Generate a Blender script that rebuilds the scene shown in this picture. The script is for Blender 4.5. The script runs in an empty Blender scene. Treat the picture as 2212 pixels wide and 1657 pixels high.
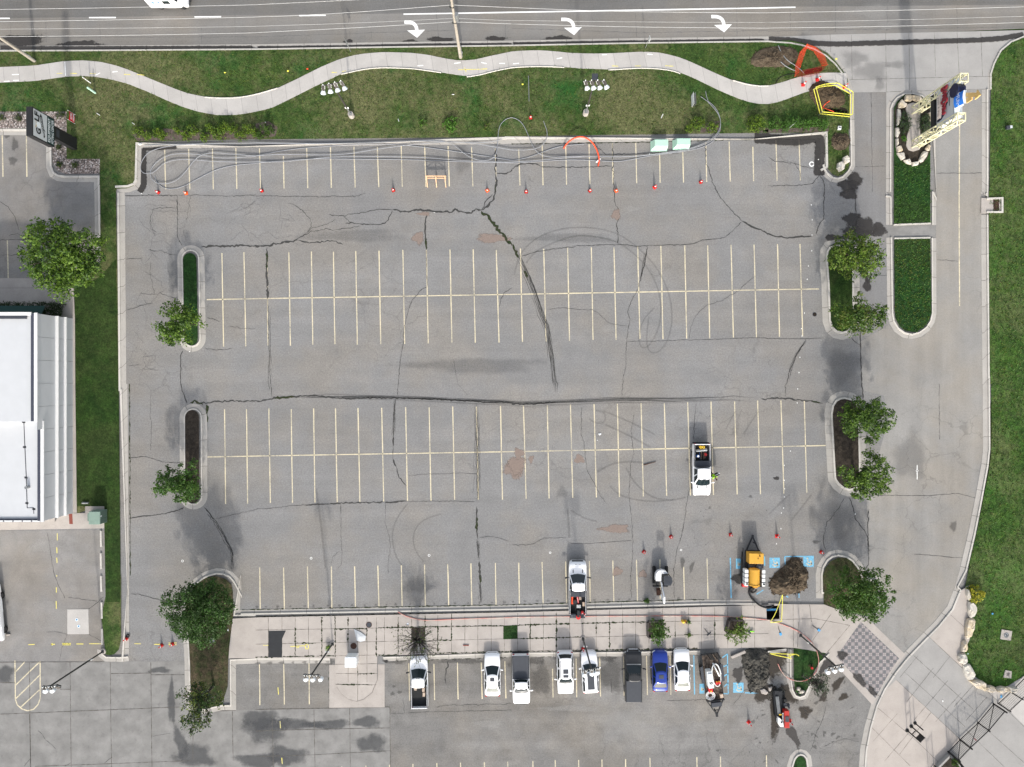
import bpy, math, random
from mathutils import Vector, Matrix, noise
from mathutils.geometry import tessellate_polygon
rnd = random.Random(11)
SC = bpy.context.scene
COL = SC.collection
S = 0.053            # metres per plan unit
CAMH = 78.0          # height the survey drone flies at
PI = math.pi
def G(x, y, z=0.0):                     # plan position -> site
    return Vector(((x-1105.5)*S, (828.5-y)*S, z))
def E(x, y, z):                         # mark read off at height z -> the point plumb above its foot
    v = G(x, y); k = 1-z/CAMH
    return Vector((v.x*k, v.y*k, z))
ROWY = (0, 414.6, 829.2, 1242.1)
def tp(c, r, s):                        # survey sheet c,r -> plan points
    a = [float(q) for q in s.replace(',', ' ').split()]
    return [(c*552.75+a[i]/3.996, ROWY[r]+a[i+1]/3.996) for i in range(0, len(a), 2)]
def tpx(c, x): return c*552.75+x/3.996
def V2(pts, z=0.0): return [G(p[0], p[1], z) for p in pts]

# ---------------------------------------------------------------- meshes
class MB:
    def __init__(s):
        s.v = []; s.f = []; s.m = []; s.st = {}; s.sm = []
    def add(s, vs, fs, mi=0, st=None, smooth=False):
        o = len(s.v)
        s.v.extend([tuple(p) for p in vs])
        for k, f in enumerate(fs):
            s.f.append([o+i for i in f]); s.m.append(mi if not isinstance(mi, (list, tuple)) else mi[k]); s.sm.append(smooth)
        if st is not None:
            for i, q in enumerate(st): s.st[o+i] = q
        return s
    def box(s, c, d, rz=0.0, mi=0, M=None, taper=1.0):
        x, y, z = d[0]/2, d[1]/2, d[2]/2
        vs = [Vector((a*x*(taper if e > 0 else 1), b*y*(taper if e > 0 else 1), e*z)) for e in (-1, 1) for a, b in ((-1, -1), (1, -1), (1, 1), (-1, 1))]
        m = Matrix.Rotation(rz, 3, 'Z') if M is None else M
        c = Vector(c)
        return s.add([m @ q+c for q in vs], [(3, 2, 1, 0), (4, 5, 6, 7), (0, 1, 5, 4), (1, 2, 6, 5), (2, 3, 7, 6), (3, 0, 4, 7)], mi)
    def beam(s, p, q, w, h=None, mi=0):
        p = Vector(p); q = Vector(q); d = q-p; L = d.length
        if L < 1e-6: return s
        h = h or w
        zx = d.normalized(); up = Vector((0, 0, 1)) if abs(zx.z) < .95 else Vector((1, 0, 0))
        sx = zx.cross(up).normalized(); sz = sx.cross(zx)
        vs = [b+sx*(a*w/2)+sz*(e*h/2) for b in (p, q) for a, e in ((-1, -1), (1, -1), (1, 1), (-1, 1))]
        return s.add(vs, [(3, 2, 1, 0), (4, 5, 6, 7), (0, 1, 5, 4), (1, 2, 6, 5), (2, 3, 7, 6), (3, 0, 4, 7)], mi)
    def cyl(s, p, q, r, r2=None, n=12, mi=0, caps=True, smooth=True):
        p = Vector(p); q = Vector(q); r2 = r if r2 is None else r2
        d = (q-p).normalized(); up = Vector((0, 0, 1)) if abs(d.z) < .95 else Vector((1, 0, 0))
        a = d.cross(up).normalized(); b = a.cross(d)
        ring = [(math.cos(2*PI*k/n), math.sin(2*PI*k/n)) for k in range(n)]
        vs = [p+(a*c+b*e)*r for c, e in ring]+[q+(a*c+b*e)*r2 for c, e in ring]
        s.add(vs, [(k, (k+1) % n, n+(k+1) % n, n+k)[::-1] for k in range(n)], mi, smooth=smooth)
        if caps: s.add(vs, [list(range(n)), list(range(2*n-1, n-1, -1))], mi)
        return s
    def tube(s, pts, r, n=6, mi=0, rr=None, closed=False):
        pts = [Vector(p) for p in pts]; N = len(pts); vs = []; prev = None
        for i, p in enumerate(pts):
            d = (pts[(i+1) % N] if closed or i < N-1 else p)-(pts[i-1] if closed or i > 0 else p)
            d = d.normalized() if d.length > 1e-9 else Vector((0, 0, 1))
            if prev is None:
                up = Vector((0, 0, 1)) if abs(d.z) < .9 else Vector((1, 0, 0)); a = d.cross(up).normalized()
            else:
                a = prev-d*prev.dot(d); a = a.normalized() if a.length > 1e-6 else d.orthogonal().normalized()
            prev = a; b = a.cross(d); q = r if rr is None else rr[i]
            vs += [p+(a*math.cos(2*PI*k/n)+b*math.sin(2*PI*k/n))*q for k in range(n)]
        fs = []
        for i in range(N if closed else N-1):
            j = (i+1) % N
            fs += [(i*n+(k+1) % n, i*n+k, j*n+k, j*n+(k+1) % n)[::-1] for k in range(n)]
        if not closed: fs += [list(range(n))[::-1], [(N-1)*n+k for k in range(n)]]
        return s.add(vs, fs, mi, smooth=True)
    def ball(s, c, r, n=10, m=6, mi=0, z0=-1.0, z1=1.0, sc=(1, 1, 1), M=None):
        c = Vector(c); vs = []; fs = []
        for j in range(m+1):
            zz = z0+(z1-z0)*j/m; a = math.asin(max(-1, min(1, zz)))
            for k in range(n):
                q = Vector((math.cos(a)*math.cos(2*PI*k/n)*sc[0], math.cos(a)*math.sin(2*PI*k/n)*sc[1], math.sin(a)*sc[2]))*r
                vs.append((M @ q if M else q)+c)
        for j in range(m):
            for k in range(n): fs.append((j*n+k, j*n+(k+1) % n, (j+1)*n+(k+1) % n, (j+1)*n+k))
        fs.append([k for k in range(n)][::-1]); fs.append([m*n+k for k in range(n)])
        return s.add(vs, fs, mi, smooth=True)
    def prism(s, pts, z0, z1, mi=0, mtop=None):      # pts: site vectors, outline in plan
        pts = [Vector(p) for p in pts]
        ar = sum(pts[i].x*pts[(i+1) % len(pts)].y-pts[(i+1) % len(pts)].x*pts[i].y for i in range(len(pts)))
        if ar < 0: pts = pts[::-1]
        n = len(pts)
        vs = [(p.x, p.y, z0) for p in pts]+[(p.x, p.y, z1) for p in pts]
        s.add(vs, [(k, (k+1) % n, n+(k+1) % n, n+k) for k in range(n)], mi)
        top = [Vector((p.x, p.y, 0)) for p in pts]
        tri = tessellate_polygon([top])
        s.add([(p.x, p.y, z1) for p in pts], [fix(t, top) for t in tri], mi if mtop is None else mtop)
        s.add([(p.x, p.y, z0) for p in pts], [fix(t, top)[::-1] for t in tri], mi)
        return s
    def sheet(s, outline, z=0.0, holes=(), mi=0):
        loops = [[Vector((p[0], p[1], 0)) for p in outline]]+[[Vector((p[0], p[1], 0)) for p in h] for h in holes]
        allp = [p for l in loops for p in l]
        tri = tessellate_polygon(loops)
        return s.add([(p.x, p.y, z) for p in allp], [fix(t, allp) for t in tri], mi)
    def ribbon(s, pts, w, z=0.0, mi=0, taper=False):  # flat band on the ground
        pts = [Vector((p[0], p[1], 0)) for p in pts]; N = len(pts)
        if N < 2: return s
        vs = []; st = []; L = 0
        for i, p in enumerate(pts):
            d = pts[min(i+1, N-1)]-pts[max(i-1, 0)]
            d = d.normalized() if d.length > 1e-9 else Vector((1, 0, 0)); nrm = Vector((-d.y, d.x, 0))
            if i: L += (p-pts[i-1]).length
            ww = w[i] if isinstance(w, (list, tuple)) else w
            if taper and i in (0, N-1): ww *= .2
            vs += [p+nrm*ww/2+Vector((0, 0, z)), p-nrm*ww/2+Vector((0, 0, z))]; st += [(L, 1, 0), (L, 0, 0)]
        return s.add(vs, [(2*i+1, 2*i+3, 2*i+2, 2*i) for i in range(N-1)], mi, st)
    def build(s, name, mats, parent=None, world=True, bevel=0.0, smooth=None, loc=None):
        if not isinstance(mats, (list, tuple)): mats = [mats]
        me = bpy.data.meshes.new(name)
        off = Vector((0, 0, 0)); inv = None
        if loc is not None: off = Vector(loc)
        vs = s.v
        if parent is not None and world:
            pm = root_matrix(parent).inverted(); vs = [tuple(pm @ Vector(q)) for q in vs]
        elif loc is not None:
            vs = [tuple(Vector(q)-off) for q in vs]
        me.from_pydata(vs, [], s.f)
        for m in mats: me.materials.append(MAT[m] if isinstance(m, str) else m)
        me.polygons.foreach_set('material_index', [min(i, len(mats)-1) for i in s.m])
        me.polygons.foreach_set('use_smooth', [bool(q) if smooth is None else smooth for q in s.sm])
        if s.st:
            at = me.attributes.new('st', 'FLOAT_VECTOR', 'POINT')
            for i, q in s.st.items(): at.data[i].vector = q
        me.update()
        o = bpy.data.objects.new(name, me); COL.objects.link(o)
        if parent is not None: o.parent = parent
        elif loc is not None: o.location = off
        if bevel:
            b = o.modifiers.new('bevel', 'BEVEL'); b.width = bevel; b.segments = 2; b.limit_method = 'ANGLE'; b.angle_limit = .7
        return o
def root_matrix(o):
    m = o.matrix_basis.copy()
    while o.parent is not None:
        o = o.parent; m = o.matrix_basis @ m
    return m
def fix(t, p):
    a, b, c = (p[i] for i in t)
    return tuple(t) if (b.x-a.x)*(c.y-a.y)-(c.x-a.x)*(b.y-a.y) > 0 else tuple(t)[::-1]
def tag(o, label=None, cat=None, group=None, kind=None):
    if label: o['label'] = label
    if cat: o['category'] = cat
    if group: o['group'] = group
    if kind: o['kind'] = kind
    return o
def thing(name, label, cat, loc=(0, 0, 0), rz=0.0, group=None):
    o = bpy.data.objects.new(name, None); COL.objects.link(o)
    o.empty_display_size = .2
    o.location = loc; o.rotation_euler = (0, 0, rz)
    return tag(o, label, cat, group)
def dup(root, loc, rz=0.0, label=None, scale=None):
    r = root.copy(); COL.objects.link(r); r.location = loc; r.rotation_euler = (0, 0, rz)
    if scale: r.scale = (scale,)*3
    if label: r['label'] = label
    for ch in list(root.children):
        c = ch.copy(); COL.objects.link(c); c.parent = r
        for g in list(ch.children):
            d = g.copy(); COL.objects.link(d); d.parent = c
    return r
def struct(mb, name, mats, parent=None, **k):
    o = mb.build(name, mats, parent, **k)
    if parent is None: o['kind'] = 'structure'
    return o
def smoothed(pts, it=2, closed=False):
    pts = [Vector((p[0], p[1], p[2] if len(p) > 2 else 0)) for p in pts]
    for _ in range(it):
        q = [] if closed else [pts[0]]
        n = len(pts)
        for i in range(n if closed else n-1):
            a, b = pts[i], pts[(i+1) % n]
            q += [a*.75+b*.25, a*.25+b*.75]
        if not closed: q.append(pts[-1])
        pts = q
    return pts
def resample(pts, n):
    pts = [Vector((p[0], p[1], p[2] if len(p) > 2 else 0)) for p in pts]
    L = [0]
    for a, b in zip(pts, pts[1:]): L.append(L[-1]+(b-a).length)
    out = []; j = 0
    for i in range(n):
        t = L[-1]*i/(n-1)
        while j < len(pts)-2 and L[j+1] < t: j += 1
        u = (t-L[j])/max(1e-9, L[j+1]-L[j]); out.append(pts[j].lerp(pts[j+1], min(1, u)))
    return out
def length(pts): return sum((Vector(a)-Vector(b)).length for a, b in zip(pts, pts[1:]))
def arc(cx, cy, r, a0, a1, n=10, ry=None):
    return [(cx+r*math.cos(math.radians(a0+(a1-a0)*k/n)), cy-(ry or r)*math.sin(math.radians(a0+(a1-a0)*k/n))) for k in range(n+1)]
def text_mesh(txt, size=1.0, ext=.0, offs=0.0):      # -> verts, faces in the xy plane, centred, given height
    cu = bpy.data.curves.new('lettering', 'FONT'); cu.body = txt; cu.size = 1.0; cu.extrude = ext; cu.offset = offs; cu.resolution_u = 3
    ob = bpy.data.objects.new('lettering', cu); COL.objects.link(ob)
    bpy.context.view_layer.update()
    dg = bpy.context.evaluated_depsgraph_get()
    me = bpy.data.meshes.new_from_object(ob.evaluated_get(dg))
    vs = [v.co.copy() for v in me.vertices]; fs = [tuple(p.vertices) for p in me.polygons]
    bpy.data.objects.remove(ob); bpy.data.meshes.remove(me); bpy.data.curves.remove(cu)
    x0 = min(v.x for v in vs); x1 = max(v.x for v in vs); y0 = min(v.y for v in vs); y1 = max(v.y for v in vs)
    return [Vector(((v.x-x0)/(x1-x0)-.5, (v.y-y0)/(y1-y0)-.5, v.z)) for v in vs], fs
def add_text(mb, txt, org, u, v, w, h, mi=0, ext=0.0, lift=.012, offs=0.0):
    vs, fs = text_mesh(txt, 1, ext, offs); u = Vector(u).normalized(); v = Vector(v).normalized(); n = u.cross(v)
    mb.add([Vector(org)+u*(q.x*w)+v*(q.y*h)+n*(q.z+lift+ext) for q in vs], fs, mi)

def inside(p, poly):
    c = False; n = len(poly)
    for i in range(n):
        (x0, y0), (x1, y1) = poly[i], poly[i-1]
        if (y0 > p[1]) != (y1 > p[1]) and p[0] < (x1-x0)*(p[1]-y0)/(y1-y0)+x0: c = not c
    return c
# ---------------------------------------------------------------- materials
MAT = {}
class NT:
    def __init__(s, name):
        m = bpy.data.materials.new(name); m.use_nodes = True; MAT[name] = m
        s.t = m.node_tree; s.t.nodes.clear()
        s.o = s.t.nodes.new('ShaderNodeOutputMaterial'); s.p = s.t.nodes.new('ShaderNodeBsdfPrincipled')
        s.t.links.new(s.p.outputs[0], s.o.inputs[0])
    def n(s, t): return s.t.nodes.new('ShaderNode'+t)
    def l(s, a, b): s.t.links.new(a, b)
    def pos(s, sx=1, sy=1, sz=1, rot=0):
        g = s.n('NewGeometry'); m = s.n('Mapping'); m.inputs['Scale'].default_value = (sx, sy, sz); m.inputs['Rotation'].default_value = (0, 0, rot)
        s.l(g.outputs['Position'], m.inputs[0]); return m.outputs[0]
    def noise(s, vec, sc=1.0, det=3, rough=.55, dist=0.0):
        k = s.n('TexNoise'); k.inputs['Scale'].default_value = sc; k.inputs['Detail'].default_value = det; k.inputs['Roughness'].default_value = rough; k.inputs['Distortion'].default_value = dist
        s.l(vec, k.inputs['Vector']); return k.outputs['Fac']
    def math(s, op, a, b=None, c=None):
        k = s.n('Math'); k.operation = op
        for i, q in enumerate((a, b, c)):
            if q is None: continue
            if isinstance(q, (int, float)): k.inputs[i].default_value = q
            else: s.l(q, k.inputs[i])
        return k.outputs[0]
    def rng(s, v, a, b, c, d, smooth=False):
        k = s.n('MapRange'); k.clamp = True
        if smooth: k.interpolation_type = 'SMOOTHSTEP'
        s.l(v, k.inputs[0])
        for i, q in enumerate((a, b, c, d)): k.inputs[1+i].default_value = q
        return k.outputs[0]
    def mix(s, f, a, b, mode='MIX'):
        k = s.n('Mix'); k.data_type = 'RGBA'; k.blend_type = mode
        if isinstance(f, (int, float)): k.inputs[0].default_value = f
        else: s.l(f, k.inputs[0])
        for i, q in ((6, a), (7, b)):
            if isinstance(q, (tuple, list)): k.inputs[i].default_value = (q[0], q[1], q[2], 1)
            else: s.l(q, k.inputs[i])
        return k.outputs[2]
    def scale_col(s, col, f):        # colour times value
        k = s.n('VectorMath'); k.operation = 'SCALE'
        if isinstance(col, (tuple, list)): k.inputs[0].default_value = col[:3]
        else: s.l(col, k.inputs[0])
        s.l(f, k.inputs['Scale']); return k.outputs[0]
    def col(s, c): s.l(c, s.p.inputs['Base Color'])
    def bump(s, h, strength=.3, dist=.02):
        b = s.n('Bump'); b.inputs['Strength'].default_value = strength; b.inputs['Distance'].default_value = dist
        s.l(h, b.inputs['Height']); s.l(b.outputs[0], s.p.inputs['Normal'])
    def rough(s, v, spec=.3):
        s.p.inputs['Roughness'].default_value = v; s.p.inputs['Specular IOR Level'].default_value = spec
def mat(name, c, rough=.7, metal=0.0, var=.12, sc=3.0, spec=.3, coat=0.0, c2=None, bump=0.0, emit=0):
    t = NT(name); t.rough(rough, spec); t.p.inputs['Metallic'].default_value = metal
    if coat: t.p.inputs['Coat Weight'].default_value = coat; t.p.inputs['Coat Roughness'].default_value = .06
    v = t.pos(); a = t.noise(v, sc, 4)
    if c2: base = t.mix(t.rng(a, .4, .6, 0, 1), c, c2)
    else: base = c
    t.col(t.scale_col(base, t.rng(a, .25, .75, 1-var, 1+var)))
    if bump: t.bump(t.noise(v, sc*4, 3), bump, .02)
    return MAT[name]
def asphalt(name, c, large=.10, streak=.10, grain=.32, sx=.03, sy=.55, hair=.0, tint=(1.05, 1.0, .93), patch=.12):
    t = NT(name); t.rough(.92, .2)
    v = t.pos()
    f = t.rng(t.noise(v, .07, 5, .6), .3, .7, 1-large, 1+large)
    f = t.math('MULTIPLY', f, t.rng(t.noise(t.pos(sx, sy, 1), 1, 6, .65), .3, .7, 1-streak, 1+streak))
    f = t.math('MULTIPLY', f, t.rng(t.noise(v, .45, 3, .6, .4), .25, .75, 1-patch*.6, 1+patch*.6))
    f = t.math('MULTIPLY', f, t.rng(t.noise(v, 5.5, 3, .85), .3, .7, 1-grain*.6, 1+grain*.6))
    # aggregate: single pale and dark stones
    f = t.math('MULTIPLY', f, t.rng(t.noise(t.pos(1, 1, 1, .6), 17, 1, .5), .3, .7, 1-grain*.6, 1+grain*.6))
    if hair:
        vo = t.n('TexVoronoi'); vo.feature = 'DISTANCE_TO_EDGE'; vo.inputs['Scale'].default_value = .33
        nn = t.n('TexNoise'); nn.inputs['Scale'].default_value = .9; nn.inputs['Detail'].default_value = 4; t.l(v, nn.inputs['Vector'])
        ad = t.n('VectorMath'); ad.operation = 'MULTIPLY_ADD'; t.l(nn.outputs['Color'], ad.inputs[0]); ad.inputs[1].default_value = (1.9, 1.9, 0); t.l(v, ad.inputs[2])
        t.l(ad.outputs[0], vo.inputs['Vector'])
        line = t.rng(vo.outputs['Distance'], 0, .022, 1, 0)
        msk = t.rng(t.noise(v, .06, 3), .52, .62, 0, 1)
        k = t.math('MULTIPLY', t.math('MULTIPLY', line, msk), hair)
        f = t.math('MULTIPLY', f, t.math('SUBTRACT', 1, k))
    warm = t.mix(t.rng(t.noise(v, .11, 4, .6), .42, .62, 0, 1), c, tuple(a*b for a, b in zip(c, tint)))
    t.col(t.scale_col(warm, f)); t.bump(t.noise(v, 22, 2, .7), .25, .02)
def concrete(name, c, joint=0.0, large=.08, stain=.18, grain=.10, jd=.45, jw=.02):
    t = NT(name); t.rough(.85, .25)
    v = t.pos()
    f = t.rng(t.noise(v, .5, 5, .6), .3, .7, 1-large, 1+large)
    f = t.math('MULTIPLY', f, t.rng(t.noise(v, 1.7, 6, .7), .55, .8, 1, 1-stain))
    f = t.math('MULTIPLY', f, t.rng(t.noise(v, 14, 2, .7), .25, .75, 1-grain, 1+grain))
    if joint:
        at = t.n('Attribute'); at.attribute_name = 'st'
        sp = t.n('SeparateXYZ'); t.l(at.outputs['Vector'], sp.inputs[0])
        fr = t.math('FRACT', t.math('DIVIDE', sp.outputs[0], joint))
        d = t.math('ABSOLUTE', t.math('SUBTRACT', fr, .5))
        f = t.math('MULTIPLY', f, t.rng(d, 0, jw/joint*1.5, jd, 1))
        seg = t.math('FLOOR', t.math('ADD', t.math('DIVIDE', sp.outputs[0], joint), .5))
        w = t.n('TexWhiteNoise'); w.noise_dimensions = '1D'; t.l(seg, w.inputs['W'])
        f = t.math('MULTIPLY', f, t.rng(w.outputs['Value'], 0, 1, .95, 1.05))
    t.col(t.scale_col(c, f)); t.bump(t.noise(v, 18, 3, .7), .15, .02)
def grassy(name, dark, mid, dry, dryness=.5, sc=1.0, lush=None):
    t = NT(name); t.rough(.9, .1)
    v = t.pos()
    a = t.noise(v, .10*sc, 4, .6, .6)
    b = t.noise(v, .55*sc, 6, .72, .8)
    fine = t.noise(v, 5.5, 3, .75)
    blade = t.noise(t.pos(1.0, .55, 1), 13, 2, .8)
    c = t.mix(t.rng(b, .36, .64, 0, 1), dark, mid)
    if lush: c = t.mix(t.rng(t.noise(t.pos(1, 1, 1, 1.1), .16, 4, .6), .52, .66, 0, .8), c, lush)
    c = t.mix(t.math('MULTIPLY', t.rng(t.math('ADD', t.math('MULTIPLY', a, .6), t.math('MULTIPLY', t.noise(v, .9*sc, 5, .75), .4)), .44, .58, 0, 1), dryness), c, dry)
    f = t.math('MULTIPLY', t.rng(t.noise(v, 1.9, 4, .7), .3, .7, .78, 1.24), t.rng(fine, .28, .72, .52, 1.5)); f = t.math('MULTIPLY', f, t.rng(blade, .25, .75, .62, 1.38))
    t.col(t.scale_col(c, f)); t.bump(t.math('ADD', fine, blade), .8, .06)
def soil(name, c, c2, sc=4.0, contrast=.5):
    t = NT(name); t.rough(.95, .1); v = t.pos()
    a = t.noise(v, sc*.5, 5, .7); b = t.noise(v, sc*2.6, 3, .8)
    base = t.mix(t.rng(a, .38, .62, 0, 1), c, c2)
    t.col(t.scale_col(base, t.rng(b, .25, .75, 1-contrast, 1+contrast))); t.bump(b, .7, .05)
def pebbles(name, cols, sc=9.0):
    t = NT(name); t.rough(.85, .2); v = t.pos()
    vo = t.n('TexVoronoi'); vo.inputs['Scale'].default_value = sc; t.l(v, vo.inputs['Vector'])
    sp = t.n('SeparateColor'); t.l(vo.outputs['Color'], sp.inputs[0])
    r = t.n('ValToRGB'); r.color_ramp.interpolation = 'CONSTANT'
    for i, c in enumerate(cols):
        e = r.color_ramp.elements[i] if i < 2 else r.color_ramp.elements.new(i/len(cols))
        e.position = i/len(cols); e.color = (*c, 1)
    t.l(sp.outputs[0], r.inputs[0])
    t.col(t.scale_col(r.outputs[0], t.rng(vo.outputs['Distance'], .25, .6, 1.1, .45))); t.bump(vo.outputs['Distance'], -.6, .05)
def paint(name, c, under, wear=.45):
    t = NT(name); t.rough(.75, .25); v = t.pos()
    n1 = t.noise(v, 5.5, 4, .75); n2 = t.noise(v, .35, 3)
    thr = t.math('ADD', t.math('MULTIPLY', n2, .5), t.math('MULTIPLY', n1, .8))
    w = t.rng(thr, .80-wear*.35, 1.0-wear*.25, 0, .85)
    t.col(t.scale_col(t.mix(w, c, under), t.rng(t.noise(v, 9, 2), .3, .7, .9, 1.1)))
def stainmat(name, c, rough=.9, hard=.25, sc=2.2, maxa=.9, spec=.2):
    t = NT(name); t.rough(rough, spec); v = t.pos()
    at = t.n('Attribute'); at.attribute_name = 'st'; sp = t.n('SeparateXYZ'); t.l(at.outputs['Vector'], sp.inputs[0])
    n = t.noise(v, sc, 5, .7)
    a = t.math('ADD', sp.outputs[0], t.math('MULTIPLY', t.math('SUBTRACT', n, .5), 1.5))
    al = t.rng(a, .35-hard, .35+hard, 0, maxa, True)
    t.col(t.scale_col(c, t.rng(t.noise(v, 8, 2), .3, .7, .85, 1.15)))
    tr = t.n('BsdfTransparent'); mx = t.n('MixShader'); t.l(al, mx.inputs[0]); t.l(tr.outputs[0], mx.inputs[1]); t.l(t.p.outputs[0], mx.inputs[2])
    t.l(mx.outputs[0], t.o.inputs[0])
def leafmat(name, c):
    t = NT(name); t.rough(.55, .3); v = t.pos()
    t.col(t.scale_col(c, t.rng(t.noise(v, 3.0, 3), .25, .75, .7, 1.3)))
    tl = t.n('BsdfTranslucent'); tl.inputs[0].default_value = (c[0]*1.1, c[1]*1.25, c[2]*.7, 1)
    mx = t.n('MixShader'); mx.inputs[0].default_value = .25; t.l(t.p.outputs[0], mx.inputs[1]); t.l(tl.outputs[0], mx.inputs[2]); t.l(mx.outputs[0], t.o.inputs[0])

asphalt('lot_asphalt', (.208, .206, .203), hair=.22, large=.07, streak=.08, grain=.34)
asphalt('south_asphalt', (.190, .185, .177), large=.16, streak=.12, hair=.25, patch=.30)
asphalt('drive_asphalt', (.250, .243, .230), large=.10, sx=.5, sy=.04, hair=.25, grain=.18)
asphalt('lane_asphalt', (.200, .198, .197), large=.10, sx=.5, sy=.04, grain=.2)
asphalt('road_asphalt', (.188, .182, .172), large=.08, streak=.14, sx=.02, sy=.5, grain=.2)
asphalt('old_asphalt', (.135, .133, .129), large=.08, streak=.14, sx=.02, sy=.5, grain=.2)
asphalt('shop_asphalt', (.215, .208, .200), large=.14, streak=.06, hair=.2, grain=.2, patch=.25)
concrete('walk_concrete', (.385, .35, .318), large=.11)
concrete('path_concrete', (.43, .41, .385), joint=1.75, stain=.10)
concrete('kerb_concrete', (.37, .35, .32), joint=3.0, stain=.28, jd=.25, jw=.03)
concrete('apron_concrete', (.325, .315, .30), stain=.12)
concrete('slab_concrete', (.215, .21, .20), large=.22, stain=.32)
concrete('plaza_pink', (.40, .36, .325), stain=.12)
concrete('plaza_grey', (.31, .30, .285), stain=.12)
concrete('kerb_top', (.50, .475, .43), joint=3.0, stain=.25, jd=.35, jw=.03)
grassy('lawn_grass', (.026, .054, .013), (.054, .088, .022), (.120, .118, .055), .8, lush=(.022, .082, .018))
grassy('dark_grass', (.012, .030, .007), (.028, .058, .012), (.045, .055, .02), .4)  # darker turf tone for the side lawn and one island
grassy('weedy_grass', (.020, .050, .012), (.055, .110, .020), (.105, .115, .05), .55, 1.6, lush=(.045, .125, .02))
grassy('island_grass', (.012, .034, .010), (.020, .060, .014), (.05, .055, .02), .25, 1.5)
grassy('bare_grass', (.040, .034, .020), (.030, .055, .015), (.085, .065, .042), .9, 2.0)
soil('mulch', (.030, .025, .020), (.055, .045, .036), 6, .6)
soil('brown_dirt', (.115, .09, .062), (.058, .043, .030), 4, .65)
soil('wet_dirt', (.055, .040, .026), (.10, .075, .048), 4, .65)
soil('black_rubble', (.040, .040, .037), (.095, .088, .075), 3, .7)
soil('red_chips', (.085, .064, .054), (.14, .115, .10), 8, .5)
pebbles('gravel', [(.42, .36, .33), (.24, .19, .17), (.55, .50, .47), (.32, .26, .23), (.13, .11, .10), (.36, .31, .28)], 6.5)
paint('line_paint', (.66, .58, .40), (.195, .195, .19), .62)
paint('blue_paint', (.17, .46, .66), (.16, .16, .16), .5)
paint('road_paint', (.80, .80, .78), (.3, .3, .3), .15)
paint('survey_yellow', (.75, .66, .13), (.40, .375, .345), .6)
paint('survey_white', (.85, .85, .82), (.40, .375, .345), .25)
mat('crack', (.050, .049, .047), .95, var=.3, sc=6)
mat('hairline', (.115, .114, .112), .95, var=.35, sc=5)
mat('weed', (.020, .038, .010), .95, var=.6, sc=4, c2=(.035, .032, .02))
mat('joint', (.10, .092, .08), .95, var=.5, sc=4)
stainmat('wet', (.040, .036, .033), .5, .16, 2.0, .80, .4)  # wet ground, and the painted tree shade by the right island
stainmat('oil', (.065, .063, .061), .85, .36, 2.4, .36)
stainmat('tyre_mark', (.075, .074, .072), .9, .35, 1.5, .17)
stainmat('sand', (.26, .205, .175), .95, .2, 2.0, .8)
stainmat('pale', (.42, .41, .39), .95, .38, 1.6, .26)
stainmat('mud', (.050, .042, .034), .95, .25, 2.6, .75)
stainmat('bluegrey', (.115, .116, .118), .9, .42, .6, .22)
stainmat('slab_stain', (.085, .088, .092), .9, .34, .8, .55)
mat('white_car', (.87, .87, .87), .35, var=.02, coat=.7, spec=.4)
mat('silver_car', (.52, .53, .55), .35, .3, .02, coat=.6)
mat('blue_car', (.008, .035, .27), .3, .25, .05, coat=.9)
mat('black_car', (.016, .017, .019), .4, .0, .1, coat=.4)
mat('matte_black', (.022, .024, .027), .75, .0, .15)
mat('slate', (.045, .050, .060), .6, var=.08)
mat('liner', (.010, .011, .012), .7, var=.15)
mat('glass', (.012, .021, .024), .03, var=.1, spec=.4)
mat('rear_glass', (.10, .12, .115), .05, var=.25, sc=2, spec=.4)
mat('tyre', (.014, .014, .014), .85, var=.15)
mat('rim', (.10, .10, .105), .35, .8, .1)
mat('lamp_clear', (.55, .58, .60), .15, .0, .1, spec=.6)
mat('lamp_red', (.35, .015, .02), .25, var=.05, spec=.5)
mat('chrome', (.60, .61, .62), .2, .9, .05)
mat('galv', (.30, .31, .31), .5, .6, .2)
mat('pole_brown', (.055, .050, .045), .6, .2, .15)
mat('pole_dark', (.060, .062, .060), .55, .3, .12)
mat('white_plastic', (.78, .79, .77), .5, var=.04)
mat('reflector', (.72, .76, .78), .3, .1, .04, spec=.6)
mat('wood_pole', (.40, .36, .30), .9, var=.25, sc=4, c2=(.27, .24, .20))
mat('cable', (.50, .50, .49), .5)
mat('lumber', (.58, .38, .23), .8, var=.15, sc=5)
mat('old_wood', (.16, .115, .08), .9, var=.4, sc=3, c2=(.26, .22, .185))
mat('deck_wood', (.055, .038, .028), .85, var=.5, sc=4, c2=(.11, .085, .065))
mat('timber', (.065, .056, .052), .9, var=.25, sc=5)
mat('cone_red', (.62, .020, .018), .55, var=.08)
mat('cone_orange', (.72, .10, .02), .55, var=.08)
mat('cone_base', (.20, .020, .015), .7, var=.2)
mat('conduit_grey', (.26, .27, .29), .5, var=.08)
mat('conduit_orange', (.75, .085, .03), .5, var=.05)
mat('conduit_pink', (.62, .20, .17), .6, var=.25, sc=1.0, c2=(.42, .33, .28))
mat('mint', (.42, .62, .50), .5, var=.05)
mat('cabinet_green', (.21, .29, .24), .5, var=.06)
mat('cabinet_shade', (.085, .125, .105), .5, var=.06)  # darker copy of the cabinet green, shade painted onto its doors
mat('yellow_steel', (.62, .55, .25), .6, var=.1)
mat('cream_steel', (.74, .70, .46), .6, var=.1)
mat('machine_yellow', (.62, .33, .045), .45, var=.06)
mat('machine_red', (.42, .030, .022), .45, var=.08)
mat('red_plastic', (.60, .03, .03), .45, var=.08)
mat('bright_yellow', (.78, .50, .03), .5, var=.08)
mat('tape_yellow', (.80, .74, .10), .5, var=.1)
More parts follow.
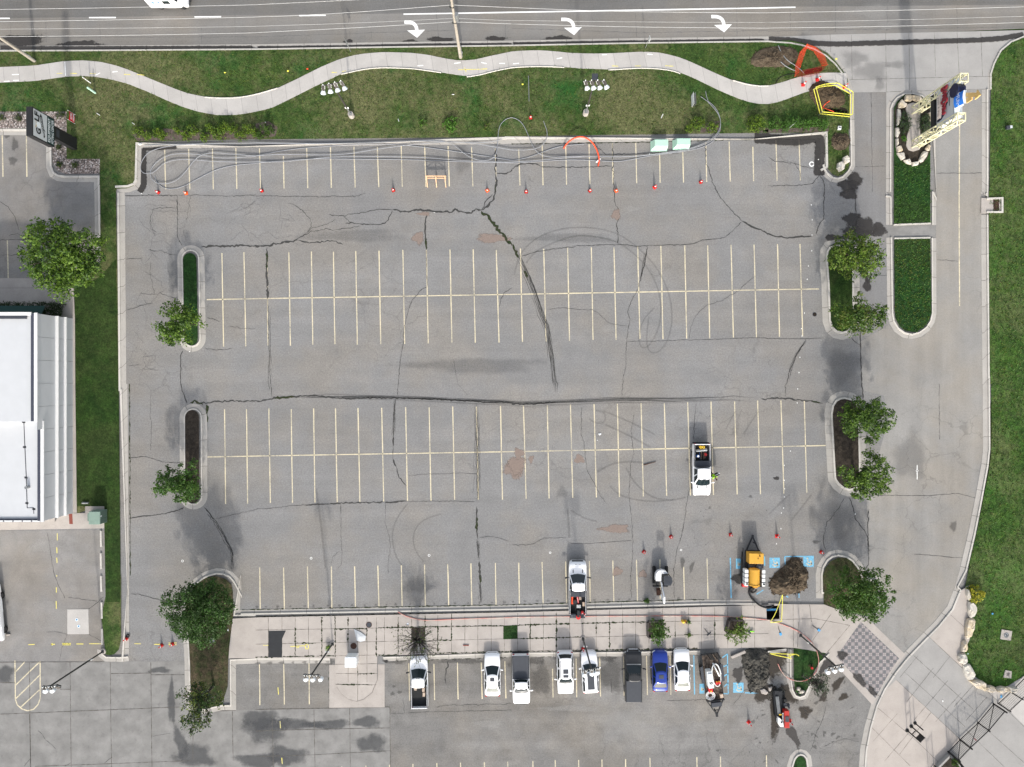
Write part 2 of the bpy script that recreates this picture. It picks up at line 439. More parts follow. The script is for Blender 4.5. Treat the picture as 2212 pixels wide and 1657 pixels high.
mat('green_plastic', (.25, .75, .05), .5, var=.05)
mat('blue_plastic', (.03, .12, .42), .5, var=.1)
mat('sky_blue', (.08, .33, .62), .5, var=.08)
mat('navy', (.012, .016, .050), .4, var=.1)
mat('sign_black', (.018, .018, .019), .55, var=.12)
mat('sign_face', (.52, .54, .55), .35, var=.03)
mat('sign_green', (.008, .035, .036), .4, var=.05)
mat('sign_white', (.74, .78, .80), .4, var=.03)
mat('sign_gold', (.52, .33, .06), .4, var=.05)
mat('sign_red', (.26, .022, .035), .45, var=.08)
mat('sign_peach', (.74, .62, .55), .5, var=.04)
mat('sign_blue', (.03, .20, .70), .35, var=.12)
mat('sign_orange', (.72, .47, .17), .5, var=.08)
mat('banner_red', (.55, .012, .025), .6, var=.08)
mat('membrane', (.86, .86, .86), .6, var=.05, sc=.35, c2=(.80, .80, .79))
mat('stucco', (.50, .51, .52), .8, var=.03, sc=1)
mat('trim_white', (.66, .66, .65), .6, var=.03)
mat('coping_dark', (.05, .055, .075), .6, var=.08)
mat('awning_green', (.006, .040, .034), .7, var=.1)
mat('brick_red', (.20, .055, .04), .8, var=.1)
mat('iron', (.010, .010, .010), .5, var=.1)
mat('pit_dark', (.020, .015, .011), .95, var=.5, sc=3)
mat('pale_rock', (.58, .55, .49), .9, var=.22, sc=1.6, bump=.5, c2=(.44, .40, .34))
mat('tan_rock', (.56, .46, .32), .9, var=.22, sc=1.6, bump=.5, c2=(.45, .40, .33))
mat('cardboard', (.50, .39, .30), .85, var=.08)
mat('skin', (.30, .17, .11), .6, var=.05)
mat('hair_dark', (.025, .016, .011), .7, var=.2)
mat('hi_vis', (.42, .80, .03), .7, var=.08)
mat('dark_cloth', (.030, .032, .038), .9, var=.1)
mat('rust', (.075, .038, .026), .9, var=.3, sc=5)
mat('bark', (.055, .044, .034), .95, var=.3, sc=5)
mat('bark_grey', (.085, .075, .066), .95, var=.25, sc=5)
for nm, c in (('leaf_a', (.110, .185, .020)), ('leaf_b', (.062, .122, .014)), ('leaf_c', (.028, .062, .009)),
              ('leaf_d', (.048, .115, .018)), ('leaf_e', (.034, .075, .015)), ('leaf_lime', (.16, .24, .02)), ('leaf_gold', (.36, .33, .03)),
              ('leaf_grey', (.045, .060, .042)), ('leaf_olive', (.100, .130, .020)), ('leaf_shrub', (.13, .20, .014)), ('leaf_hedge', (.020, .034, .010)), ('leaf_fresh', (.07, .17, .02))):
    leafmat(nm, c)
# orange netting: woven strands with open meshes
t = NT('netting'); t.rough(.6); t.p.inputs['Base Color'].default_value = (.70, .05, .025, 1)
_m = t.rng(t.noise(t.pos(), 30, 1), .3, .7, .28, .52)
_tr = t.n('BsdfTransparent'); _mx = t.n('MixShader'); t.l(_m, _mx.inputs[0]); t.l(_tr.outputs[0], _mx.inputs[1]); t.l(t.p.outputs[0], _mx.inputs[2]); t.l(_mx.outputs[0], t.o.inputs[0])
# chequered pavers
t = NT('pavers'); t.rough(.85)
_v = t.pos(1, 1, 1, 0); ch = t.n('TexChecker'); ch.inputs['Scale'].default_value = 1/.40
mp = t.n('Mapping'); g = t.n('NewGeometry'); mp.inputs['Location'].default_value = (0, 0, .31); t.l(g.outputs['Position'], mp.inputs[0]); t.l(mp.outputs[0], ch.inputs[0])
ch.inputs[1].default_value = (.17, .17, .175, 1); ch.inputs[2].default_value = (.34, .305, .30, 1)
br = t.n('TexBrick'); br.offset = 0; br.inputs['Scale'].default_value = 1; br.inputs['Brick Width'].default_value = .20; br.inputs['Row Height'].default_value = .20; br.inputs['Mortar Size'].default_value = .02
br.inputs['Color1'].default_value = (1, 1, 1, 1); br.inputs['Color2'].default_value = (.92, .92, .92, 1); br.inputs['Mortar'].default_value = (.6, .6, .6, 1)
t.l(mp.outputs[0], br.inputs['Vector'])
c_ = t.mix(1.0, ch.outputs[0], br.outputs[0], 'MULTIPLY')
t.col(t.scale_col(c_, t.rng(t.noise(_v, .9, 5, .7), .3, .7, .82, 1.12)))
SUN_E, SKY_E, EXPO = 2.0, .15, 0.93
# ================================================================ SETTING
# pits dug into the ground (plan outlines)
PIT_WALK = [(1653.5, 1308), (1681.5, 1307), (1682.3, 1336), (1654.5, 1337.3)]
PIT_LOT = [(1661.5, 1409), (1697, 1408), (1698, 1467), (1663, 1468)]
PIT_TAPE = [(1779, 232), (1800, 230), (1822, 233), (1830, 241), (1826, 251), (1806, 250.5), (1786, 248), (1779, 243)]
PIT_NET = [(1733, 158), (1742, 150), (1760, 147), (1774, 146), (1775, 154), (1760, 157), (1745, 161), (1736, 163)]
PITS = [PIT_WALK, PIT_LOT, PIT_TAPE, PIT_NET]
mb = MB(); mb.sheet(V2([(-4000, -3500), (6200, -3500), (6200, 5200), (-4000, 5200)]), -.06, [V2(p) for p in PITS]); struct(mb, 'ground', 'lawn_grass')
mb = MB(); mb.sheet(V2([(-900, 283), (1790, 279), (1838, 279), (1838, 87), (2250, 70), (2250, 640), (2125, 900), (2110, 1240), (2020, 1400), (2300, 1500), (2300, 2300), (-900, 2300)]), 0, [V2(p) for p in PITS[:2]])
LOT = struct(mb, 'parking_lot', 'lot_asphalt')
mb = MB(); mb.sheet(V2([(-2600, -205), (4800, -250), (4800, 45), (2260, 60), (1705, 84), (1105, 97), (553, 106), (-600, 112), (-2600, 125)]), 0)
ROAD = struct(mb, 'road', 'road_asphalt')

def patch(name, mat_, pts, z=.004, holes=(), parent=None):
    m = MB(); m.sheet(V2(pts), z, [V2(h) for h in holes]); return struct(m, name, mat_, parent)
# the darker, older top lane of the road and the pale lane by the kerb are one surface; wheel paths come from the material
patch('road_far_lanes', 'old_asphalt', [(-2600, -203)]+[(4800, -248), (4800, -12)]+tp(3, 0, '238 60')+tp(2, 0, '0 104')+tp(1, 0, '1273 118')+tp(0, 0, '0 158')+[(-2600, 60)], .002, parent=ROAD)
patch('south_lot', 'south_asphalt', tp(0, 3, '2035 775')+tp(1, 3, '0 765 685 765 632 780 632 1145 1110 1140 1110 740 2209 712')+tp(2, 3, '1600 690')+tp(3, 3, '0 690 -20 1000 215 1000 400 860 545 735 900 1110 790 1657')+[(1850, 1760), (1850, 2250), (300, 2250), (842, 1700), (842, 1534), (500, 1534)], .004, [PIT_LOT])
SOUTH = bpy.data.objects['south_lot']
patch('entry_drive', 'drive_asphalt', tp(3, 0, '1450 780 1850 770 1848 1657')+tp(3, 1, '1838 0 1840 500 1850 1657')+tp(3, 2, '1852 0 1855 560 1780 1000 1640 1657')+tp(3, 3, '1620 100 1540 270 1380 460 1160 675 850 370 1000 200 950 0')+tp(3, 2, '870 1620 850 1000 1040 300 1000 100 830 60')+tp(3, 1, '812 1657 798 1290 1040 1150 1120 1225 1235 1275 1350 1245 1430 1130 1452 1050 1450 0')+tp(3, 0, '1450 1657'), .004)
DRIVE = bpy.data.objects['entry_drive']
patch('inbound_lane', 'lane_asphalt', tp(3, 0, '752 800 1018 795 1018 1657')+tp(3, 1, '1016 0 1026 1000 1020 1180 800 1200 792 450 757 300 757 0')+tp(3, 0, '752 1657'), .008)
patch('driveway_apron', 'apron_concrete', tp(3, 0, '60 320 540 300 2209 262')+[(2290, 64), (2290, 76)]+tp(3, 0, '2209 318 2090 365 2000 445 1940 560 1915 650 1912 770 1900 775 1440 785 1400 900 1240 800 1075 930 1020 940 1020 795 700 800 695 690 660 620 600 540 520 460 400 395 260 365'), .010)
APRON = bpy.data.objects['driveway_apron']
patch('shop_lot', 'shop_asphalt', [(-700, 283), (112, 283), (112, 362), (122, 385), (142, 392), (209, 392), (209, 600), (-700, 603)], .004)
SHOP = bpy.data.objects['shop_lot']
patch('rear_lot', 'shop_asphalt', [(-700, 1147), (228, 1145), (229, 1245), (224, 1290), (222, 1395), (226, 1428), (-700, 1431)], .004)
REAR = bpy.data.objects['rear_lot']
patch('slab_yard', 'slab_concrete', [(-700, 1431), (398, 1428), (404, 1520), (500, 1534), (842, 1528), (842, 1700), (300, 2250), (-700, 2250)], .008)
SLAB = bpy.data.objects['slab_yard']
# ---- lawns (raised to the kerb tops)
LAWN_N = [(-900, 116), (0, 111), (553, 109), (1105, 100.5), (1658, 91.5), (1703, 88.5)]+tp(3, 0, '265 370 395 402 512 465 590 545 650 625 685 690')+tp(3, 0, '698 1430 680 1470 640 1510 600 1525 555 1510 515 1465 498 1420 488 1150 0 1150')+tp(2, 0, '2209 1150 0 1180')+tp(1, 0, '2209 1185 0 1207')+tp(0, 0, '2209 1205 1185 1228 1185 1560 1160 1605 1100 1628 1010 1632 1005 1657')+tp(0, 1, '1005 0 1010 400 1022 900 1030 1657')+tp(0, 2, '1030 0 1044 1657')+tp(0, 3, '1048 0 1048 560 1030 640 990 680 950 690 915 680 905 600 895 480 880 380 895 280 915 180 912 0')+tp(0, 2, '912 1657 905 1240 905 1050 670 1115 660 560 655 0')+tp(0, 1, '655 1657 648 850 640 830 497 830 497 745 440 745 870 620 872 0')+tp(0, 0, '866 1657 866 1378 580 1378 580 966 0 966')+[(-900, 243)]
mb = MB(); mb.sheet(V2(LAWN_N), .10, [V2(PIT_TAPE), V2(PIT_NET)]); LAWN = struct(mb, 'lawn', 'lawn_grass')
mb = MB(); mb.sheet(V2([(162, 625), (215, 600), (252, 560), (257, 828)]+tp(0, 2, '1030 0 1044 1657')+[(261, 1300), (230, 1300)]+tp(0, 2, '905 1240 905 1056 668 1056 660 560 655 0')), .104); struct(mb, 'side_lawn', 'dark_grass')
LAWN_E = [(2600, 60), (2260, 68)]+tp(3, 0, '2209 330 2095 372 2008 452 1950 565 1922 655 1918 785 1906 1657')+tp(3, 1, '1900 0 1905 1000 1912 1657')+tp(3, 2, '1920 0 1924 400 1920 600 1902 750 1852 1000 1802 1250 1732 1550 1717 1657')+tp(3, 3, '1717 0 1695 100 1720 200 1770 300 1740 400 1735 550 1690 640 1690 760 1755 850 1850 930 1950 965 2060 955 2209 860')+[(2600, 1380)]
mb = MB(); mb.sheet(V2(LAWN_E), .10); LAWNE = struct(mb, 'weedy_lawn', 'weedy_grass')
def isl(name, m, pts, z=.10):
    mb = MB(); mb.sheet(V2(pts), z); return struct(mb, name, m)
def stadium(x0, y0, x1, y1, dx=0.0, n=8):      # plan capsule leaning by dx from top to bottom
    r = (x1-x0)/2
    return arc(x0+r, y0+r, r, 180, 0, n)+arc(x0+r+dx, y1-r, r, 0, -180, n)
I1 = stadium(396, 547, 425, 746, 3); isl('island_lawn', 'island_grass', I1)
I2 = stadium(400.8, 886, 430.3, 1087, .5); isl('mulch_bed', 'mulch', I2)
I3 = tp(3, 1, '510 520 530 470 580 440 640 432 700 450 735 510 738 920 740 1120 715 1190 640 1222 575 1195 535 1130 525 1000'); isl('island_lawn', 'dark_grass', I3)
I4 = tp(3, 2, '552 230 570 170 610 135 660 125 720 145 765 190 788 250 790 480 795 780 780 860 740 908 690 917 630 885 590 830 578 760'); isl('mulch_bed', 'mulch', I4)
I5 = tp(3, 2, '470 1657 490 1590 535 1530 600 1498 680 1500 740 1535 790 1590 830 1657')+tp(3, 3, '900 60 960 200 930 300 840 350 740 322 480 255'); isl('island_lawn', 'bare_grass', I5)
I6 = tp(0, 3, '1712 60 1770 22 1860 5 1950 30 2000 80 2012 150 2014 360 2000 480 1980 620 1972 730 1968 960 1940 1045 1890 1108 1800 1150 1660 1150 1640 1000 1636 540 1590 400 1600 200'); isl('island_lawn', 'bare_grass', I6)
MED_A = tp(3, 0, '1083 940 1110 880 1170 825 1245 806 1330 835 1385 885 1397 930 1395 1657')+tp(3, 1, '1397 0 1397 275 1083 288'); isl('median_lawn', 'island_grass', MED_A)
MED_B = tp(3, 1, '1085 408 1395 402 1405 1040 1385 1110 1340 1170 1280 1205 1240 1210 1180 1198 1130 1160 1100 1100 1090 1040'); isl('median_lawn', 'island_grass', MED_B)
I7 = tp(3, 3, '218 628 330 640 500 665 470 710 430 800 390 870 330 990 270 1035 235 1000 220 900'); isl('island_lawn', 'island_grass', I7)
I8 = tp(3, 3, '220 1640 225 1595 250 1568 275 1560 305 1572 325 1600 328 1800 222 1800'); isl('island_lawn', 'island_grass', I8)
# gravel beds of the sign
isl('gravel_bed', 'gravel', [(-700, 241.5)]+tp(0, 0, '580 968 580 1376 866 1376 866 1503 570 1503 500 1478 460 1400 455 1250 230 1112 0 1112')+[(-700, 278)], .106)
for sh in ('1150 1165 1250 1120 1330 1180 1420 1110 1700 1150 2209 1120 2209 1203 1190 1222',): isl('mulch_strip', 'red_chips', tp(0, 0, sh), .103)
isl('mulch_strip', 'red_chips', tp(1, 0, '0 1070 110 1050 190 1100 170 1180 0 1203'), .103)
isl('mulch_strip', 'red_chips', tp(2, 0, '1640 1075 1790 1045 1800 1140 1620 1150'), .103)
isl('mulch_strip', 'red_chips', tp(2, 0, '2060 1100 2209 1110 2209 1147 2040 1148')+tp(3, 0, '0 1120 520 1095 520 1147 0 1147'), .103)

# ---- kerbs: swept profile, gutter first
def kerb(path, gw=.42, tw=.16, closed=False, left=True, name='kerb', h=.13, it=0, cap=True, m=('kerb_concrete', 'kerb_top')):
    pts = smoothed(V2(path), it, closed) if it else [Vector(p) for p in V2(path)]
    n = len(pts); sgn = 1 if left else -1
    prof = [(0, -.04), (0, .016), (gw, .030), (gw+.03, h), (gw+.03+tw, h+.012), (gw+.03+tw, -.04)]
    vs = []; st = []; L = 0
    for i, p in enumerate(pts):
        a = pts[i-1] if (closed or i) else p; b = pts[(i+1) % n] if (closed or i < n-1) else p
        d0 = (p-a).normalized() if (p-a).length > 1e-6 else (b-p).normalized()
        d1 = (b-p).normalized() if (b-p).length > 1e-6 else d0
        d = (d0+d1).normalized() if (d0+d1).length > 1e-6 else d1
        nr = Vector((-d.y, d.x, 0))*sgn; k = 1/max(.5, d.dot(d1))
        if i: L += (p-pts[i-1]).length
        for o, z in prof: vs.append(p+nr*o*k+Vector((0, 0, z))); st.append((L, 0, 0))
    fs = []; mi = []; q = len(prof)
    for i in range(n if closed else n-1):
        for k in range(q-1):
            f = (i*q+k, i*q+k+1, ((i+1) % n)*q+k+1, ((i+1) % n)*q+k); fs.append(f if not left else f[::-1]); mi.append(1 if k == 3 else 0)
    mb = MB(); mb.add(vs, fs, mi, st)
    if not closed: mb.add(vs, [list(range(q)), list(range((n-1)*q, n*q))[::-1]], 0, st)
    return struct(mb, name, list(m))
# path given along the gutter's outer edge; left=True -> kerb top lies to the left of travel
kerb([(-900, 104)]+tp(0, 0, '0 398 900 394 2209 384')+tp(1, 0, '1100 366 2209 352')+tp(2, 0, '1100 330 2209 316')+tp(3, 0, '60 322 200 330 300 350 410 385 520 445 610 525 675 610 705 700'), .50, .16, left=False, h=.12)
kerb(tp(3, 0, '1900 775 1900 640 1930 545 1990 430 2085 350 2209 300')+[(2290, 55)], .12, .16, left=False, h=.12)
kerb(tp(3, 0, '705 700 740 800 750 1435')+tp(3, 0, '748 1440 720 1500 660 1560 600 1580 540 1568 480 1520 450 1470 442 1430'), .34, .16, left=False)
kerb(tp(3, 0, '430 1430 456 1415 452 1198 0 1203')+tp(2, 0, '2209 1203 0 1240')+tp(1, 0, '2209 1243 0 1268')+tp(0, 0, '2209 1268 1232 1290 1225 1570 1195 1630 1115 1660 1000 1664'), .50, .24, left=False)
kerb(tp(0, 0, '1075 1662')+tp(0, 1, '1078 40 1090 1657')+tp(0, 2, '1100 0 1112 1657')+tp(0, 3, '1113 0 1113 742'), .56, .22, left=False)
kerb(tp(0, 3, '1113 742 1040 748 905 745 850 700 835 640 905 655'), .40, .15, left=False)
for pts, kw in ((stadium(383, 529.7, 441.5, 759.8, 3, 12), dict(gw=.50, tw=.14)), (stadium(387.7, 872, 447, 1100.5, 1, 12), dict(gw=.50, tw=.14))):
    kerb(pts, closed=True, left=False, **kw)
kerb(tp(3, 1, '443 560 455 490 490 435 560 408 640 405 720 430 765 480 788 560 790 900 795 1090 770 1190 720 1255 640 1278 560 1260 500 1205 470 1120 460 800'), .66, .20, True, False)
kerb(tp(3, 2, '485 260 500 170 540 105 600 70 660 62 740 80 800 130 838 200 842 480 848 780 835 870 800 930 750 965 690 972 620 950 560 900 520 840 512 760'), .66, .20, True, False)
kerb(tp(3, 3, '478 200 415 200 412 0')+tp(3, 2, '412 1640 425 1570 470 1490 530 1445 600 1430 690 1445 760 1490 815 1560 850 1640')+tp(3, 3, '960 0 1010 130 980 290 880 370'), .52, .18, left=False)
kerb(tp(0, 3, '2209 300 2070 300 2078 90')+tp(0, 2, '2078 1745 2060 1680 2010 1625 1940 1595 1870 1590 1790 1610 1730 1640')+tp(0, 3, '1640 60 1560 180 1545 400 1580 520 1592 740 1600 1100 1640 1190 1800 1200'), .48, .16, left=True)
kerb(tp(0, 3, '1830 1185 1920 1165 2038 1165 2035 770')+tp(1, 3, '0 762 640 762'), .44, .16, left=True)
kerb(tp(3, 0, '1018 1657 1020 940 1040 880 1090 820 1170 780 1250 778 1340 800 1400 850 1445 920 1450 1657')+tp(3, 1, '1450 0 1450 285'), .34, .16, left=False)
kerb(tp(3, 1, '1018 285 1016 0')+tp(3, 0, '1018 1657'), .40, .16, left=False)
kerb(tp(3, 1, '1450 400 1453 1050 1435 1130 1390 1200 1320 1250 1240 1272 1160 1255 1090 1205 1045 1130 1030 1050 1020 395'), .40, .16, left=False)
for q in (tp(3, 1, '1080 280 1400 268 1400 280 1080 292'), tp(3, 1, '1085 398 1395 392 1395 404 1085 410')):
    mb = MB(); mb.prism(V2(q), -.02, .14); struct(mb, 'kerb', 'kerb_top')
patch('median_crossing', 'slab_concrete', tp(3, 1, '1030 290 1445 284 1445 392 1030 396'), .018)
kerb(tp(3, 0, '1845 775 1845 1657')+tp(3, 1, '1835 0 1838 20'), .44, .18, left=True)
kerb(tp(3, 1, '1838 200 1840 500 1850 1657')+tp(3, 2, '1852 0 1855 560 1840 700 1785 1000 1730 1280 1655 1600 1640 1657')+tp(3, 3, '1640 0 1610 110 1545 270 1430 410 1300 540 1165 680 1060 810 960 960 890 1110 835 1300 795 1500 785 1657')+[(1850, 1760), (1848, 1900)], .55, .17, left=True)
kerb([(-700, 288.5)]+tp(0, 0, '0 1168 240 1168 398 1270 400 1450 430 1525 490 1563 560 1572 812 1572 812 1657')+tp(0, 1, '815 0 820 400 818 560'), .44, .22, left=True, it=0)
# north kerb of the walk, south kerb of the walk
kerb(tp(1, 3, '-128 300 0 298 2209 258')+tp(2, 3, '850 235 1640 214')+tp(3, 3, '-60 212'), .34, .17, left=False)
kerb(tp(3, 3, '170 236 480 236'), .30, .17, left=False)
kerb(tp(1, 3, '1100 745 2209 708')+tp(2, 3, '900 702 1620 690'), .36, .17, left=True)
kerb(tp(3, 3, '0 690 160 668'), .30, .17, left=True)
kerb(tp(3, 3, '160 640 162 900 180 1000 215 1065 275 1085 340 1060 385 960 420 860 470 770 545 700'), .30, .15, left=True)
kerb(tp(3, 3, '160 1800 165 1640 190 1560 230 1515 280 1500 330 1515 370 1560 382 1640 385 1800'), .46, .16, left=False)
# ---- walk, crossings, plaza
WALK = tp(0, 3, '2012 372')+tp(1, 3, '0 362 2209 318')+tp(2, 3, '1620 272 2209 252')+tp(3, 3, '0 240 170 248 480 250 560 280 740 328 772 350 640 520 505 672 330 640 212 622 0 618')+tp(2, 3, '1600 632 0 662')+tp(1, 3, '1110 690 1048 690 1046 900 1000 1010 930 1065 870 1083 800 1065 740 1020 700 960 688 900 685 715 0 714')+tp(0, 3, '1978 714 1985 600')
mb = MB(); mb.sheet(V2(WALK), .146, [V2(PIT_WALK)]); WALKO = struct(mb, 'walkway', 'walk_concrete')
patch('walk_apron', 'walk_concrete', tp(1, 3, '632 775 684 775 686 905 698 970 740 1028 800 1072 870 1090 930 1072 1002 1015 1050 900 1052 770 1110 770 1110 1140 632 1145'), .020)
band = tp(3, 3, '772 350 850 370 800 405 590 690 650 760 925 1060 870 1110 545 725 500 675')
patch('paver_border', 'walk_concrete', tp(3, 3, '765 345 850 365 1190 690 1060 890 925 1100 895 1115 545 735 500 672'), .022)
patch('paver_crossing', 'pavers', tp(3, 3, '800 403 1130 717 1040 850 925 1062 588 703'), .028)
PL = tp(3, 3, '1695 100 1720 200 1770 300 1740 400 1735 550 1690 640 1690 760 1755 850 1850 930 1950 965 2060 955 2209 860')
kc = tp(3, 3, '840 1657 850 1500 890 1310 945 1130 1015 980 1110 830 1210 715 1345 575 1480 440 1590 300 1655 130')
patch('plaza', 'plaza_grey', kc+[(2095, 1262)]+PL+[(2600, 1450), (2600, 2250), (1860, 2250), (1860, 1760)], .132)
PLAZA = bpy.data.objects['plaza']
patch('plaza_pink_field', 'plaza_pink', tp(3, 3, '1100 900 1650 1410 1560 1500 1300 1800 850 1800 850 1500 890 1310 945 1130 1015 980'), .136, parent=None)
patch('plaza_pink_field', 'plaza_pink', tp(3, 3, '1390 535 1665 790 1690 760 1690 640 1735 550 1740 400 1765 300 1720 200 1695 110 1655 140 1590 300 1480 440'), .136)
patch('plaza_pale_field', 'path_concrete', tp(3, 3, '1900 1010 2060 1150 2209 1300 2500 1560 2500 700 2209 870 2060 960 1950 975 1860 960'), .136)
# shop pavement strips
patch('shop_walk', 'walk_concrete', tp(0, 1, '-900 832 640 832 652 1100 655 1657')+tp(0, 2, '655 0 668 1112 480 1112 480 1200 -900 1200')+[(-700, 1120), (-700, 1000), (120, 1000), (120, 690), (-700, 690)], .120)
patch('shop_walk', 'walk_concrete', tp(0, 2, '-900 1190 480 1190 520 1120 740 1112 740 1055 905 1055 905 1245 -900 1275'), .124)
patch('shop_kerb_pan', 'walk_concrete', tp(0, 1, '-900 748 497 744 497 828 -900 830'), .014)
# ---- meandering path
def path_edges(t, b):
    n = 130; return resample(V2(t), n), resample(V2(b), n)
top = [(-700, 150)]+tp(0, 0, '0 585 300 572 560 533 720 527 860 537 1000 568 1120 610 1260 668 1440 742 1600 805 1760 840 1900 850 2060 848')+tp(1, 0, '0 820 200 760 330 700 450 640 570 580 700 525 830 485 960 465 1100 456 1230 458 1360 463 1490 480 1620 508 1760 530 1890 520 2030 487')+tp(2, 0, '0 450 100 442 230 440 360 447 490 462 600 467 730 468 860 465 1000 458 1130 452 1260 458 1400 487 1520 530 1650 590 1780 650 1900 700 2020 735 2130 752')+tp(3, 0, '0 748 120 715 250 672 400 640 550 630 672 637')
bot = [(-700, 183)]+tp(0, 0, '0 718 300 705 560 668 720 660 840 668 960 690 1100 725 1300 805 1450 875 1600 935 1740 975 1880 998 2070 995')+tp(1, 0, '0 968 130 940 270 872 390 812 520 745 640 690 740 640 860 612 960 592 1100 582 1230 586 1360 592 1480 610 1600 630 1760 655 1830 662 1920 650 2060 612')+tp(2, 0, '0 583 100 578 230 575 360 577 450 583 580 595 720 600 830 604 900 602 1000 592 1130 588 1250 592 1380 610 1490 645 1600 695 1720 755 1840 810 1990 870 2100 900')+tp(3, 0, '0 902 90 885 200 845 330 795 450 770 560 755 690 800')
ta, ba = path_edges(top, bot)
mb = MB(); vs = []; st = []; L = 0
for i in range(len(ta)):
    if i: L += ((ta[i]+ba[i])/2-(ta[i-1]+ba[i-1])/2).length
    vs += [ta[i]+Vector((0, 0, .125)), ba[i]+Vector((0, 0, .125)), ta[i]+Vector((0, 0, .02)), ba[i]+Vector((0, 0, .02))]; st += [(L, 0, 0)]*4
fs = []
for i in range(len(ta)-1):
    a, b = 4*i, 4*i+4; fs += [(a+1, b+1, b, a), (a, b, b+2, a+2), (b+1, a+1, a+3, b+3)]
mb.add(vs, fs, 0, st); FOOT = struct(mb, 'sidewalk', 'path_concrete')
# low edging on the outside of its bends
def edging(s):
    m = MB(); m.tube([p+Vector((0, 0, .12)) for p in smoothed(V2(s), 2)], .07, 6); return struct(m, 'sidewalk_edging', 'kerb_top')
edging(tp(1, 0, '740 645 860 618 960 598 1100 588 1230 592 1360 597 1480 614 1600 632'))
edging(tp(1, 0, '1820 668 1920 655 2060 617')+tp(2, 0, '0 588 100 582 230 578 360 581 450 587'))
edging(tp(2, 0, '830 608 900 605 1000 597 1130 592 1250 597 1380 614 1450 640'))
edging(tp(2, 0, '1900 698 2020 732 2130 749')+tp(3, 0, '0 746'))
edging(tp(0, 0, '1770 843 1900 852 2060 848')+tp(1, 0, '0 822 190 765'))

# ---- pits: real holes with earth sides
def pit(name, pts, top, depth, m, label, cat, wob=.12):
    b = V2(pts); c = sum(b, Vector())/len(b); n = len(b); o = MB()
    low = [c+(p-c)*(.94-rnd.random()*wob) for p in b]
    vs = [(p.x, p.y, top) for p in b]+[(p.x, p.y, -depth*(.8+rnd.random()*.3)) for p in low]
    o.add(vs, [(k, n+k, n+(k+1) % n, (k+1) % n)[::-1] for k in range(n)])
    o.add(vs, [list(range(n, 2*n)) if sum(vs[n+i][0]*vs[n+(i+1) % n][1]-vs[n+(i+1) % n][0]*vs[n+i][1] for i in range(n)) > 0 else list(range(2*n-1, n-1, -1))])
    return tag(o.build(name, m), label, cat)
pit('excavation_pit', PIT_WALK, .146, 1.3, 'pit_dark', 'square hole cut through the concrete walkway, blue pipe inside', 'pit', .02)
pit('excavation_pit', PIT_LOT, .004, .55, 'pit_dark', 'rectangular trench in the asphalt beside the dark rubble heap', 'pit', .04)
pit('excavation_pit', PIT_TAPE, .10, .9, 'pit_dark', 'muddy hole inside the yellow tape enclosure with orange pipes', 'pit')
pit('excavation_pit', PIT_NET, .10, .8, 'pit_dark', 'small hole under the orange netting beside the sidewalk', 'pit')
# ================================================================ MARKINGS, CRACKS, STAINS
def lines(parent, name, segs, w, m, z=.008):
    mb = MB()
    for a, b in segs:
        p, q = G(*a), G(*b); n = max(2, int((q-p).length/1.1))
        pts = [p.lerp(q, k/n)+Vector((rnd.uniform(-.008, .008), 0, 0)) for k in range(n+1)]
        mb.ribbon(pts, [w*rnd.uniform(.9, 1.08) for _ in pts], z)
    return struct(mb, name, m, parent)
def row(s):            # 'c r xt yt xb yb ...' chunks -> segments
    out = []
    for c, rt, rb, t in s:
        a = [float(q) for q in t.split()]
        for i in range(0, len(a), 4):
            out.append((tp(c, rt, f'{a[i]} {a[i+1]}')[0], tp(c, rb, f'{a[i+2]} {a[i+3]}')[0]))
    return out
A = row([(0, 0, 0, '1420 1290 1430 1635 1628 1288 1638 1636 1833 1285 1841 1636 2035 1280 2044 1632'),
 (1, 0, 0, '30 1282 40 1628 237 1350 242 1628 438 1277 447 1625 642 1272 651 1622 845 1266 856 1620 1047 1266 1060 1618 1253 1262 1262 1616 1455 1260 1466 1614 1657 1262 1668 1610 1860 1268 1871 1610 2064 1285 2072 1605'),
 (2, 0, 0, '58 1288 69 1603 260 1252 268 1600 463 1250 471 1596 665 1246 672 1592 867 1238 872 1588 1068 1232 1076 1582 1272 1240 1278 1580 1471 1240 1480 1577 1672 1230 1680 1573 1873 1222 1883 1568 2077 1268 2085 1564'),
 (3, 0, 0, '68 1210 78 1560 268 1207 279 1558')])
B = row([(0, 1, 1, '1915 530 1929 1335 2105 522 2121 1333'),
 (1, 1, 1, '95 525 104 1327 284 522 297 1327 478 515 490 1318 668 517 681 1315 861 512 874 1320 1061 508 1077 1313 1267 502 1282 1312 1470 502 1486 1308 1674 498 1690 1302 1874 496 1892 1303 2073 502 2097 1300'),
 (2, 1, 1, '73 490 90 1295 274 492 293 1291 480 483 496 1285 684 479 699 1277 880 479 898 1279 1084 473 1104 1270 1284 467 1303 1270 1490 463 1507 1266 1688 463 1706 1264 1890 458 1910 1257 2088 455 2109 1256'),
 (3, 1, 1, '82 452 99 1250 276 450 299 1248')])
Cr = row([(0, 2, 2, '1938 220 1947 1036 2127 220 2137 1035'),
 (1, 2, 2, '111 213 124 1028 304 218 315 1028 497 212 509 1024 686 212 701 1022 880 208 897 1018 1085 207 1102 1015 1291 201 1307 1010 1494 202 1510 1008 1697 196 1714 1000 1902 197 1918 1000 2110 190 2126 999'),
 (2, 2, 2, '99 188 122 991 305 184 320 990 504 178 524 983 708 173 728 980 909 172 927 976 1114 168 1133 972 1314 165 1334 966 1515 157 1540 963 1717 153 1738 959 1920 152 1943 954 2119 145 2144 952'),
 (3, 2, 2, '111 143 137 947 313 147 335 941')])
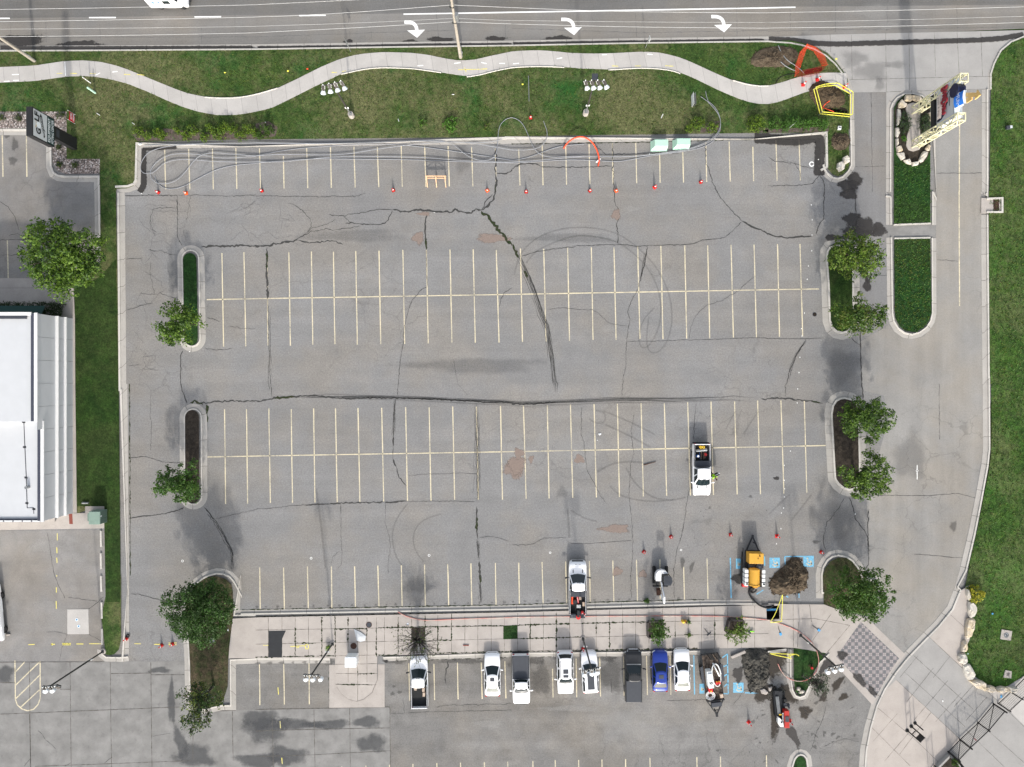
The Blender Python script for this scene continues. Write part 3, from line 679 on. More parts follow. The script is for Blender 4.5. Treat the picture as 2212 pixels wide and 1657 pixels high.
D = row([(1, 2, 3, '32 1585 37 300 238 1585 245 293 444 1577 451 291 651 1576 655 285 851 1575 858 281 1051 1568 1061 270 1254 1566 1261 273 1454 1560 1462 268 1654 1556 1663 262 1854 1550 1862 261 2065 1545 2071 258'),
 (2, 2, 3, '58 1543 64 250 260 1538 268 246 463 1533 472 240 667 1528 676 233 870 1525 879 233 1074 1518 1083 229 1276 1515 1280 205 1480 1580 1488 212 1683 1505 1691 208')])
mid = [(p, q) for pts in (tp(0, 1, '1785 930')+tp(1, 1, '0 922 2209 885')+tp(2, 1, '2209 845')+tp(3, 1, '440 838'), tp(0, 2, '1790 631')+tp(1, 2, '0 623 2209 585')+tp(2, 2, '2209 543')+tp(3, 2, '497 532')) for p, q in zip(pts, pts[1:])]
lines(LOT, 'stall_lines', A+B+Cr+D+mid, .118, 'line_paint')
Er = row([(1, 3, 3, '30 770 34 1122 240 765 245 1116 458 760 460 1115 1318 760 1326 1085 1535 765 1541 1078 1738 752 1744 1072 1943 752 1952 1068 2147 742 2156 1064'),
 (2, 3, 3, '350 808 354 1056 553 720 559 1054 757 710 764 1047 962 700 968 1040 1160 690 1169 1035 1363 690 1371 1032')])
Fr = row([(1, 3, 3, '740 1650 745 1950 948 1643 955 1950 1152 1637 1160 1950 1354 1630 1360 1950 1560 1622 1566 1950 1765 1618 1770 1950 1970 1615 1976 1950 2172 1610 2180 1950'),
 (2, 3, 3, '180 1603 186 1950 373 1597 378 1950 575 1594 580 1950 776 1590 780 1950 980 1588 985 1950 1190 1575 1195 1950 1595 1570 1600 1950 1798 1565 1803 1950 2195 1555 2200 1950')])
lines(SOUTH, 'stall_lines', Er+Fr, .11, 'line_paint', .012)
lines(SOUTH, 'accessible_stall_lines', row([(2, 3, 3, '1568 685 1575 1031 1858 678 1866 1024 1858 680 1815 712 1866 770 1825 790 1866 850 1828 872 1866 930 1830 962 1866 1024 1825 1022 2010 1015 2130 1020')]), .13, 'blue_paint', .012)
lines(LOT, 'accessible_stall_lines', row([(2, 2, 3, '1883 1500 1891 198'), (2, 2, 2, '2150 1492 2178 1490 2178 1490 2180 1570'), (2, 3, 3, '2110 165 2170 128'), (3, 2, 2, '145 1490 395 1488 145 1490 148 1560'), (3, 3, 3, '265 150 268 195 155 180 175 192')]), .13, 'blue_paint')
def accessible(parent, q, z, name='accessible_symbol'):
    (x0, y0), (x1, y1) = q
    mb = MB(); mb.sheet(V2([(x0, y0), (x1, y0), (x1, y1), (x0, y1)]), z); o = struct(mb, name, 'blue_paint', parent)
    m = MB(); cx, cy, s = (x0+x1)/2, (y0+y1)/2, (x1-x0)/22
    m.ribbon(V2(arc(cx+1*s, cy+2.2*s, 5*s, 190, 420, 14)), .12, z+.004)
    m.ribbon(V2([(cx-2*s, cy-4*s), (cx-1*s, cy+1*s), (cx+5*s, cy+1.5*s), (cx+7*s, cy+7*s)]), .12, z+.004)
    m.sheet(V2(arc(cx-2.5*s, cy-7*s, 1.8*s, 0, 330, 8)), z+.004)
    m.build('wheelchair_figure', 'line_paint', o)
accessible(LOT, tp(2, 2, '1932 1508 1975 1595'), .009)
accessible(LOT, tp(3, 2, '12 1500 102 1588'), .009)
accessible(LOT, tp(3, 2, '305 1490 395 1580'), .009)
accessible(SOUTH, tp(2, 3, '1908 928 1998 1014'), .013)
accessible(SOUTH, tp(2, 3, '1618 938 1660 1022'), .013)
# left lot
hat = row([(0, 3, 3, '130 738 133 1070 346 742 348 1060 215 748 135 835 346 745 135 950 346 860 135 1068 346 985 180 1140')])
ar_ = tp(0, 3, '133 1070 150 1120 190 1155 240 1170 290 1158 330 1115 348 1060')
lines(SLAB, 'hatched_island_lines', hat+list(zip(ar_, ar_[1:])), .12, 'line_paint', .013)
lines(SHOP, 'stall_lines', row([(0, 0, 0, '20 1170 26 1527 228 1170 233 1527'), (0, 1, 1, '64 415 73 820 276 500 286 815')])+[((-40, 290), (-39, 382)), ((-36, 518), (-34, 620))], .13, 'line_paint')
# road
lines(ROAD, 'lane_lines', [(a, b) for a, b in ((tp(0, 0, '-120 161')[0], tp(0, 0, '85 160')[0]), (tp(0, 0, '768 154')[0], tp(0, 0, '1000 153')[0]), (tp(0, 0, '1678 148')[0], tp(0, 0, '1908 146')[0]), (tp(1, 0, '373 136')[0], tp(1, 0, '602 134')[0]), (tp(1, 0, '1273 124')[0], tp(2, 0, '0 108')[0]), (tp(2, 0, '0 108')[0], tp(2, 0, '2209 70')[0]), (tp(3, 0, '0 69')[0], tp(3, 0, '238 64')[0]))]+[((-400+i*230, -56-i*.5), (-340+i*230, -56.5-i*.5)) for i in range(13)], .15, 'road_paint', .005)
def turn_arrow(x, y):
    m = MB(); k = 1/3.996
    q = lambda s: [(x+a*k, y+b*k) for a, b in zip(*[iter([float(t) for t in s.split()])]*2)]
    band = q('0 12 50 12 84 26 104 54 110 98')
    m.ribbon(smoothed(V2(band), 2), .385, .006)
    m.sheet(V2(q('24 85 178 78 110 148')), .0062)
    return struct(m, 'turn_arrow', 'road_paint', ROAD)
for c, xx, yy in ((1, 1280, 180), (2, 425, 157), (2, 1720, 133)): turn_arrow(tpx(c, xx), yy/3.996)
lines(DRIVE, 'centre_line', row([(3, 0, 0, '1652 1040 1650 1657'), (3, 1, 1, '1648 0 1652 985')]), .13, 'line_paint', .012)

# ---- cracks
def crack_pts(pts, amp=.07, step=.22):
    P = V2(pts); out = []
    for a, b in zip(P, P[1:]):
        n = max(1, int((b-a).length/step)); d = (b-a).normalized(); nr = Vector((-d.y, d.x, 0))
        for k in range(n): out.append(a.lerp(b, k/n)+nr*rnd.gauss(0, amp*.5))
    return out+[P[-1]]
def cracks(parent, name, lst, m='crack', z=.013):
    mb = MB()
    for w, amp, pts in lst:
        P = crack_pts(pts, amp)
        mb.ribbon(P, [max(.008, w*rnd.uniform(.45, 1.5)) for _ in P], z, taper=True)
    return struct(mb, name, m, parent)
def bundle(mb, pts, spread, n, w=.025, z=.013):
    for _ in range(n):
        o = rnd.gauss(0, spread*.45); P = V2(pts); a = rnd.random()*.25; b = 1-rnd.random()*.25
        P = resample(P, 40); P = P[int(a*40):max(int(a*40)+3, int(b*40))]
        Q = []
        for i, p in enumerate(P):
            d = (P[min(i+1, len(P)-1)]-P[max(i-1, 0)]).normalized()
            o += rnd.gauss(0, .02); Q.append(p+Vector((-d.y, d.x, 0))*(o+rnd.gauss(0, .025)))
        mb.ribbon(Q, [w*rnd.uniform(.4, 1.3) for _ in Q], z, taper=True)
K = []
t_ = tp
K += [(.14, .10, t_(1, 0, '2072 1290 2065 1500')), (.20, .12, t_(1, 0, '2065 1500 2080 1560 2066 1657')+t_(1, 1, '2066 0 2050 60 2010 110 1945 160')), (.10, .1, t_(1, 1, '2040 20 2000 60 1970 110 1945 160')),
 (.13, .10, t_(2, 0, '250 1438 160 1410 60 1420 0 1465')+t_(1, 0, '2209 1475 2140 1500 2075 1500')), (.07, .08, t_(2, 0, '250 1440 400 1447 700 1440 865 1435')), (.06, .08, t_(2, 0, '720 1260 760 1290 810 1335 1070 1330 1240 1320 1440 1325')),
 (.16, .12, t_(1, 1, '1945 160 1900 150 1860 185 1800 180 1720 150 1670 178 1560 170 1480 162 1420 155 1300 170 1180 155')), (.09, .1, t_(1, 1, '1180 155 1140 240 1110 265 1055 285 900 275 820 270 770 272')),
 (.06, .1, t_(1, 1, '1180 155 1060 150 980 170 870 190 750 208 620 198')), (.05, .08, t_(1, 1, '820 270 750 205')), (.05, .1, t_(1, 1, '900 295 740 320 660 333 600 318 480 340 400 380 320 420')), (.04, .08, t_(1, 1, '690 240 560 300 480 310 400 390')), (.04, .1, t_(1, 1, '270 95 350 125 400 160 465 235 480 300 440 350')),
 (.20, .12, t_(0, 1, '1735 475 1800 470 2209 465')+t_(1, 1, '0 470 100 465 190 450 300 428 360 415')), (.11, .1, t_(1, 1, '360 415 440 435 520 440 620 430 690 428 750 455')),
 (.14, .09, t_(1, 1, '1478 165 1460 260 1458 360 1470 500')), (.05, .03, t_(1, 1, '1470 500 1472 660 1478 815')), (.05, .06, t_(1, 1, '1478 815 1420 850 1345 940 1310 1040 1275 1180 1272 1310 1255 1400 1235 1520 1228 1657')+t_(1, 2, '1228 0 1222 100')),
 (.20, .06, t_(1, 1, '95 480 95 560 92 660 92 720 98 800 100 920')), (.05, .05, t_(1, 1, '100 920 105 1100 108 1330 118 1400 118 1480 125 1657')+t_(1, 2, '128 0 138 120')), (.04, .05, t_(1, 1, '108 1480 105 1657')+t_(1, 2, '112 0 118 60')),
 (.08, .1, t_(2, 0, '865 1240 870 1435 878 1657')+t_(2, 1, '880 0 890 100 920 160 922 240 902 300 915 350 915 450')),
 (.06, .07, t_(2, 1, '85 555 200 520 360 495 500 478 580 465 700 465 915 452 960 455 1090 470 1180 462 1360 458 1500 458 1580 445 1640 415 1820 400 1900 340 1980 260')),
 (.07, .1, t_(2, 0, '1668 1240 1672 1415 1690 1440 1740 1600 1775 1657')+t_(2, 1, '1765 0 1820 80 1900 170 1985 255')), (.15, .1, t_(2, 1, '1985 255 2080 305 2209 360')+t_(3, 1, '0 360 60 385 150 395 260 390 380 380')),
 (.07, .08, t_(2, 1, '1170 465 1150 590 1105 760 1090 830')), (.05, .06, t_(2, 1, '1090 830 1040 920 995 1035 1020 1100 1005 1160 990 1290 980 1400 985 1500 960 1600 955 1657')+t_(2, 2, '955 0 948 110')),
 (.03, .06, t_(2, 1, '300 1015 450 1000 600 1018 690 1018 740 1040 780 1085 840 1130 900 1148 1005 1158')), (.03, .08, t_(2, 1, '2110 720 2040 770 1960 850 1890 890 1820 935 1700 970 1640 1010 1585 1070 1550 1150 1525 1275')),
 (.04, .05, t_(2, 1, '990 1290 1200 1290 1500 1278 1700 1275 2095 1258 2209 1265')+t_(3, 1, '0 1265 320 1270 480 1258')), (.07, .07, t_(3, 1, '330 1275 250 1400 190 1540 160 1657')+t_(3, 2, '155 0 148 110')),
 (.14, .1, t_(3, 2, '-60 130 150 122 260 138 380 150 470 170')), (.11, .06, t_(3, 1, '755 0 755 150 760 190')), (.10, .05, t_(3, 1, '795 1180 800 1450 810 1657')+t_(3, 2, '805 0 815 60 820 130')), (.06, .06, t_(3, 1, '715 1262 760 1300 800 1330')),
 (.05, .08, t_(3, 2, '660 980 600 1090 510 1190 480 1300 480 1370 495 1455')), (.09, .08, t_(3, 2, '700 970 740 1090 755 1170 830 1260 860 1330 865 1400')), (.09, .06, t_(3, 2, '865 1090 860 1250 868 1450 868 1560 835 1610')),
 (.12, .1, t_(1, 2, '-500 170 -400 165 -320 150 -150 150 0 150 80 140 140 125 280 112')), (.13, .08, t_(1, 2, '280 112 500 100 640 118 800 128 1100 120 1300 125')), (.12, .1, t_(1, 2, '1300 125 1600 135 1920 155 2209 165')+t_(2, 2, '0 175 150 172 380 160')),
 (.10, .06, t_(1, 2, '1200 130 1195 240 1190 380 1185 460')), (.17, .06, t_(1, 2, '1185 455 1185 540')), (.06, .05, t_(1, 2, '1185 540 1178 650')), (.14, .07, t_(1, 2, '1178 650 1210 715')), (.08, .06, t_(1, 2, '1210 715 1235 810 1270 850 1300 880')),
 (.12, .09, t_(1, 2, '420 1045 600 1038 720 1032 900 1026 1100 1018')), (.15, .08, t_(1, 2, '1110 1022 1200 1020 1300 1012')), (.035, .05, t_(1, 2, '1310 1018 1500 1012 1700 1012 1890 1018')), (.035, .06, t_(0, 2, '1850 1165 2209 1085')+t_(1, 2, '0 1080 180 1072 300 1052 420 1045')),
 (.03, .04, t_(1, 2, '1310 792 1500 775 1600 778 1740 770 1910 778')), (.06, .05, t_(1, 2, '730 1035 732 1130')), (.035, .05, t_(1, 2, '732 1130 735 1350 742 1450 735 1560 700 1600')), (.03, .06, t_(1, 2, '1118 1020 1115 1200 1150 1320 1162 1400 1145 1500 1138 1640')), (.03, .05, t_(1, 2, '720 1440 660 1500 648 1560')),
 (.16, .05, t_(1, 2, '1905 1060 1903 1180 1905 1270 1915 1340')), (.05, .04, t_(1, 2, '1915 1340 1920 1450 1925 1520')), (.22, .05, t_(1, 2, '1925 1530 1932 1657')+t_(1, 3, '1935 0 1935 70')), (.05, .05, t_(1, 3, '1935 70 1940 240')),
 (.03, .06, t_(1, 2, '1920 1330 2000 1315 2100 1330 2180 1360')), (.035, .08, t_(2, 2, '0 1390 170 1388 290 1325 340 1335 440 1325 470 1330')), (.035, .06, t_(2, 2, '470 1355 520 1380 700 1375 1035 1352')),
 (.04, .06, t_(2, 2, '1055 260 1028 390 1040 520 1052 600 1025 690 1015 850 1010 950 1025 1100 1038 1240 1040 1480 1025 1657')+t_(2, 3, '1025 0 1030 200')), (.04, .06, t_(2, 2, '600 200 598 440 620 500 635 640 645 740 720 880 770 980 815 1028')), (.05, .06, t_(2, 2, '1590 165 1575 300 1565 480')), (.05, .06, t_(2, 2, '1535 890 1505 1040 1495 1150 1460 1320 1420 1450 1395 1600')+t_(2, 3, '1395 0 1400 200')),
 (.07, .06, t_(0, 1, '1075 35 1300 30 1530 32 1532 380 1540 410 1575 470')), (.04, .08, t_(0, 1, '1530 32 1700 28 2000 38 2209 25')+t_(1, 1, '0 35 500 42 850 40 950 15')), (.04, .1, t_(0, 1, '1640 40 1630 140 1605 270')), (.04, .1, t_(0, 1, '1530 140 1400 135 1320 150 1300 220 1300 320 1355 350')), (.05, .08, t_(0, 1, '1280 500 1330 515 1380 505 1450 535 1530 545')), (.04, .08, t_(0, 1, '1085 580 1230 570')), (.04, .1, t_(0, 1, '1200 880 1330 885 1380 878 1470 905 1530 915')), (.03, .08, t_(0, 1, '1300 600 1295 720 1320 830 1335 890')), (.04, .08, t_(0, 1, '1090 1020 1170 1005 1200 985 1320 960')),
 (.05, .08, t_(0, 1, '1770 1350 1860 1365 2000 1355')), (.05, .06, t_(0, 1, '1785 1085 1850 1100 1900 1125')), (.03, .08, t_(0, 1, '1970 1155 2100 1180 2209 1180')),
 (.08, .05, t_(0, 1, '1580 1370 1560 1400 1558 1657')+t_(0, 2, '1560 0 1580 80 1615 170')), (.03, .06, t_(0, 1, '1100 1500 1210 1495')), (.03, .06, t_(0, 1, '1215 1528 1370 1540')), (.03, .08, t_(0, 2, '1300 80 1295 280 1310 400 1300 580')), (.05, .06, t_(0, 2, '1105 640 1240 628 1300 640 1400 675 1555 680')),
 (.09, .06, t_(0, 2, '1110 1160 1230 1145 1430 1120 1540 1090 1590 1065')), (.12, .05, t_(0, 2, '1760 1060 1800 1110 1840 1165')), (.05, .06, t_(0, 3, '1130 162 1200 165 1300 195 1440 225')), (.05, .06, t_(1, 1, '2209 830 2140 870 2110 940 2095 1000')),
 (.05, .08, t_(3, 0, '0 1360 60 1395 220 1410 350 1450 420 1460')), (.05, .08, t_(3, 0, '220 1410 270 1480 280 1560')), (.06, .08, t_(3, 0, '0 1608 250 1600 380 1590 440 1520 470 1460')), (.09, .06, t_(3, 0, '440 1520 480 1560 490 1657')+t_(3, 1, '485 0 480 230 430 300 415 370'))]
cracks(LOT, 'asphalt_cracks', K)
mb = MB()
bundle(mb, t_(2, 1, '0 450 60 560 130 700 200 860 260 1050 310 1180 345 1400 375 1657')+t_(2, 2, '385 0 385 150'), .42, 13, .036)
bundle(mb, t_(1, 2, '280 110 640 110 1200 120 1900 150 2209 165')+t_(2, 2, '0 178 400 160 900 140 1500 140 1900 120 2209 140')+t_(3, 2, '20 130'), .36, 15, .020)
bundle(mb, t_(1, 2, '1910 160 1915 500 1920 800 1912 1050'), .35, 11, .03)
bundle(mb, t_(1, 2, '1915 1340 1925 1520'), .25, 6, .03); bundle(mb, t_(1, 3, '1935 40 1942 245'), .22, 5, .035)
bundle(mb, t_(1, 2, '1195 140 1192 300 1186 450'), .15, 4, .03); bundle(mb, t_(0, 2, '1800 1110 1900 1260 2000 1450 2010 1620'), .18, 6, .045)
bundle(mb, t_(1, 1, '110 950 115 1350 125 1657'), .22, 4, .02); bundle(mb, t_(2, 1, '1170 470 1130 640 1100 760'), .2, 5, .03); bundle(mb, t_(3, 1, '330 1280 230 1440 165 1657'), .14, 4, .03)
struct(mb, 'crack_bundles', 'crack', LOT)
W = [(.30, .2, t_(1, 1, '1945 165 2000 215 2060 290 2110 350 2160 410 2209 465')), (.32, .12, t_(2, 1, '0 455 30 520 55 570')), (.24, .1, t_(2, 1, '105 680 135 740')), (.20, .1, t_(1, 1, '95 520 92 660')), (.2, .1, t_(1, 2, '150 125 330 112')), (.22, .1, t_(1, 2, '1905 1150 1905 1260')), (.22, .08, t_(1, 3, '1935 0 1932 70')), (.2, .1, t_(1, 1, '1460 400 1470 500')), (.2, .1, t_(3, 2, '380 148 450 165')), (.28, .15, t_(0, 2, '1780 180 1785 260 1790 330')), (.22, .2, t_(0, 2, '1640 165 1720 165 1750 185')), (.12, .1, t_(1, 0, '2066 1590 2070 1657'))]
cracks(LOT, 'crack_weeds', W, 'weed', .016)
# network of fine cracks, north-west corner
H = []
for _ in range(60):
    x, y = rnd.uniform(282, 660), rnd.uniform(425, 525)
    if rnd.random() < .3: x, y = rnd.uniform(275, 380), rnd.uniform(425, 780)
    a = rnd.choice((0, 90, 180, 270))+rnd.gauss(0, 22); P = [(x, y)]
    for k in range(rnd.randint(3, 7)):
        a += rnd.gauss(0, 28); l = rnd.uniform(5, 13); P.append((P[-1][0]+l*math.cos(math.radians(a)), P[-1][1]+l*math.sin(math.radians(a))))
    H.append((.028, .05, [p for p in P]))
cracks(LOT, 'fine_cracks', [h for h in H if all(275 < p[0] < 700 and 415 < p[1] < 800 and not (378 < p[0] < 452 and p[1] > 520) for p in h[2])], 'hairline', .012)
cracks(SOUTH, 'asphalt_cracks', [(.10, .1, t_(1, 3, '1655 740 1650 790 1630 850 1635 935')), (.03, .08, t_(1, 3, '1550 1140 1620 1122 1850 1118 2209 1108')), (.03, .05, t_(1, 3, '1160 1195 1500 1180 2209 1165')), (.03, .06, t_(1, 3, '1270 1060 1280 1190')), (.04, .06, t_(3, 3, '500 1130 470 1250 410 1370 385 1480 365 1520')), (.03, .06, t_(3, 3, '480 1480 560 1440 680 1410 790 1440')), (.04, .06, t_(2, 3, '860 920 858 1020')), (.03, .08, t_(2, 3, '1330 1085 1700 1072')), (.03, .06, t_(2, 3, '2209 900 2000 1000 1900 1130'))], z=.018)
# joints of slabs
def joints(parent, name, lst, w=.035, z=0, m='joint', amp=.012):
    mb = MB()
    for p in lst:
        P = crack_pts(p, amp, .3); mb.ribbon(P, [w*rnd.uniform(.4, 1.6) for _ in P], z)
    return struct(mb, name, m, parent)
sj = [t_(0, 3, f'{a} 752 {a+4} 1170 {a+10} 1657') for a in (255, 605, 952, 1302)]+[t_(0, 3, '255 1200 265 1657 270 1900'), t_(0, 3, '0 752 900 748'), t_(0, 3, '0 1200 1000 1160 1550 1138'), t_(0, 3, '300 1650 1000 1625 1660 1600'), t_(0, 3, '0 925 130 930'), t_(0, 3, '610 985 520 985'), t_(0, 3, '1305 860 1590 858'), t_(0, 3, '960 850 1300 845'), t_(0, 3, '1665 1330 1665 1590'), t_(0, 3, '2005 1175 2012 1600'), t_(0, 3, '1860 1172 2035 1168'), t_(1, 3, '140 1190 150 1657'), t_(1, 3, '500 1160 510 1657'), t_(1, 3, '808 1150 815 1657'), t_(1, 3, '1155 1140 1160 1657'), t_(1, 3, '0 1160 630 1148 1155 1138'), t_(1, 3, '0 1345 500 1330 1155 1318'), t_(1, 3, '0 1565 500 1550 1155 1515')]
joints(SLAB, 'slab_joints', sj, .055, .016)
joints(SLAB, 'slab_cracks', [t_(0, 3, '210 1650 265 1580'), t_(0, 3, '560 1650 615 1615'), t_(0, 3, '900 1620 970 1570'), t_(0, 3, '330 1340 400 1420 480 1500'), t_(0, 3, '1320 1390 1470 1365')], .035, .015, 'crack', .06)
xs = [110, 228, 342, 456, 571, 686, 798, 880, 960, 1042, 1110, 1228, 1345, 1460, 1570, 1688, 1803, 1915, 2030, 2143]
wj = []
for a in xs:
    yb = 705 if a < 690 else (1080 if a < 1040 else 690)
    if a in (798, 960): yb = 920
    wj.append(t_(1, 3, f'{a} 362 {a} {yb}') if a < 1345 else t_(1, 3, f'{a} 345 {a} 665'))
for a in (48, 157, 270, 382, 497, 612, 725, 840, 953, 1065, 1180, 1296, 1405, 1520, 1632, 1745, 1858, 1975, 2090): wj.append(t_(2, 3, f'{a} {325-a*.03:.0f} {a} {655-a*.015:.0f}'))
wj += [t_(1, 3, '0 470 340 465 2209 435')+t_(2, 3, '0 430 1150 400 2209 385')+t_(3, 3, '0 382 400 372 520 395 700 430'), t_(1, 3, '0 592 342 585 1050 570')+t_(1, 3, '1050 570 2209 545')+t_(2, 3, '0 545 1100 520 2209 500'), t_(1, 3, '690 692 1048 685'), t_(1, 3, '690 765 1048 760'), t_(1, 3, '690 845 1048 845'), t_(1, 3, '690 938 1040 942'), t_(3, 3, '212 245 214 620'), t_(3, 3, '355 250 370 400'), t_(3, 3, '540 330 380 560'), t_(3, 3, '258 400 250 620'), t_(3, 3, '700 430 500 670')]
joints(WALKO, 'walk_joints', wj, .04, .150)
wd = MB()
for p in ([t_(1, 3, f'{a} {b} {a} {c}') for a, b, c in ((342, 450, 690), (571, 360, 700), (686, 350, 700), (797, 360, 440), (797, 460, 575), (958, 450, 575), (1040, 450, 700), (1228, 360, 680), (1460, 345, 450), (1570, 440, 670), (1688, 330, 560), (880, 820, 870))]+[t_(1, 3, '340 585 520 583'), t_(1, 3, '690 462 960 458'), t_(1, 3, '1060 452 1560 440'), t_(1, 3, '1560 440 2140 432'), t_(1, 3, '1570 558 1690 558'), t_(1, 3, '880 848 1040 845'), t_(1, 3, '700 938 1010 942'), t_(2, 3, '0 430 500 415'), t_(2, 3, '600 412 1150 400'), t_(2, 3, '50 545 600 530'), t_(2, 3, '157 430 157 540'), t_(2, 3, '382 330 382 640'), t_(2, 3, '725 410 725 500'), t_(2, 3, '840 400 840 620'), t_(2, 3, '1745 400 1745 560'), t_(2, 3, '1405 430 1405 550'), t_(2, 3, '1480 510 1560 515'), t_(2, 3, '1100 410 1280 395'), t_(1, 3, '0 705 680 692'), t_(1, 3, '1060 688 1220 685'), t_(1, 3, '1500 672 2209 655'), t_(2, 3, '0 655 1600 628')]):
    P = crack_pts(p, .05, .14); wd.ribbon(P, [max(.015, .16*rnd.random()**1.3) if rnd.random() < .7 else .26*rnd.random() for _ in P], .156)
struct(wd, 'joint_weeds', 'weed', WALKO)
ke = MB()
for p in (t_(1, 3, '-120 300 1200 275 2209 256')+t_(2, 3, '900 230 1660 212'), t_(1, 3, '0 360 2209 320')+t_(2, 3, '1600 275'), t_(1, 3, '1110 740 2209 705')+t_(2, 3, '1600 688'), t_(0, 0, '1260 1290 2209 1262')+t_(1, 0, '1200 1250 2209 1236')+t_(2, 0, '0 1245 1000 1232 2209 1202')+t_(3, 0, '0 1205 460 1200'), t_(0, 2, '1118 0 1125 1657'), t_(1, 3, '632 780 632 1140')):
    P = crack_pts(p, .05, .2); ke.ribbon(P, [.02+.16*rnd.random()**2 for _ in P], .018)
struct(ke, 'gutter_weeds', 'weed', LOT)
pj = []
for k in range(-8, 22):
    a = 1100+k*115; pj.append(t_(3, 3, f'{a-900} {900-815+0} {a+900} {900+815}'))
pj = [t_(3, 3, s) for s in ('1250 690 1760 1150', '1170 830 1480 1110 1690 1300', '1100 900 1650 1410', '940 1140 1270 1420 1560 1700', '890 1310 1220 1640', '1390 535 1660 790 1900 1010 2209 1310', '1290 690 1130 880', '1420 800 1190 1090', '1545 905 1250 1250', '1660 1010 1440 1260', '1560 700 1420 880', '1760 950 1600 1130', '1880 1050 1700 1250', '1230 1330 1000 1600', '1110 1190 900 1430', '1400 1180 1130 1540', '1570 340 1690 450', '1850 1300 2209 1620', '1900 1010 1850 930', '1700 1330 2209 1820')]
joints(PLAZA, 'plaza_joints', pj, .03, .141)
joints(APRON, 'apron_joints', [t_(3, 0, s) for s in ('695 690 1915 660', '720 300 725 690', '1015 290 1020 795', '1215 285 1222 780', '1435 280 1445 660', '1630 275 1650 660', '1835 280 1850 660', '535 300 540 450', '1020 795 1900 770')], .03, .016)
joints(DRIVE, 'drive_joints', [t_(3, 0, '1450 1498 1845 1495'), t_(3, 0, '755 1440 1015 1436'), t_(3, 1, '1060 720 760 728'), t_(3, 2, '1475 0 1480 480'), t_(3, 2, '860 960 1400 965 1640 945 1790 985'), t_(3, 2, '1260 1470 1680 1500'), t_(3, 1, '1460 585 1640 600'), t_(3, 0, '890 800 900 1657')], .04, .014, 'crack', .05)
joints(REAR, 'lot_cracks', [t_(0, 2, '410 1280 440 1480 470 1657')+t_(0, 3, '480 30 560 200'), t_(0, 3, '765 295 850 230 890 190'), t_(0, 3, '770 510 880 570'), t_(0, 3, '580 510 530 640 515 740'), t_(0, 3, '400 490 500 490 580 510'), t_(0, 3, '590 190 840 225')], .04, .010, 'crack', .06)
joints(SHOP, 'lot_cracks', [t_(0, 1, '0 85 70 130 130 220 165 330'), t_(0, 1, '80 375 150 360 230 400 330 350'), t_(0, 1, '0 415 300 410'), t_(0, 1, '0 545 200 545 270 550')], .04, .010, 'crack', .06)
joints(ROAD, 'road_cracks', [t_(0, 0, s) for s in ('90 0 95 290', '395 190 400 370', '860 210 865 360', '1735 240 1740 380', '2025 20 2030 330', '0 325 2209 320')]+[t_(1, 0, s) for s in ('725 0 790 350', '1545 0 1578 370', '990 240 1000 360', '2152 210 2150 370', '0 320 1700 262', '1215 0 1218 60')]+[t_(2, 0, s) for s in ('500 0 505 60', '690 110 695 200', '1065 110 1075 320', '1940 60 1940 330', '0 245 1100 285 2209 265')]+[t_(3, 0, s) for s in ('190 80 195 290', '585 0 580 280', '1030 0 1025 270', '1630 60 1635 270', '1975 170 1975 260', '0 270 2209 235')], .035, .006, 'hairline', .04)

# ---- stains and painted shade
def blob(mb, x, y, rx, ry, z, n=22, rot=0.0):
    vs = [G(x, y, z)]; st = [(1, 0, 0)]; ca, sa = math.cos(rot), math.sin(rot)
    for ring, a in ((.5, .72), (1.0, 0)):
        for k in range(n):
            t = 2*PI*k/n; q = ring*(1+.16*math.sin(3*t+x)+.10*math.sin(5*t+y))
            px, py = rx*q*math.cos(t), ry*q*math.sin(t)
            vs.append(G(x+px*ca-py*sa, y+px*sa+py*ca, z)); st.append((a, 0, 0))
    fs = [(0, 1+(k+1) % n, 1+k) for k in range(n)]+[(1+k, 1+(k+1) % n, 1+n+(k+1) % n, 1+n+k) for k in range(n)]
    mb.add(vs, fs, 0, st)
def stains(parent, name, m, lst, z):
    mb = MB()
    for i, q in enumerate(lst): blob(mb, *q[:4], z+i*.0004, rot=q[4] if len(q) > 4 else 0)
    return struct(mb, name, m, parent)
def strip(mb, pts, w, z, n=6):          # soft-edged band
    P = smoothed(V2(pts), 2); vs = []; st = []
    for i, p in enumerate(P):
        d = (P[min(i+1, len(P)-1)]-P[max(i-1, 0)]).normalized(); nr = Vector((-d.y, d.x, 0)); e = 0 if i in (0, len(P)-1) else 1
        for o, a in ((-.5, 0), (-.22, .9), (.22, .9), (.5, 0)): vs.append(p+nr*w*o+Vector((0, 0, z))); st.append((a*e, 0, 0))
    mb.add(vs, [(i*4+k, i*4+k+1, i*4+k+5, i*4+k+4)[::-1] for i in range(len(P)-1) for k in range(3)], 0, st)
def T1(c, r, x, y): return tp(c, r, f'{x} {y}')[0]
mb = MB()
for c, pts, w in ((0, '0 412 120 414 420 418 1400 416 2209 412', .55), (1, '0 415 600 410 1060 400 1500 392 2100 388 2209 386', .5), (2, '0 382 600 372 1200 364 2209 350', .5), (3, '0 342 200 345 400 378 600 385 1000 372 1400 362 1800 350 2000 338 2209 300', .75)):
    strip(mb, tp(c, 0, pts), w, .034+c*.001)
blob(mb, *T1(0, 0, 190, 350), 62, 16, .008); blob(mb, *T1(0, 0, 700, 380), 60, 8, .0085); blob(mb, *T1(1, 0, 800, 365), 14, 7, .008); blob(mb, *T1(1, 0, 1590, 345), 38, 8, .008); blob(mb, *T1(1, 0, 2070, 342), 28, 9, .008); blob(mb, *T1(2, 0, 400, 335), 38, 8, .008); blob(mb, *T1(1, 0, 1330, 360), 22, 5, .008)
struct(mb, 'gutter_water', 'wet', ROAD)
mb = MB()
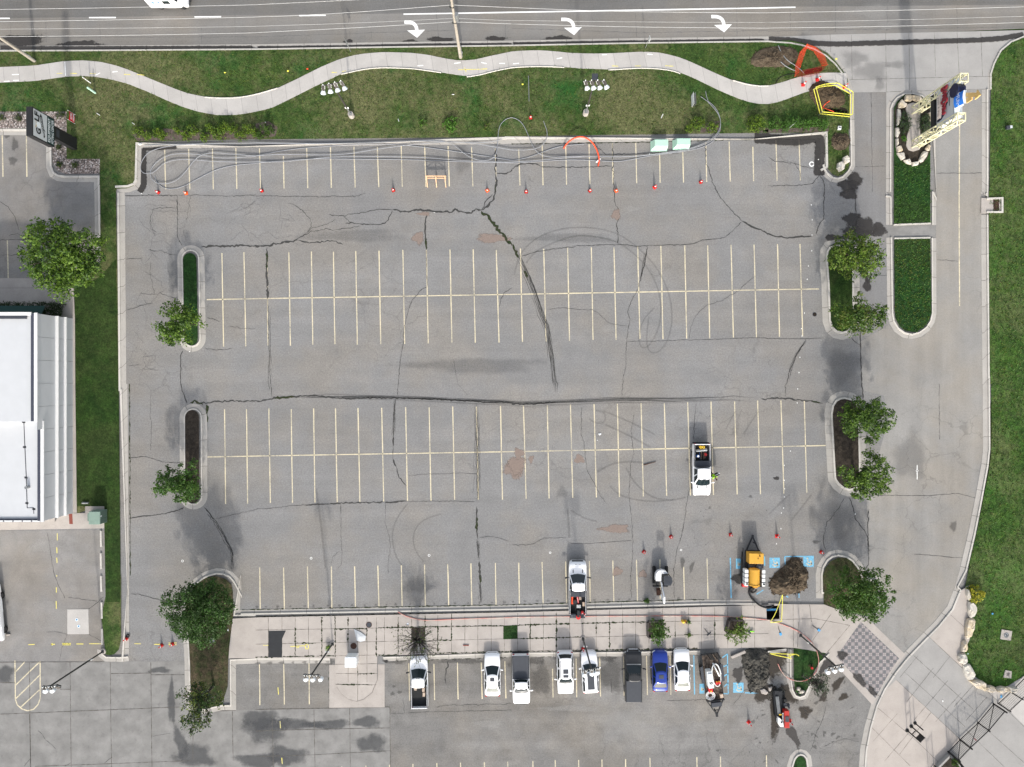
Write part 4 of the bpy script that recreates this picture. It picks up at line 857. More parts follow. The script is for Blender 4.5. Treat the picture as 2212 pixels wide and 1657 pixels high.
for q in ((3, 0, 740, 1560, 22, 26), (3, 0, 690, 1600, 28, 18), (3, 1, 700, 20, 24, 14), (3, 1, 720, 240, 22, 20), (3, 1, 830, 300, 34, 24), (3, 1, 760, 360, 44, 18), (3, 1, 960, 330, 18, 20), (3, 1, 855, 800, 11, 20), (3, 1, 850, 720, 4, 20), (3, 1, 560, 395, 24, 8)): blob(mb, *T1(*q[:4]), q[4], q[5], .0185+.0004*len(mb.v)/45)  # blobs by the upper right island paint the tree's cast shadow
strip(mb, tp(3, 0, '-120 1195 0 1200 150 1215 300 1210 430 1180 455 1250 440 1400 440 1520'), 1.5, .030)
strip(mb, tp(0, 0, '1235 1280 1240 1400 1235 1500 1245 1600 1200 1660'), .9, .020)
strip(mb, tp(0, 0, '1230 1290 1350 1285 1530 1275'), .45, .032)
for q in ((2, 2, 1980, 330), ): pass
blob(mb, *T1(2, 3, 1950, 30), 16, 14, .014); blob(mb, *T1(2, 3, 1950, 860), 14, 22, .015); blob(mb, *T1(3, 2, 72, 815), 8, 5, .0142); blob(mb, *T1(3, 3, 500, 790), 22, 14, .040, rot=-.6); blob(mb, *T1(3, 3, 215, 1380), 12, 34, .024, rot=-.5); blob(mb, *T1(3, 3, 640, 690), 15, 12, .033); blob(mb, *T1(3, 3, 790, 900), 10, 26, .033, rot=-.7); blob(mb, *T1(3, 3, 900, 1000), 8, 18, .033, rot=-.6)
struct(mb, 'wet_and_shade_patches', 'wet', LOT)
stains(LOT, 'sand_patches', 'sand', [(*T1(1, 1, 1400, 400), 16, 17), (*T1(1, 1, 2040, 400), 45, 12), (*T1(2, 2, 20, 730), 27, 27), (*T1(2, 2, 40, 700), 24, 25), (*T1(2, 2, 60, 600), 14, 14), (*T1(2, 2, 165, 650), 7, 10), (*T1(2, 2, 580, 650), 14, 12), (*T1(2, 2, 900, 1250), 40, 12), (*T1(2, 2, 910, 1620), 14, 12), (*T1(2, 2, 1130, 1640), 12, 10), (*T1(1, 1, 1450, 190), 18, 5), (*T1(2, 1, 900, 200), 12, 16)], .010)
stains(LOT, 'pale_patches', 'pale', [(*T1(2, 2, x, y), a, b) for x, y, a, b in ((60, 600, 60, 26), (280, 470, 24, 30), (480, 560, 40, 34), (620, 650, 34, 26), (700, 1560, 30, 16), (1050, 1500, 40, 10), (2050, 640, 60, 40))]+[(*T1(3, 1, 150, 720), 50, 20), (*T1(2, 1, 1040, 145), 24, 8), (*T1(1, 2, 1590, 1400), 8, 3, .5), (*T1(2, 1, 830, 1180), 22, 12)], .0085)
stains(LOT, 'dark_patches', 'bluegrey', [(*T1(0, 1, 1490, 700), 14, 60), (*T1(2, 0, -420, 1370), 22, 40), (*T1(1, 1, 850, 380), 130, 16), (*T1(1, 3, 1380, 90), 34, 22), (*T1(2, 2, 430, 940), 16, 14), (*T1(2, 1, 500, 400), 120, 12), (*T1(1, 1, 1900, 1500), 180, 20)], .0065)  # the blob beside the barricade paints the barricade's cast shadow
oil = [(*T1(2, 2, 2058, 972), 5, 4), (*T1(2, 2, 1705, 1070), 3, 4), (*T1(2, 2, 1470, 1540), 6, 16), (*T1(2, 2, 1550, 1580), 5, 16, .3), (*T1(3, 2, 415, 1365), 10, 5), (*T1(3, 2, 1600, 1230), 9, 14), (*T1(2, 2, 1690, 680), 4, 6)]
for _ in range(40): oil.append((*T1(2, 2, rnd.uniform(1500, 2209), rnd.uniform(1050, 1640)), rnd.uniform(.6, 2), rnd.uniform(.6, 2)))
for _ in range(30): oil.append((rnd.uniform(300, 1700), rnd.uniform(310, 1300), rnd.uniform(.5, 1.3), rnd.uniform(.5, 1.3)))
for x in range(0, 2209, 102): oil.append((*T1(1, 3, x+rnd.uniform(-20, 20), 275-x*.018), rnd.uniform(2, 5), rnd.uniform(1.5, 4)))
for x in range(0, 1500, 102): oil.append((*T1(2, 3, x+rnd.uniform(-20, 20), 228-x*.02), rnd.uniform(2, 5), rnd.uniform(1.5, 3)))
stains(LOT, 'oil_spots', 'oil', oil, .014)
so = [(*T1(2, 3, 250, 900), 26, 44), (*T1(2, 3, 850, 850), 30, 46), (*T1(1, 3, 1190, 960), 5, 3), (*T1(1, 3, 1180, 1025), 6, 5), (*T1(1, 3, 1240, 1010), 6, 4), (*T1(2, 3, 1775, 1513), 5, 3), (*T1(1, 3, 1780, 740), 60, 8), (*T1(1, 3, 600, 740), 24, 12), (*T1(1, 3, 1200, 745), 30, 7), (*T1(2, 3, 820, 720), 22, 8), (*T1(2, 3, 200, 740), 28, 10)]
for _ in range(46): so.append((*T1(3, 3, rnd.uniform(-200, 760), rnd.uniform(900, 1640)), rnd.uniform(1, 8), rnd.uniform(1, 5), rnd.uniform(-1, 1)))
for x in range(20, 2209, 100): so.append((*T1(1, 3, max(x, 1120) if x > 640 else x, 760-x*.02), rnd.uniform(3, 9), rnd.uniform(2, 4)))
stains(SOUTH, 'oil_spots', 'oil', so, .014)
stains(SOUTH, 'mud_tracks', 'mud', [(*T1(3, 3, 60, 1200), 14, 70), (*T1(3, 3, -40, 1000), 30, 30), (*T1(3, 3, 150, 1030), 40, 26), (*T1(3, 3, 60, 700), 30, 60), (*T1(3, 3, 600, 940), 10, 24, .6), (*T1(3, 3, 320, 1180), 16, 18, .5), (*T1(3, 3, 480, 1050), 9, 16, .4), (*T1(3, 3, 650, 1050), 14, 8, -.6)], .020)
stains(SOUTH, 'pale_patches', 'pale', [(*T1(2, 3, 900, 1250), 50, 26), (*T1(2, 3, 1100, 1350), 60, 20), (*T1(1, 3, 2000, 1280), 40, 10), (*T1(2, 3, 1700, 1300), 40, 16), (*T1(2, 3, 500, 1150), 70, 8)], .0105)
stains(SLAB, 'dark_stains', 'slab_stain', [(*T1(1, 3, 90, 1330), 60, 34), (*T1(1, 3, 40, 1240), 44, 26), (*T1(1, 3, 330, 1290), 70, 14), (*T1(1, 3, 620, 1290), 60, 12), (*T1(1, 3, 950, 1270), 40, 14), (*T1(1, 3, 40, 1600), 60, 20), (*T1(1, 3, 260, 1560), 50, 26), (*T1(0, 3, 1560, 1450), 16, 44, -.3), (*T1(0, 3, 1680, 1560), 50, 30), (*T1(0, 3, 1480, 1100), 10, 60), (*T1(0, 3, 40, 850), 26, 22), (*T1(0, 3, 1380, 820), 30, 8), (*T1(1, 3, 1000, 1450), 40, 24)], .0115)
stains(SHOP, 'oil_spots', 'oil', [(*T1(0, 0, 130, 1250), 10, 16), (*T1(0, 0, 110, 1390), 11, 12), (*T1(0, 0, 60, 1180), 8, 5)], .0085)
stains(REAR, 'pale_patches', 'pale', [(*T1(0, 2, 350, 1400), 30, 18), (*T1(0, 3, 400, 250), 28, 10), (*T1(0, 3, 600, 400), 60, 40), (*T1(0, 2, 600, 1500), 40, 14)], .0085)
stains(APRON, 'dark_stains', 'bluegrey', [(*T1(3, 0, 740, 510), 32, 22), (*T1(3, 0, 900, 620), 44, 26), (*T1(3, 0, 960, 730), 12, 18), (*T1(3, 0, 1100, 560), 30, 10)], .0125)
stains(ROAD, 'pale_patches', 'pale', [(*T1(3, 0, 1040, 220), 34, 10), (*T1(3, 0, 900, 100), 50, 20)], .007)
stains(DRIVE, 'dark_patches', 'bluegrey', [(*T1(3, 1, 640, 1500), 45, 45), (*T1(3, 2, 640, 1180), 36, 50), (*T1(3, 2, 1230, 640), 44, 60)], .009)
mb = MB()
for pts, w in ((tp(2, 1, '20 720 60 540 200 400 400 320 650 300 900 350 1080 470 1250 650 1350 850 1385 1050 1370 1200 1320 1330 1240 1400 1170 1370 1160 1250 1180 1080'), .22), (tp(2, 1, '120 620 200 510 400 420 600 370 860 410 1020 500 1180 660 1270 850 1290 1040 1260 1200 1180 1340 1110 1350 1090 1250 1130 1100 1230 1000'), .22),
              (tp(2, 2, '740 760 850 690 1000 670 1130 680'), .3), (tp(2, 2, '980 720 1060 860 1200 980 1350 1010 1500 980'), .25), (tp(2, 2, '840 880 950 980 1200 1020 1400 1000'), .22), (tp(2, 2, '480 1080 490 1250 495 1330'), .3), (tp(2, 2, '500 1085 620 1160 740 1190'), .22), (tp(2, 2, '720 230 790 240 810 290 790 340 720 340 665 300'), .25), (tp(2, 2, '780 230 1000 320 1240 440'), .25), (tp(2, 2, '800 350 1000 440 1200 550'), .25), (tp(2, 2, '2130 230 1990 440'), .2), (tp(2, 2, '1930 230 1840 400'), .2),
              (tp(1, 2, '1310 1030 1200 1180 1170 1320 1200 1480 1260 1570'), .2), (tp(1, 2, '1600 1120 1420 1180 1350 1300 1370 1440 1450 1540'), .2), (tp(1, 2, '520 900 560 1200 600 1600'), .3), (tp(1, 2, '1740 0 1830 100'), .12), (tp(1, 1, '1705 1440 1720 1550 1745 1657'), .1), (tp(3, 2, '0 1130 190 950'), .25), (tp(3, 2, '380 950 200 1180'), .25)): strip(mb, pts, w, .0180)
struct(mb, 'tyre_marks', 'tyre_mark', LOT)
# spray-painted survey marks
def marks(parent, name, segs, m, z, w=.07):
    mb = MB()
    for p in segs: mb.ribbon(V2(p), w, z)
    return struct(mb, name, m, parent)
marks(FOOT, 'white_survey_marks', [tp(0, 0, '110 650 170 648'), tp(0, 0, '40 708 90 706'), tp(0, 0, '120 700 170 698'), tp(0, 0, '975 628 1020 622'), tp(0, 0, '830 655 870 635'), tp(0, 0, '565 540 572 660'), tp(1, 0, '1395 574 1445 570'), tp(1, 0, '1712 553 1765 547'), tp(1, 0, '1945 545 1990 555'), tp(1, 0, '2100 553 2148 553'), tp(2, 0, '385 513 433 505'), tp(2, 0, '10 557 60 552'), tp(2, 0, '775 480 815 477'), tp(2, 0, '1165 473 1210 477')], 'survey_white', .129, .10)
marks(FOOT, 'yellow_survey_marks', [tp(0, 0, '495 640 545 638'), tp(0, 0, '610 638 670 640'), tp(0, 0, '780 640 830 642'), tp(0, 0, '1075 648 1130 650'), tp(0, 0, '1185 648 1250 655'), tp(1, 0, '655 630 700 632'), tp(1, 0, '745 625 780 615'), tp(1, 0, '1745 608 1905 604'), tp(1, 0, '1800 590 1815 630'), tp(1, 0, '1910 605 1995 600'), tp(2, 0, '1320 573 1390 578'), tp(2, 0, '860 575 915 577'), tp(2, 0, '1060 575 1110 575')], 'survey_yellow', .129, .09)
yl = [tp(0, 3, s) for s in ('245 600 300 598', '440 597 475 597', '440 597 455 588', '440 597 455 606', '535 590 612 590', '540 602 610 602', '545 588 550 605', '570 588 565 605', '590 588 600 605', '660 594 720 594', '770 592 885 592', '487 105 487 150', '485 225 487 290', '490 0 490 12')]+[tp(0, 2, s) for s in ('495 1290 495 1350', '490 1410 493 1460', '490 1500 493 1545')]
marks(REAR, 'yellow_survey_marks', yl, 'survey_yellow', .013, .09)
marks(LOT, 'yellow_survey_marks', [tp(0, 3, s) for s in ('1160 592 1215 592', '1330 597 1380 597', '1455 585 1525 585', '1455 600 1525 600')]+[tp(1, 3, s) for s in ('190 968 195 1030', '208 1262 212 1320', '222 1575 228 1630')], 'survey_yellow', .020, .09)
marks(WALKO, 'yellow_survey_marks', [tp(1, 3, s) for s in ('300 612 430 605', '345 598 360 625', '370 600 370 625', '430 595 430 632', '430 595 455 595', '455 595 455 632', '430 632 455 632', '175 600 175 705', '160 605 190 605', '65 602 110 602')], 'survey_yellow', .153, .08)
pl = [tp(3, 1, f'{x} {y} {x+6} {y}') for x, y in ((370, 113), (378, 242), (376, 373), (374, 509), (345, 640), (335, 755), (311, 1046), (285, 1180), (290, 1244), (272, 1428), (264, 1560))]+[tp(3, 2, f'{x} {y} {x+6} {y}') for x, y in ((253, 44), (248, 165), (190, 580), (137, 703), (137, 833), (140, 905), (137, 975), (131, 1071), (112, 1114), (108, 1250), (70, 1380))]+[tp(3, 0, '430 1378 440 1378')]
marks(LOT, 'white_survey_dots', pl, 'survey_white', .017, .13)
mb = MB()
for c, r, x, y, q in ((3, 2, 1286, 750, 2.2), (1, 2, 476, 1504, 2.2), (1, 2, 1494, 1480, 2.2), (2, 2, 329, 1457, 1.8), (2, 2, 1458, 1433, 1.8), (3, 0, 377, 1418, 4.6), (0, 2, 1575, 1528, 2.2)):
    mb.ribbon(V2(arc(*T1(c, r, x, y), q, 0, 360, 16)), .05 if q < 4 else .12, .019)
mb.ribbon(V2(tp(3, 2, '1286 700 1286 740')), .08, .019); mb.ribbon(V2(tp(3, 2, '1286 760 1286 825')), .08, .019)
struct(mb, 'white_paint_rings', 'survey_white', LOT)
# black asphalt patch in the walk, tree pits
mb = MB(); mb.sheet(V2(tp(1, 3, '112 478 262 475 230 545 228 705 112 706')), .158); struct(mb, 'asphalt_patch', 'matte_black', WALKO)
mb = MB(); mb.sheet(V2(tp(1, 3, '1342 450 1460 450 1460 570 1342 572')), .154); struct(mb, 'tree_pit', 'mulch', WALKO)
mb = MB(); mb.sheet(V2(tp(1, 3, '2134 432 2209 430')+tp(2, 3, '46 430 46 546')+tp(1, 3, '2209 548 2134 550')), .154); struct(mb, 'planting_bed', 'island_grass', WALKO)
mb = MB(); mb.sheet(V2(tp(0, 2, '600 1120 630 1120 635 1208 605 1208')), .136); struct(mb, 'brick_strip', 'brick_red', bpy.data.objects['shop_walk'])
# ================================================================ VEHICLES  (local: +y front, +x right, z up)
def loft(mb, rings, mi=0, caps=True, smooth=True):
    n = len(rings[0]); vs = [p for r in rings for p in r]
    fs = [(i*n+k, i*n+(k+1) % n, (i+1)*n+(k+1) % n, (i+1)*n+k) for i in range(len(rings)-1) for k in range(n)]
    mb.add(vs, fs, mi, smooth=smooth)
    if caps: mb.add(vs, [list(range(n))[::-1], list(range((len(rings)-1)*n, len(rings)*n))], mi)
def body_ring(y, w, zt, zb=.26, round_=.10):
    h = [(.86*w, zb), (.97*w, zb+.10), (w, zb+.34), (.99*w, max(zb+.40, zt-.16)), (.955*w, zt-.05), (.86*w, zt), (.45*w, zt+.018), (0, zt+.022)]
    return [Vector((x, y, z)) for x, z in h]+[Vector((-x, y, z)) for x, z in h[-2::-1]]
def wheels(root, ws, r=.34, w=.24):
    for x, y in ws:
        s = 1 if x > 0 else -1
        a = MB(); a.cyl((x-s*w, y, r), (x, y, r), r, n=18); p = a.build('wheel', 'tyre', root, world=False)
        a = MB(); a.cyl((x-s*.03, y, r), (x+s*.012, y, r), r*.62, r*.55, n=14); a.build('rim', 'rim', p, world=False)
def mirrors(root, w, y, z, m, big=0):
    for s in (-1, 1):
        a = MB(); L = .24+big
        a.beam((s*w*.95, y, z-.02), (s*(w+.10), y-.03, z), .07, .06); a.box((s*(w+.06+L/2), y-.05-big*.15, z+.03), (L, .12, .17+big*.3), rz=-s*.25)
        a.build('mirror', m, root, world=False, bevel=.03)
def ring_cab(wb, wr, yr0, yf0, yr1, yf1, zb, zr, bulge=.14, q=.10, rq=.10):
    """outline of the greenhouse at belt and at roof, same point count"""
    def loop(w, yr, yf, z, bf, br):
        f = [Vector((x*(w-q), yf-bf*x*x, z)) for x in (1, .5, 0, -.5, -1)]
        l = [Vector((-w, yf-bf-q, z)), Vector((-w, yr+(yf-yr)*.52, z)), Vector((-w, yr+(yf-yr)*.44, z)), Vector((-w, yr+rq+br, z))]
        b = [Vector((x*(w-q), yr+br*x*x, z)) for x in (-1, -.5, 0, .5, 1)]
        r = [Vector((w, yr+rq+br, z)), Vector((w, yr+(yf-yr)*.44, z)), Vector((w, yr+(yf-yr)*.52, z)), Vector((w, yf-bf-q, z))]
        return f+l+b+r
    return loop(wb, yr0, yf0, zb, bulge, .06), loop(wr, yr1, yf1, zr, bulge*.8, .05)
def greenhouse(root, B, T, paintm, roof_bow=.05, crew=True, sill=.10, head=.07, roofmat=None, rearm='glass'):
    n = len(B); shell = MB()
    fs = [(k, (k+1) % n, n+(k+1) % n, n+k)[::-1] for k in range(n)]
    shell.add(B+T, fs, 0)
    c = sum(T, Vector())/n
    T2 = [Vector((c.x+(p.x-c.x)*.8, c.y+(p.y-c.y)*.86, p.z+roof_bow*.8)) for p in T]
    shell.add(T+T2, fs, 0, smooth=True)
    shell.add(T2+[Vector((c.x, c.y, c.z+roof_bow))], [(k, n, (k+1) % n) for k in range(n)], 0, smooth=True)
    shell.build('cab_roof', roofmat or paintm, root, world=False)
    def pane(name, ks, m, a=sill, b=head, inset=.0):
        g = MB(); vs = []; fs = []
        ks2 = ks+[ks[-1]+1]; mid = (B[ks2[0] % n]+B[ks2[-1] % n]+T[ks2[0] % n]+T[ks2[-1] % n])/4
        for k in ks2:
            lo, hi = B[k % n], T[k % n]; p = lo.lerp(hi, a); q_ = lo.lerp(hi, 1-b)
            vs += [p, q_]
        u = (vs[-2]-vs[0]); v = vs[1]-vs[0]; nn = u.cross(v).normalized(); cc = Vector((0, c.y, (B[0].z+T[0].z)/2))
        if nn.dot(mid-cc) < 0: nn = -nn
        vs = [p+nn*.010 for p in vs]
        fs = [(2*i, 2*i+2, 2*i+3, 2*i+1) for i in range(len(ks2)-1)]
        if (vs[2]-vs[0]).cross(vs[1]-vs[0]).dot(nn) < 0: fs = [f[::-1] for f in fs]
        g.add(vs, fs, 0, smooth=True); return g.build(name, m, root, world=False)
    pane('windshield', [0, 1, 2, 3], 'glass', .03, .05)
    pane('rear_window', [9, 10, 11, 12], rearm, .12, .06)
    if crew:
        for ks in ([5], [7], [14], [16]): pane('side_window', ks, 'glass', .06)
    else:
        for ks in ([5, 6, 7], [14, 15, 16]): pane('side_window', ks, 'glass', .06)
def lamps(root, w, yf, zf, yr, zr, hw=.34, sh=.10):
    for s in (-1, 1):
        a = MB(); a.box((s*w*.74, yf, zf), (hw, .26, .13), rz=-s*.5); a.build('headlight', 'lamp_clear', root, world=False, bevel=.03)
        a = MB(); a.box((s*w*.80, yr, zr), (.22, .16, .20), rz=s*.4); a.build('taillight', 'lamp_red', root, world=False, bevel=.03)
SEDAN = [(-.5, .80, .62), (-.492, .88, .80), (-.47, .94, .93), (-.43, .965, 1.02), (-.3, .995, 1.03), (-.1, 1.0, .98), (.1, 1.0, .96), (.22, .995, .96), (.33, .98, .915), (.42, .94, .86), (.465, .87, .78), (.49, .76, .62), (.5, .62, .52)]
SUVB = [(-.5, .84, .66), (-.492, .90, .92), (-.46, .96, 1.04), (-.38, .985, 1.06), (-.1, 1.0, 1.04), (.15, 1.0, 1.04), (.24, .995, 1.04), (.36, .97, 1.01), (.44, .92, .96), (.475, .85, .84), (.493, .75, .66), (.5, .62, .56)]
def body(root, prof, L, W, m, zs=1.0):
    a = MB(); loft(a, [body_ring(t*L, W/2*k, z*zs) for t, k, z in prof]); o = a.build('body', m, root, world=False)
    b = MB()                                     # plastic skirt, grille and number plate recess
    b.box((0, L*.498-.03, .50), (W*.55, .06, .22)); b.build('grille', 'matte_black', root, world=False)
    b = MB(); b.box((0, 0, .24), (W*.88, L*.80, .14)); b.build('underside', 'matte_black', root, world=False)
    return o
def placed(x0, x1, y0, y1, z=.95): return E((x0+x1)/2, (y0+y1)/2, z)
def car(label, cat, loc, rz, L, W, H, m, suv=False, sun=(), name='parked_car', rails=False, rear='glass', pano=None, bulge=.16):
    r = thing(name, label, cat, (loc[0], loc[1], 0), rz, 'cars parked in the lots')
    body(r, SUVB if suv else SEDAN, L, W, m)
    if suv: B, T = ring_cab(W*.465, W*.355, -.47*L, .235*L, -.415*L, .075*L, 1.02, H-.05, bulge)
    else: B, T = ring_cab(W*.465, W*.345, -.41*L, .235*L, -.255*L, .045*L, .95, H-.05, bulge)
    greenhouse(r, B, T, m, rearm=rear)
    wheels(r, [(s*W*.495, y*L) for s in (-1, 1) for y in (.305, -.29)], .35 if suv else .32)
    mirrors(r, W/2, .13*L, 1.02 if suv else .95, m)
    lamps(r, W/2, .455*L, .74 if suv else .66, -.478*L, .86)
    for (y0, y1, w) in sun:
        a = MB(); a.box((0, (y0+y1)/2*L, H+.012), (W*w, (y1-y0)*L, .03)); a.build('sunroof', 'slate', r, world=False, bevel=.02)
    if rails:
        for s in (-1, 1):
            a = MB(); a.tube([(s*W*.31, -.36*L, H-.03), (s*W*.315, -.30*L, H+.05), (s*W*.32, -.02*L, H+.05), (s*W*.325, .04*L, H-.03)], .022); a.build('roof_rail', 'matte_black', r, world=False)
    for s in (-1, 1):
        for y in (.02, -.2):
            a = MB(); a.box((s*W*.502, y*L, .86), (.03, .2, .035)); a.build('door_handle', m, r, world=False)
    return r
def pickup(label, loc, rz, L, W, H, m, cab=(.0, .30), bed=True, trim='matte_black', name='pickup_truck', cover=None, tailgate_open=False, mir=.06, hood=1.10, scoop=True, one_door=None, roofribs=False):
    r = thing(name, label, 'pickup', (loc[0], loc[1], 0), rz, 'pickups parked in the lots')
    yc = cab[0]*L; w = W/2
    prof = [(cab[0]-.002, 1.0, hood+.06), (cab[0]+.05, 1.0, hood+.05), (.2, 1.0, hood+.02), (.30, 1.0, hood), (.40, .985, hood-.01), (.455, .94, hood-.03), (.482, .88, hood-.18), (.495, .82, hood-.36), (.5, .74, .56)]
    a = MB(); loft(a, [body_ring(t*L, w*k, z, .36) for t, k, z in prof]); a.build('body', m, r, world=False)
    B, T = ring_cab(w*.93, w*.70, yc+.02, cab[1]*L, yc+.06, (cab[1]-.135)*L, hood+.04, H-.05, .16, .09, .06)
    greenhouse(r, B, T, m, roof_bow=.04)
    if roofribs:
        for k in range(7):
            q = MB(); q.box(((k-3)*.19, yc+.10+.55*(cab[1]-.115-cab[0])*L, H+.0), (.05, (cab[1]-.115-cab[0])*L*.8, .03)); q.build('roof_rib', m, r, world=False)
    # bed
    y0 = -.5*L+.07; zf, zt = .78, 1.28
    for s in (-1, 1):
        q = MB()
        loft(q, [[Vector((s*w*k*.99, y, .45)), Vector((s*w*k, y, .75)), Vector((s*w*k*.985, y, zt-.06)), Vector((s*w*k*.96, y, zt)), Vector((s*(w*.96-.12), y, zt)), Vector((s*(w*.96-.12), y, .60)), Vector((s*w*.8, y, .45))][::-s] for y, k in ((y0, .94), (y0+.3, .985), (yc-.3, 1.0), (yc-.02, 1.0))], smooth=False)
        q.build('bed_side', m, r, world=False, bevel=.02)
        q = MB(); q.box((s*(w*.96-.045), (y0+yc)/2, zt+.008), (.085, yc-y0-.1, .02)); q.build('bed_rail', trim, r, world=False)
    q = MB(); q.box((0, (y0+yc)/2, zf-.05), (W*.86, yc-y0-.04, .10)); q.box((0, yc-.05, 1.0), (W*.86, .06, .5)); q.build('bed_floor', 'liner', r, world=False)
    q = MB()
    if tailgate_open: q.box((0, y0-.26, zf-.03), (W*.84, .56, .07))
    else: q.box((0, y0+.03, .97), (W*.90, .08, .60))
    q.build('tailgate', 'slate' if tailgate_open else m, r, world=False, bevel=.02)
    q = MB(); q.box((0, -.5*L+.0, .52), (W*.93, .2, .2)); q.build('rear_bumper', trim, r, world=False, bevel=.03)
    q = MB(); q.box((0, .5*L-.03, .72), (W*.62, .07, .30)); q.build('grille', 'matte_black', r, world=False)
    q = MB(); q.box((0, 0, .40), (W*.80, L*.86, .12)); q.build('underside', 'matte_black', r, world=False)
    if cover:
        q = MB(); q.box((0, (y0+yc)/2-.02, zt+.03), (W*.87, yc-y0-.10, .05)); q.build('bed_cover', cover, r, world=False, bevel=.02)
    wheels(r, [(s*w*.985, y*L) for s in (-1, 1) for y in (.315, -.285)], .40, .28)
    mirrors(r, w, (cab[1]-.06)*L, 1.22, trim if mir > .05 else m, mir)
    lamps(r, w, .455*L, .90, -.5*L+.08, 1.0)
    if scoop:
        q = MB(); q.box((0, .44*L, hood-.02), (.62, .10, .03)); q.build('hood_vent', 'matte_black', r, world=False)
        for s in (-1, 1):
            q = MB(); q.box((s*w*.52, .315*L, hood+.025), (.10, .42, .03), taper=.6); q.build('hood_vent', 'matte_black', r, world=False)
    q = MB(); q.box((0, (cab[1]-.135)*L, H-.01), (.42, .05, .03)); q.build('roof_lamp', 'matte_black', r, world=False)
    return r
P180 = PI
# -- main lot
TR1 = pickup('white pickup parked mid-lot with its driver door open and tools in the bed', placed(1496.4, 1535, 956, 1073.3, 1.0), P180, 5.95, 2.03, 1.95, 'white_car', cab=(-.055, .305), mir=.02)
TR2 = pickup('white pickup backed across the walkway kerb with red gear on its lowered tailgate', placed(1228, 1267, 1209, 1331, 1.0), 0, 6.05, 2.04, 1.95, 'white_car', cab=(-.03, .275), mir=.16, tailgate_open=True)
# open door of the first pickup, hinged at the front
q = MB(); w = 2.03/2
M = Matrix.Rotation(-1.10, 3, 'Z')
def doorpt(x, y, z): return Vector((-w, .93, 0))+Matrix.Rotation(-1.08, 3, 'Z') @ Vector((x, y, z))
vs = [doorpt(0, -y, z)+Vector((0, 0, 0)) for y, z in ((0, .45), (1.05, .45), (1.08, 1.16), (0, 1.16))]+[doorpt(.09, -y, z) for y, z in ((0, .45), (1.05, .45), (1.08, 1.16), (0, 1.16))]
q.add(vs, [(0, 1, 2, 3), (7, 6, 5, 4), (0, 4, 5, 1), (1, 5, 6, 2), (2, 6, 7, 3), (3, 7, 4, 0)])
DOOR = q.build('open_door', 'white_car', TR1, world=False); DOOR['label'] = 'white driver door standing open'
q = MB(); vs = [doorpt(.10, -y, z) for y, z in ((.1, .52), (1.0, .52), (1.0, 1.10), (.1, 1.10))]+[doorpt(.13, -y, z) for y, z in ((.1, .52), (1.0, .52), (1.0, 1.10), (.1, 1.10))]
q.add(vs, [(0, 1, 2, 3), (7, 6, 5, 4), (0, 4, 5, 1), (1, 5, 6, 2), (2, 6, 7, 3), (3, 7, 4, 0)]); q.build('door_card', 'matte_black', DOOR, world=False)
q = MB(); vs = [doorpt(.05, -y, z) for y, z in ((.15, 1.17), (1.02, 1.17), (.95, 1.75), (.55, 1.75))]; q.add(vs, [(0, 1, 2, 3)]); q.build('door_window', 'glass', DOOR, world=False)
# -- south row
pickup('white pickup by the bare tree with three cardboard boxes in its open bed', placed(886, 923.5, 1415, 1531, 1.0), .02, 5.95, 2.02, 1.93, 'white_car', cab=(-.06, .27), mir=.10, scoop=False)
car('white sedan with a small sunroof beside the pickup with the flat black bed cover', 'car', placed(1045.5, 1080.5, 1409.5, 1507), .01, 4.92, 1.84, 1.44, 'white_car', sun=((-.10, -.02, .26),), rear='rear_glass')
pickup('white pickup with a flat black bed cover backed against the kerb', placed(1106, 1144, 1411, 1523.5, 1.0), P180+.02, 5.75, 2.0, 1.92, 'white_car', cab=(-.02, .27), cover='slate', mir=.02, scoop=False)
car('white suv with two dark sunroof panels parked nose out', 'suv', placed(1203.5, 1238, 1406.5, 1503), P180+.02, 4.85, 1.90, 1.72, 'white_car', suv=True, sun=((-.16, -.06, .30), (-.03, .03, .30)), rails=True)
car('white crossover with a long black glass roof under the lamp heads', 'suv', placed(1254.5, 1293, 1405, 1500.5), .058, 4.72, 1.88, 1.66, 'white_car', suv=True, sun=((-.34, .05, .40),))
JP = pickup('black pickup with a canvas bed cover, chrome bumper and slatted roof', placed(1349, 1386.5, 1400, 1520, 1.0), .0, 5.85, 1.92, 1.88, 'black_car', cab=(-.06, .225), cover='slate', mir=.12, scoop=False, roofribs=True)
q = MB(); q.beam((-.95, 2.55, .72), (-.5, 2.93, .72), .12, .2); q.beam((-.5, 2.93, .72), (.5, 2.93, .72), .16, .22); q.beam((.95, 2.55, .72), (.5, 2.93, .72), .12, .2); q.beam((-.72, 2.66, 1.0), (.72, 2.66, 1.0), .08, .06); q.build('front_bumper', 'chrome', JP, world=False)
q = MB(); q.box((0, 1.38, 1.16), (1.6, .10, .04)); q.build('cowl_panel', 'galv', JP, world=False)
car('bright blue sedan with a black sunroof', 'car', placed(1409.5, 1442.5, 1404.5, 1496.5), .0, 4.68, 1.80, 1.43, 'blue_car', sun=((-.13, -.04, .30),))
car('plain white sedan between the blue sedan and the loaded trailer', 'car', placed(1455.5, 1491, 1402, 1494.6), .02, 4.72, 1.83, 1.45, 'white_car', rear='rear_glass')
o_ = pickup('white truck with black wheels cut off by the left edge of the view', (G(-5, 1320).x, G(-5, 1320).y), P180+.095, 6.5, 2.0, 1.95, 'white_car', name='parked_truck', scoop=False, mir=.02); o_['category'] = 'truck'
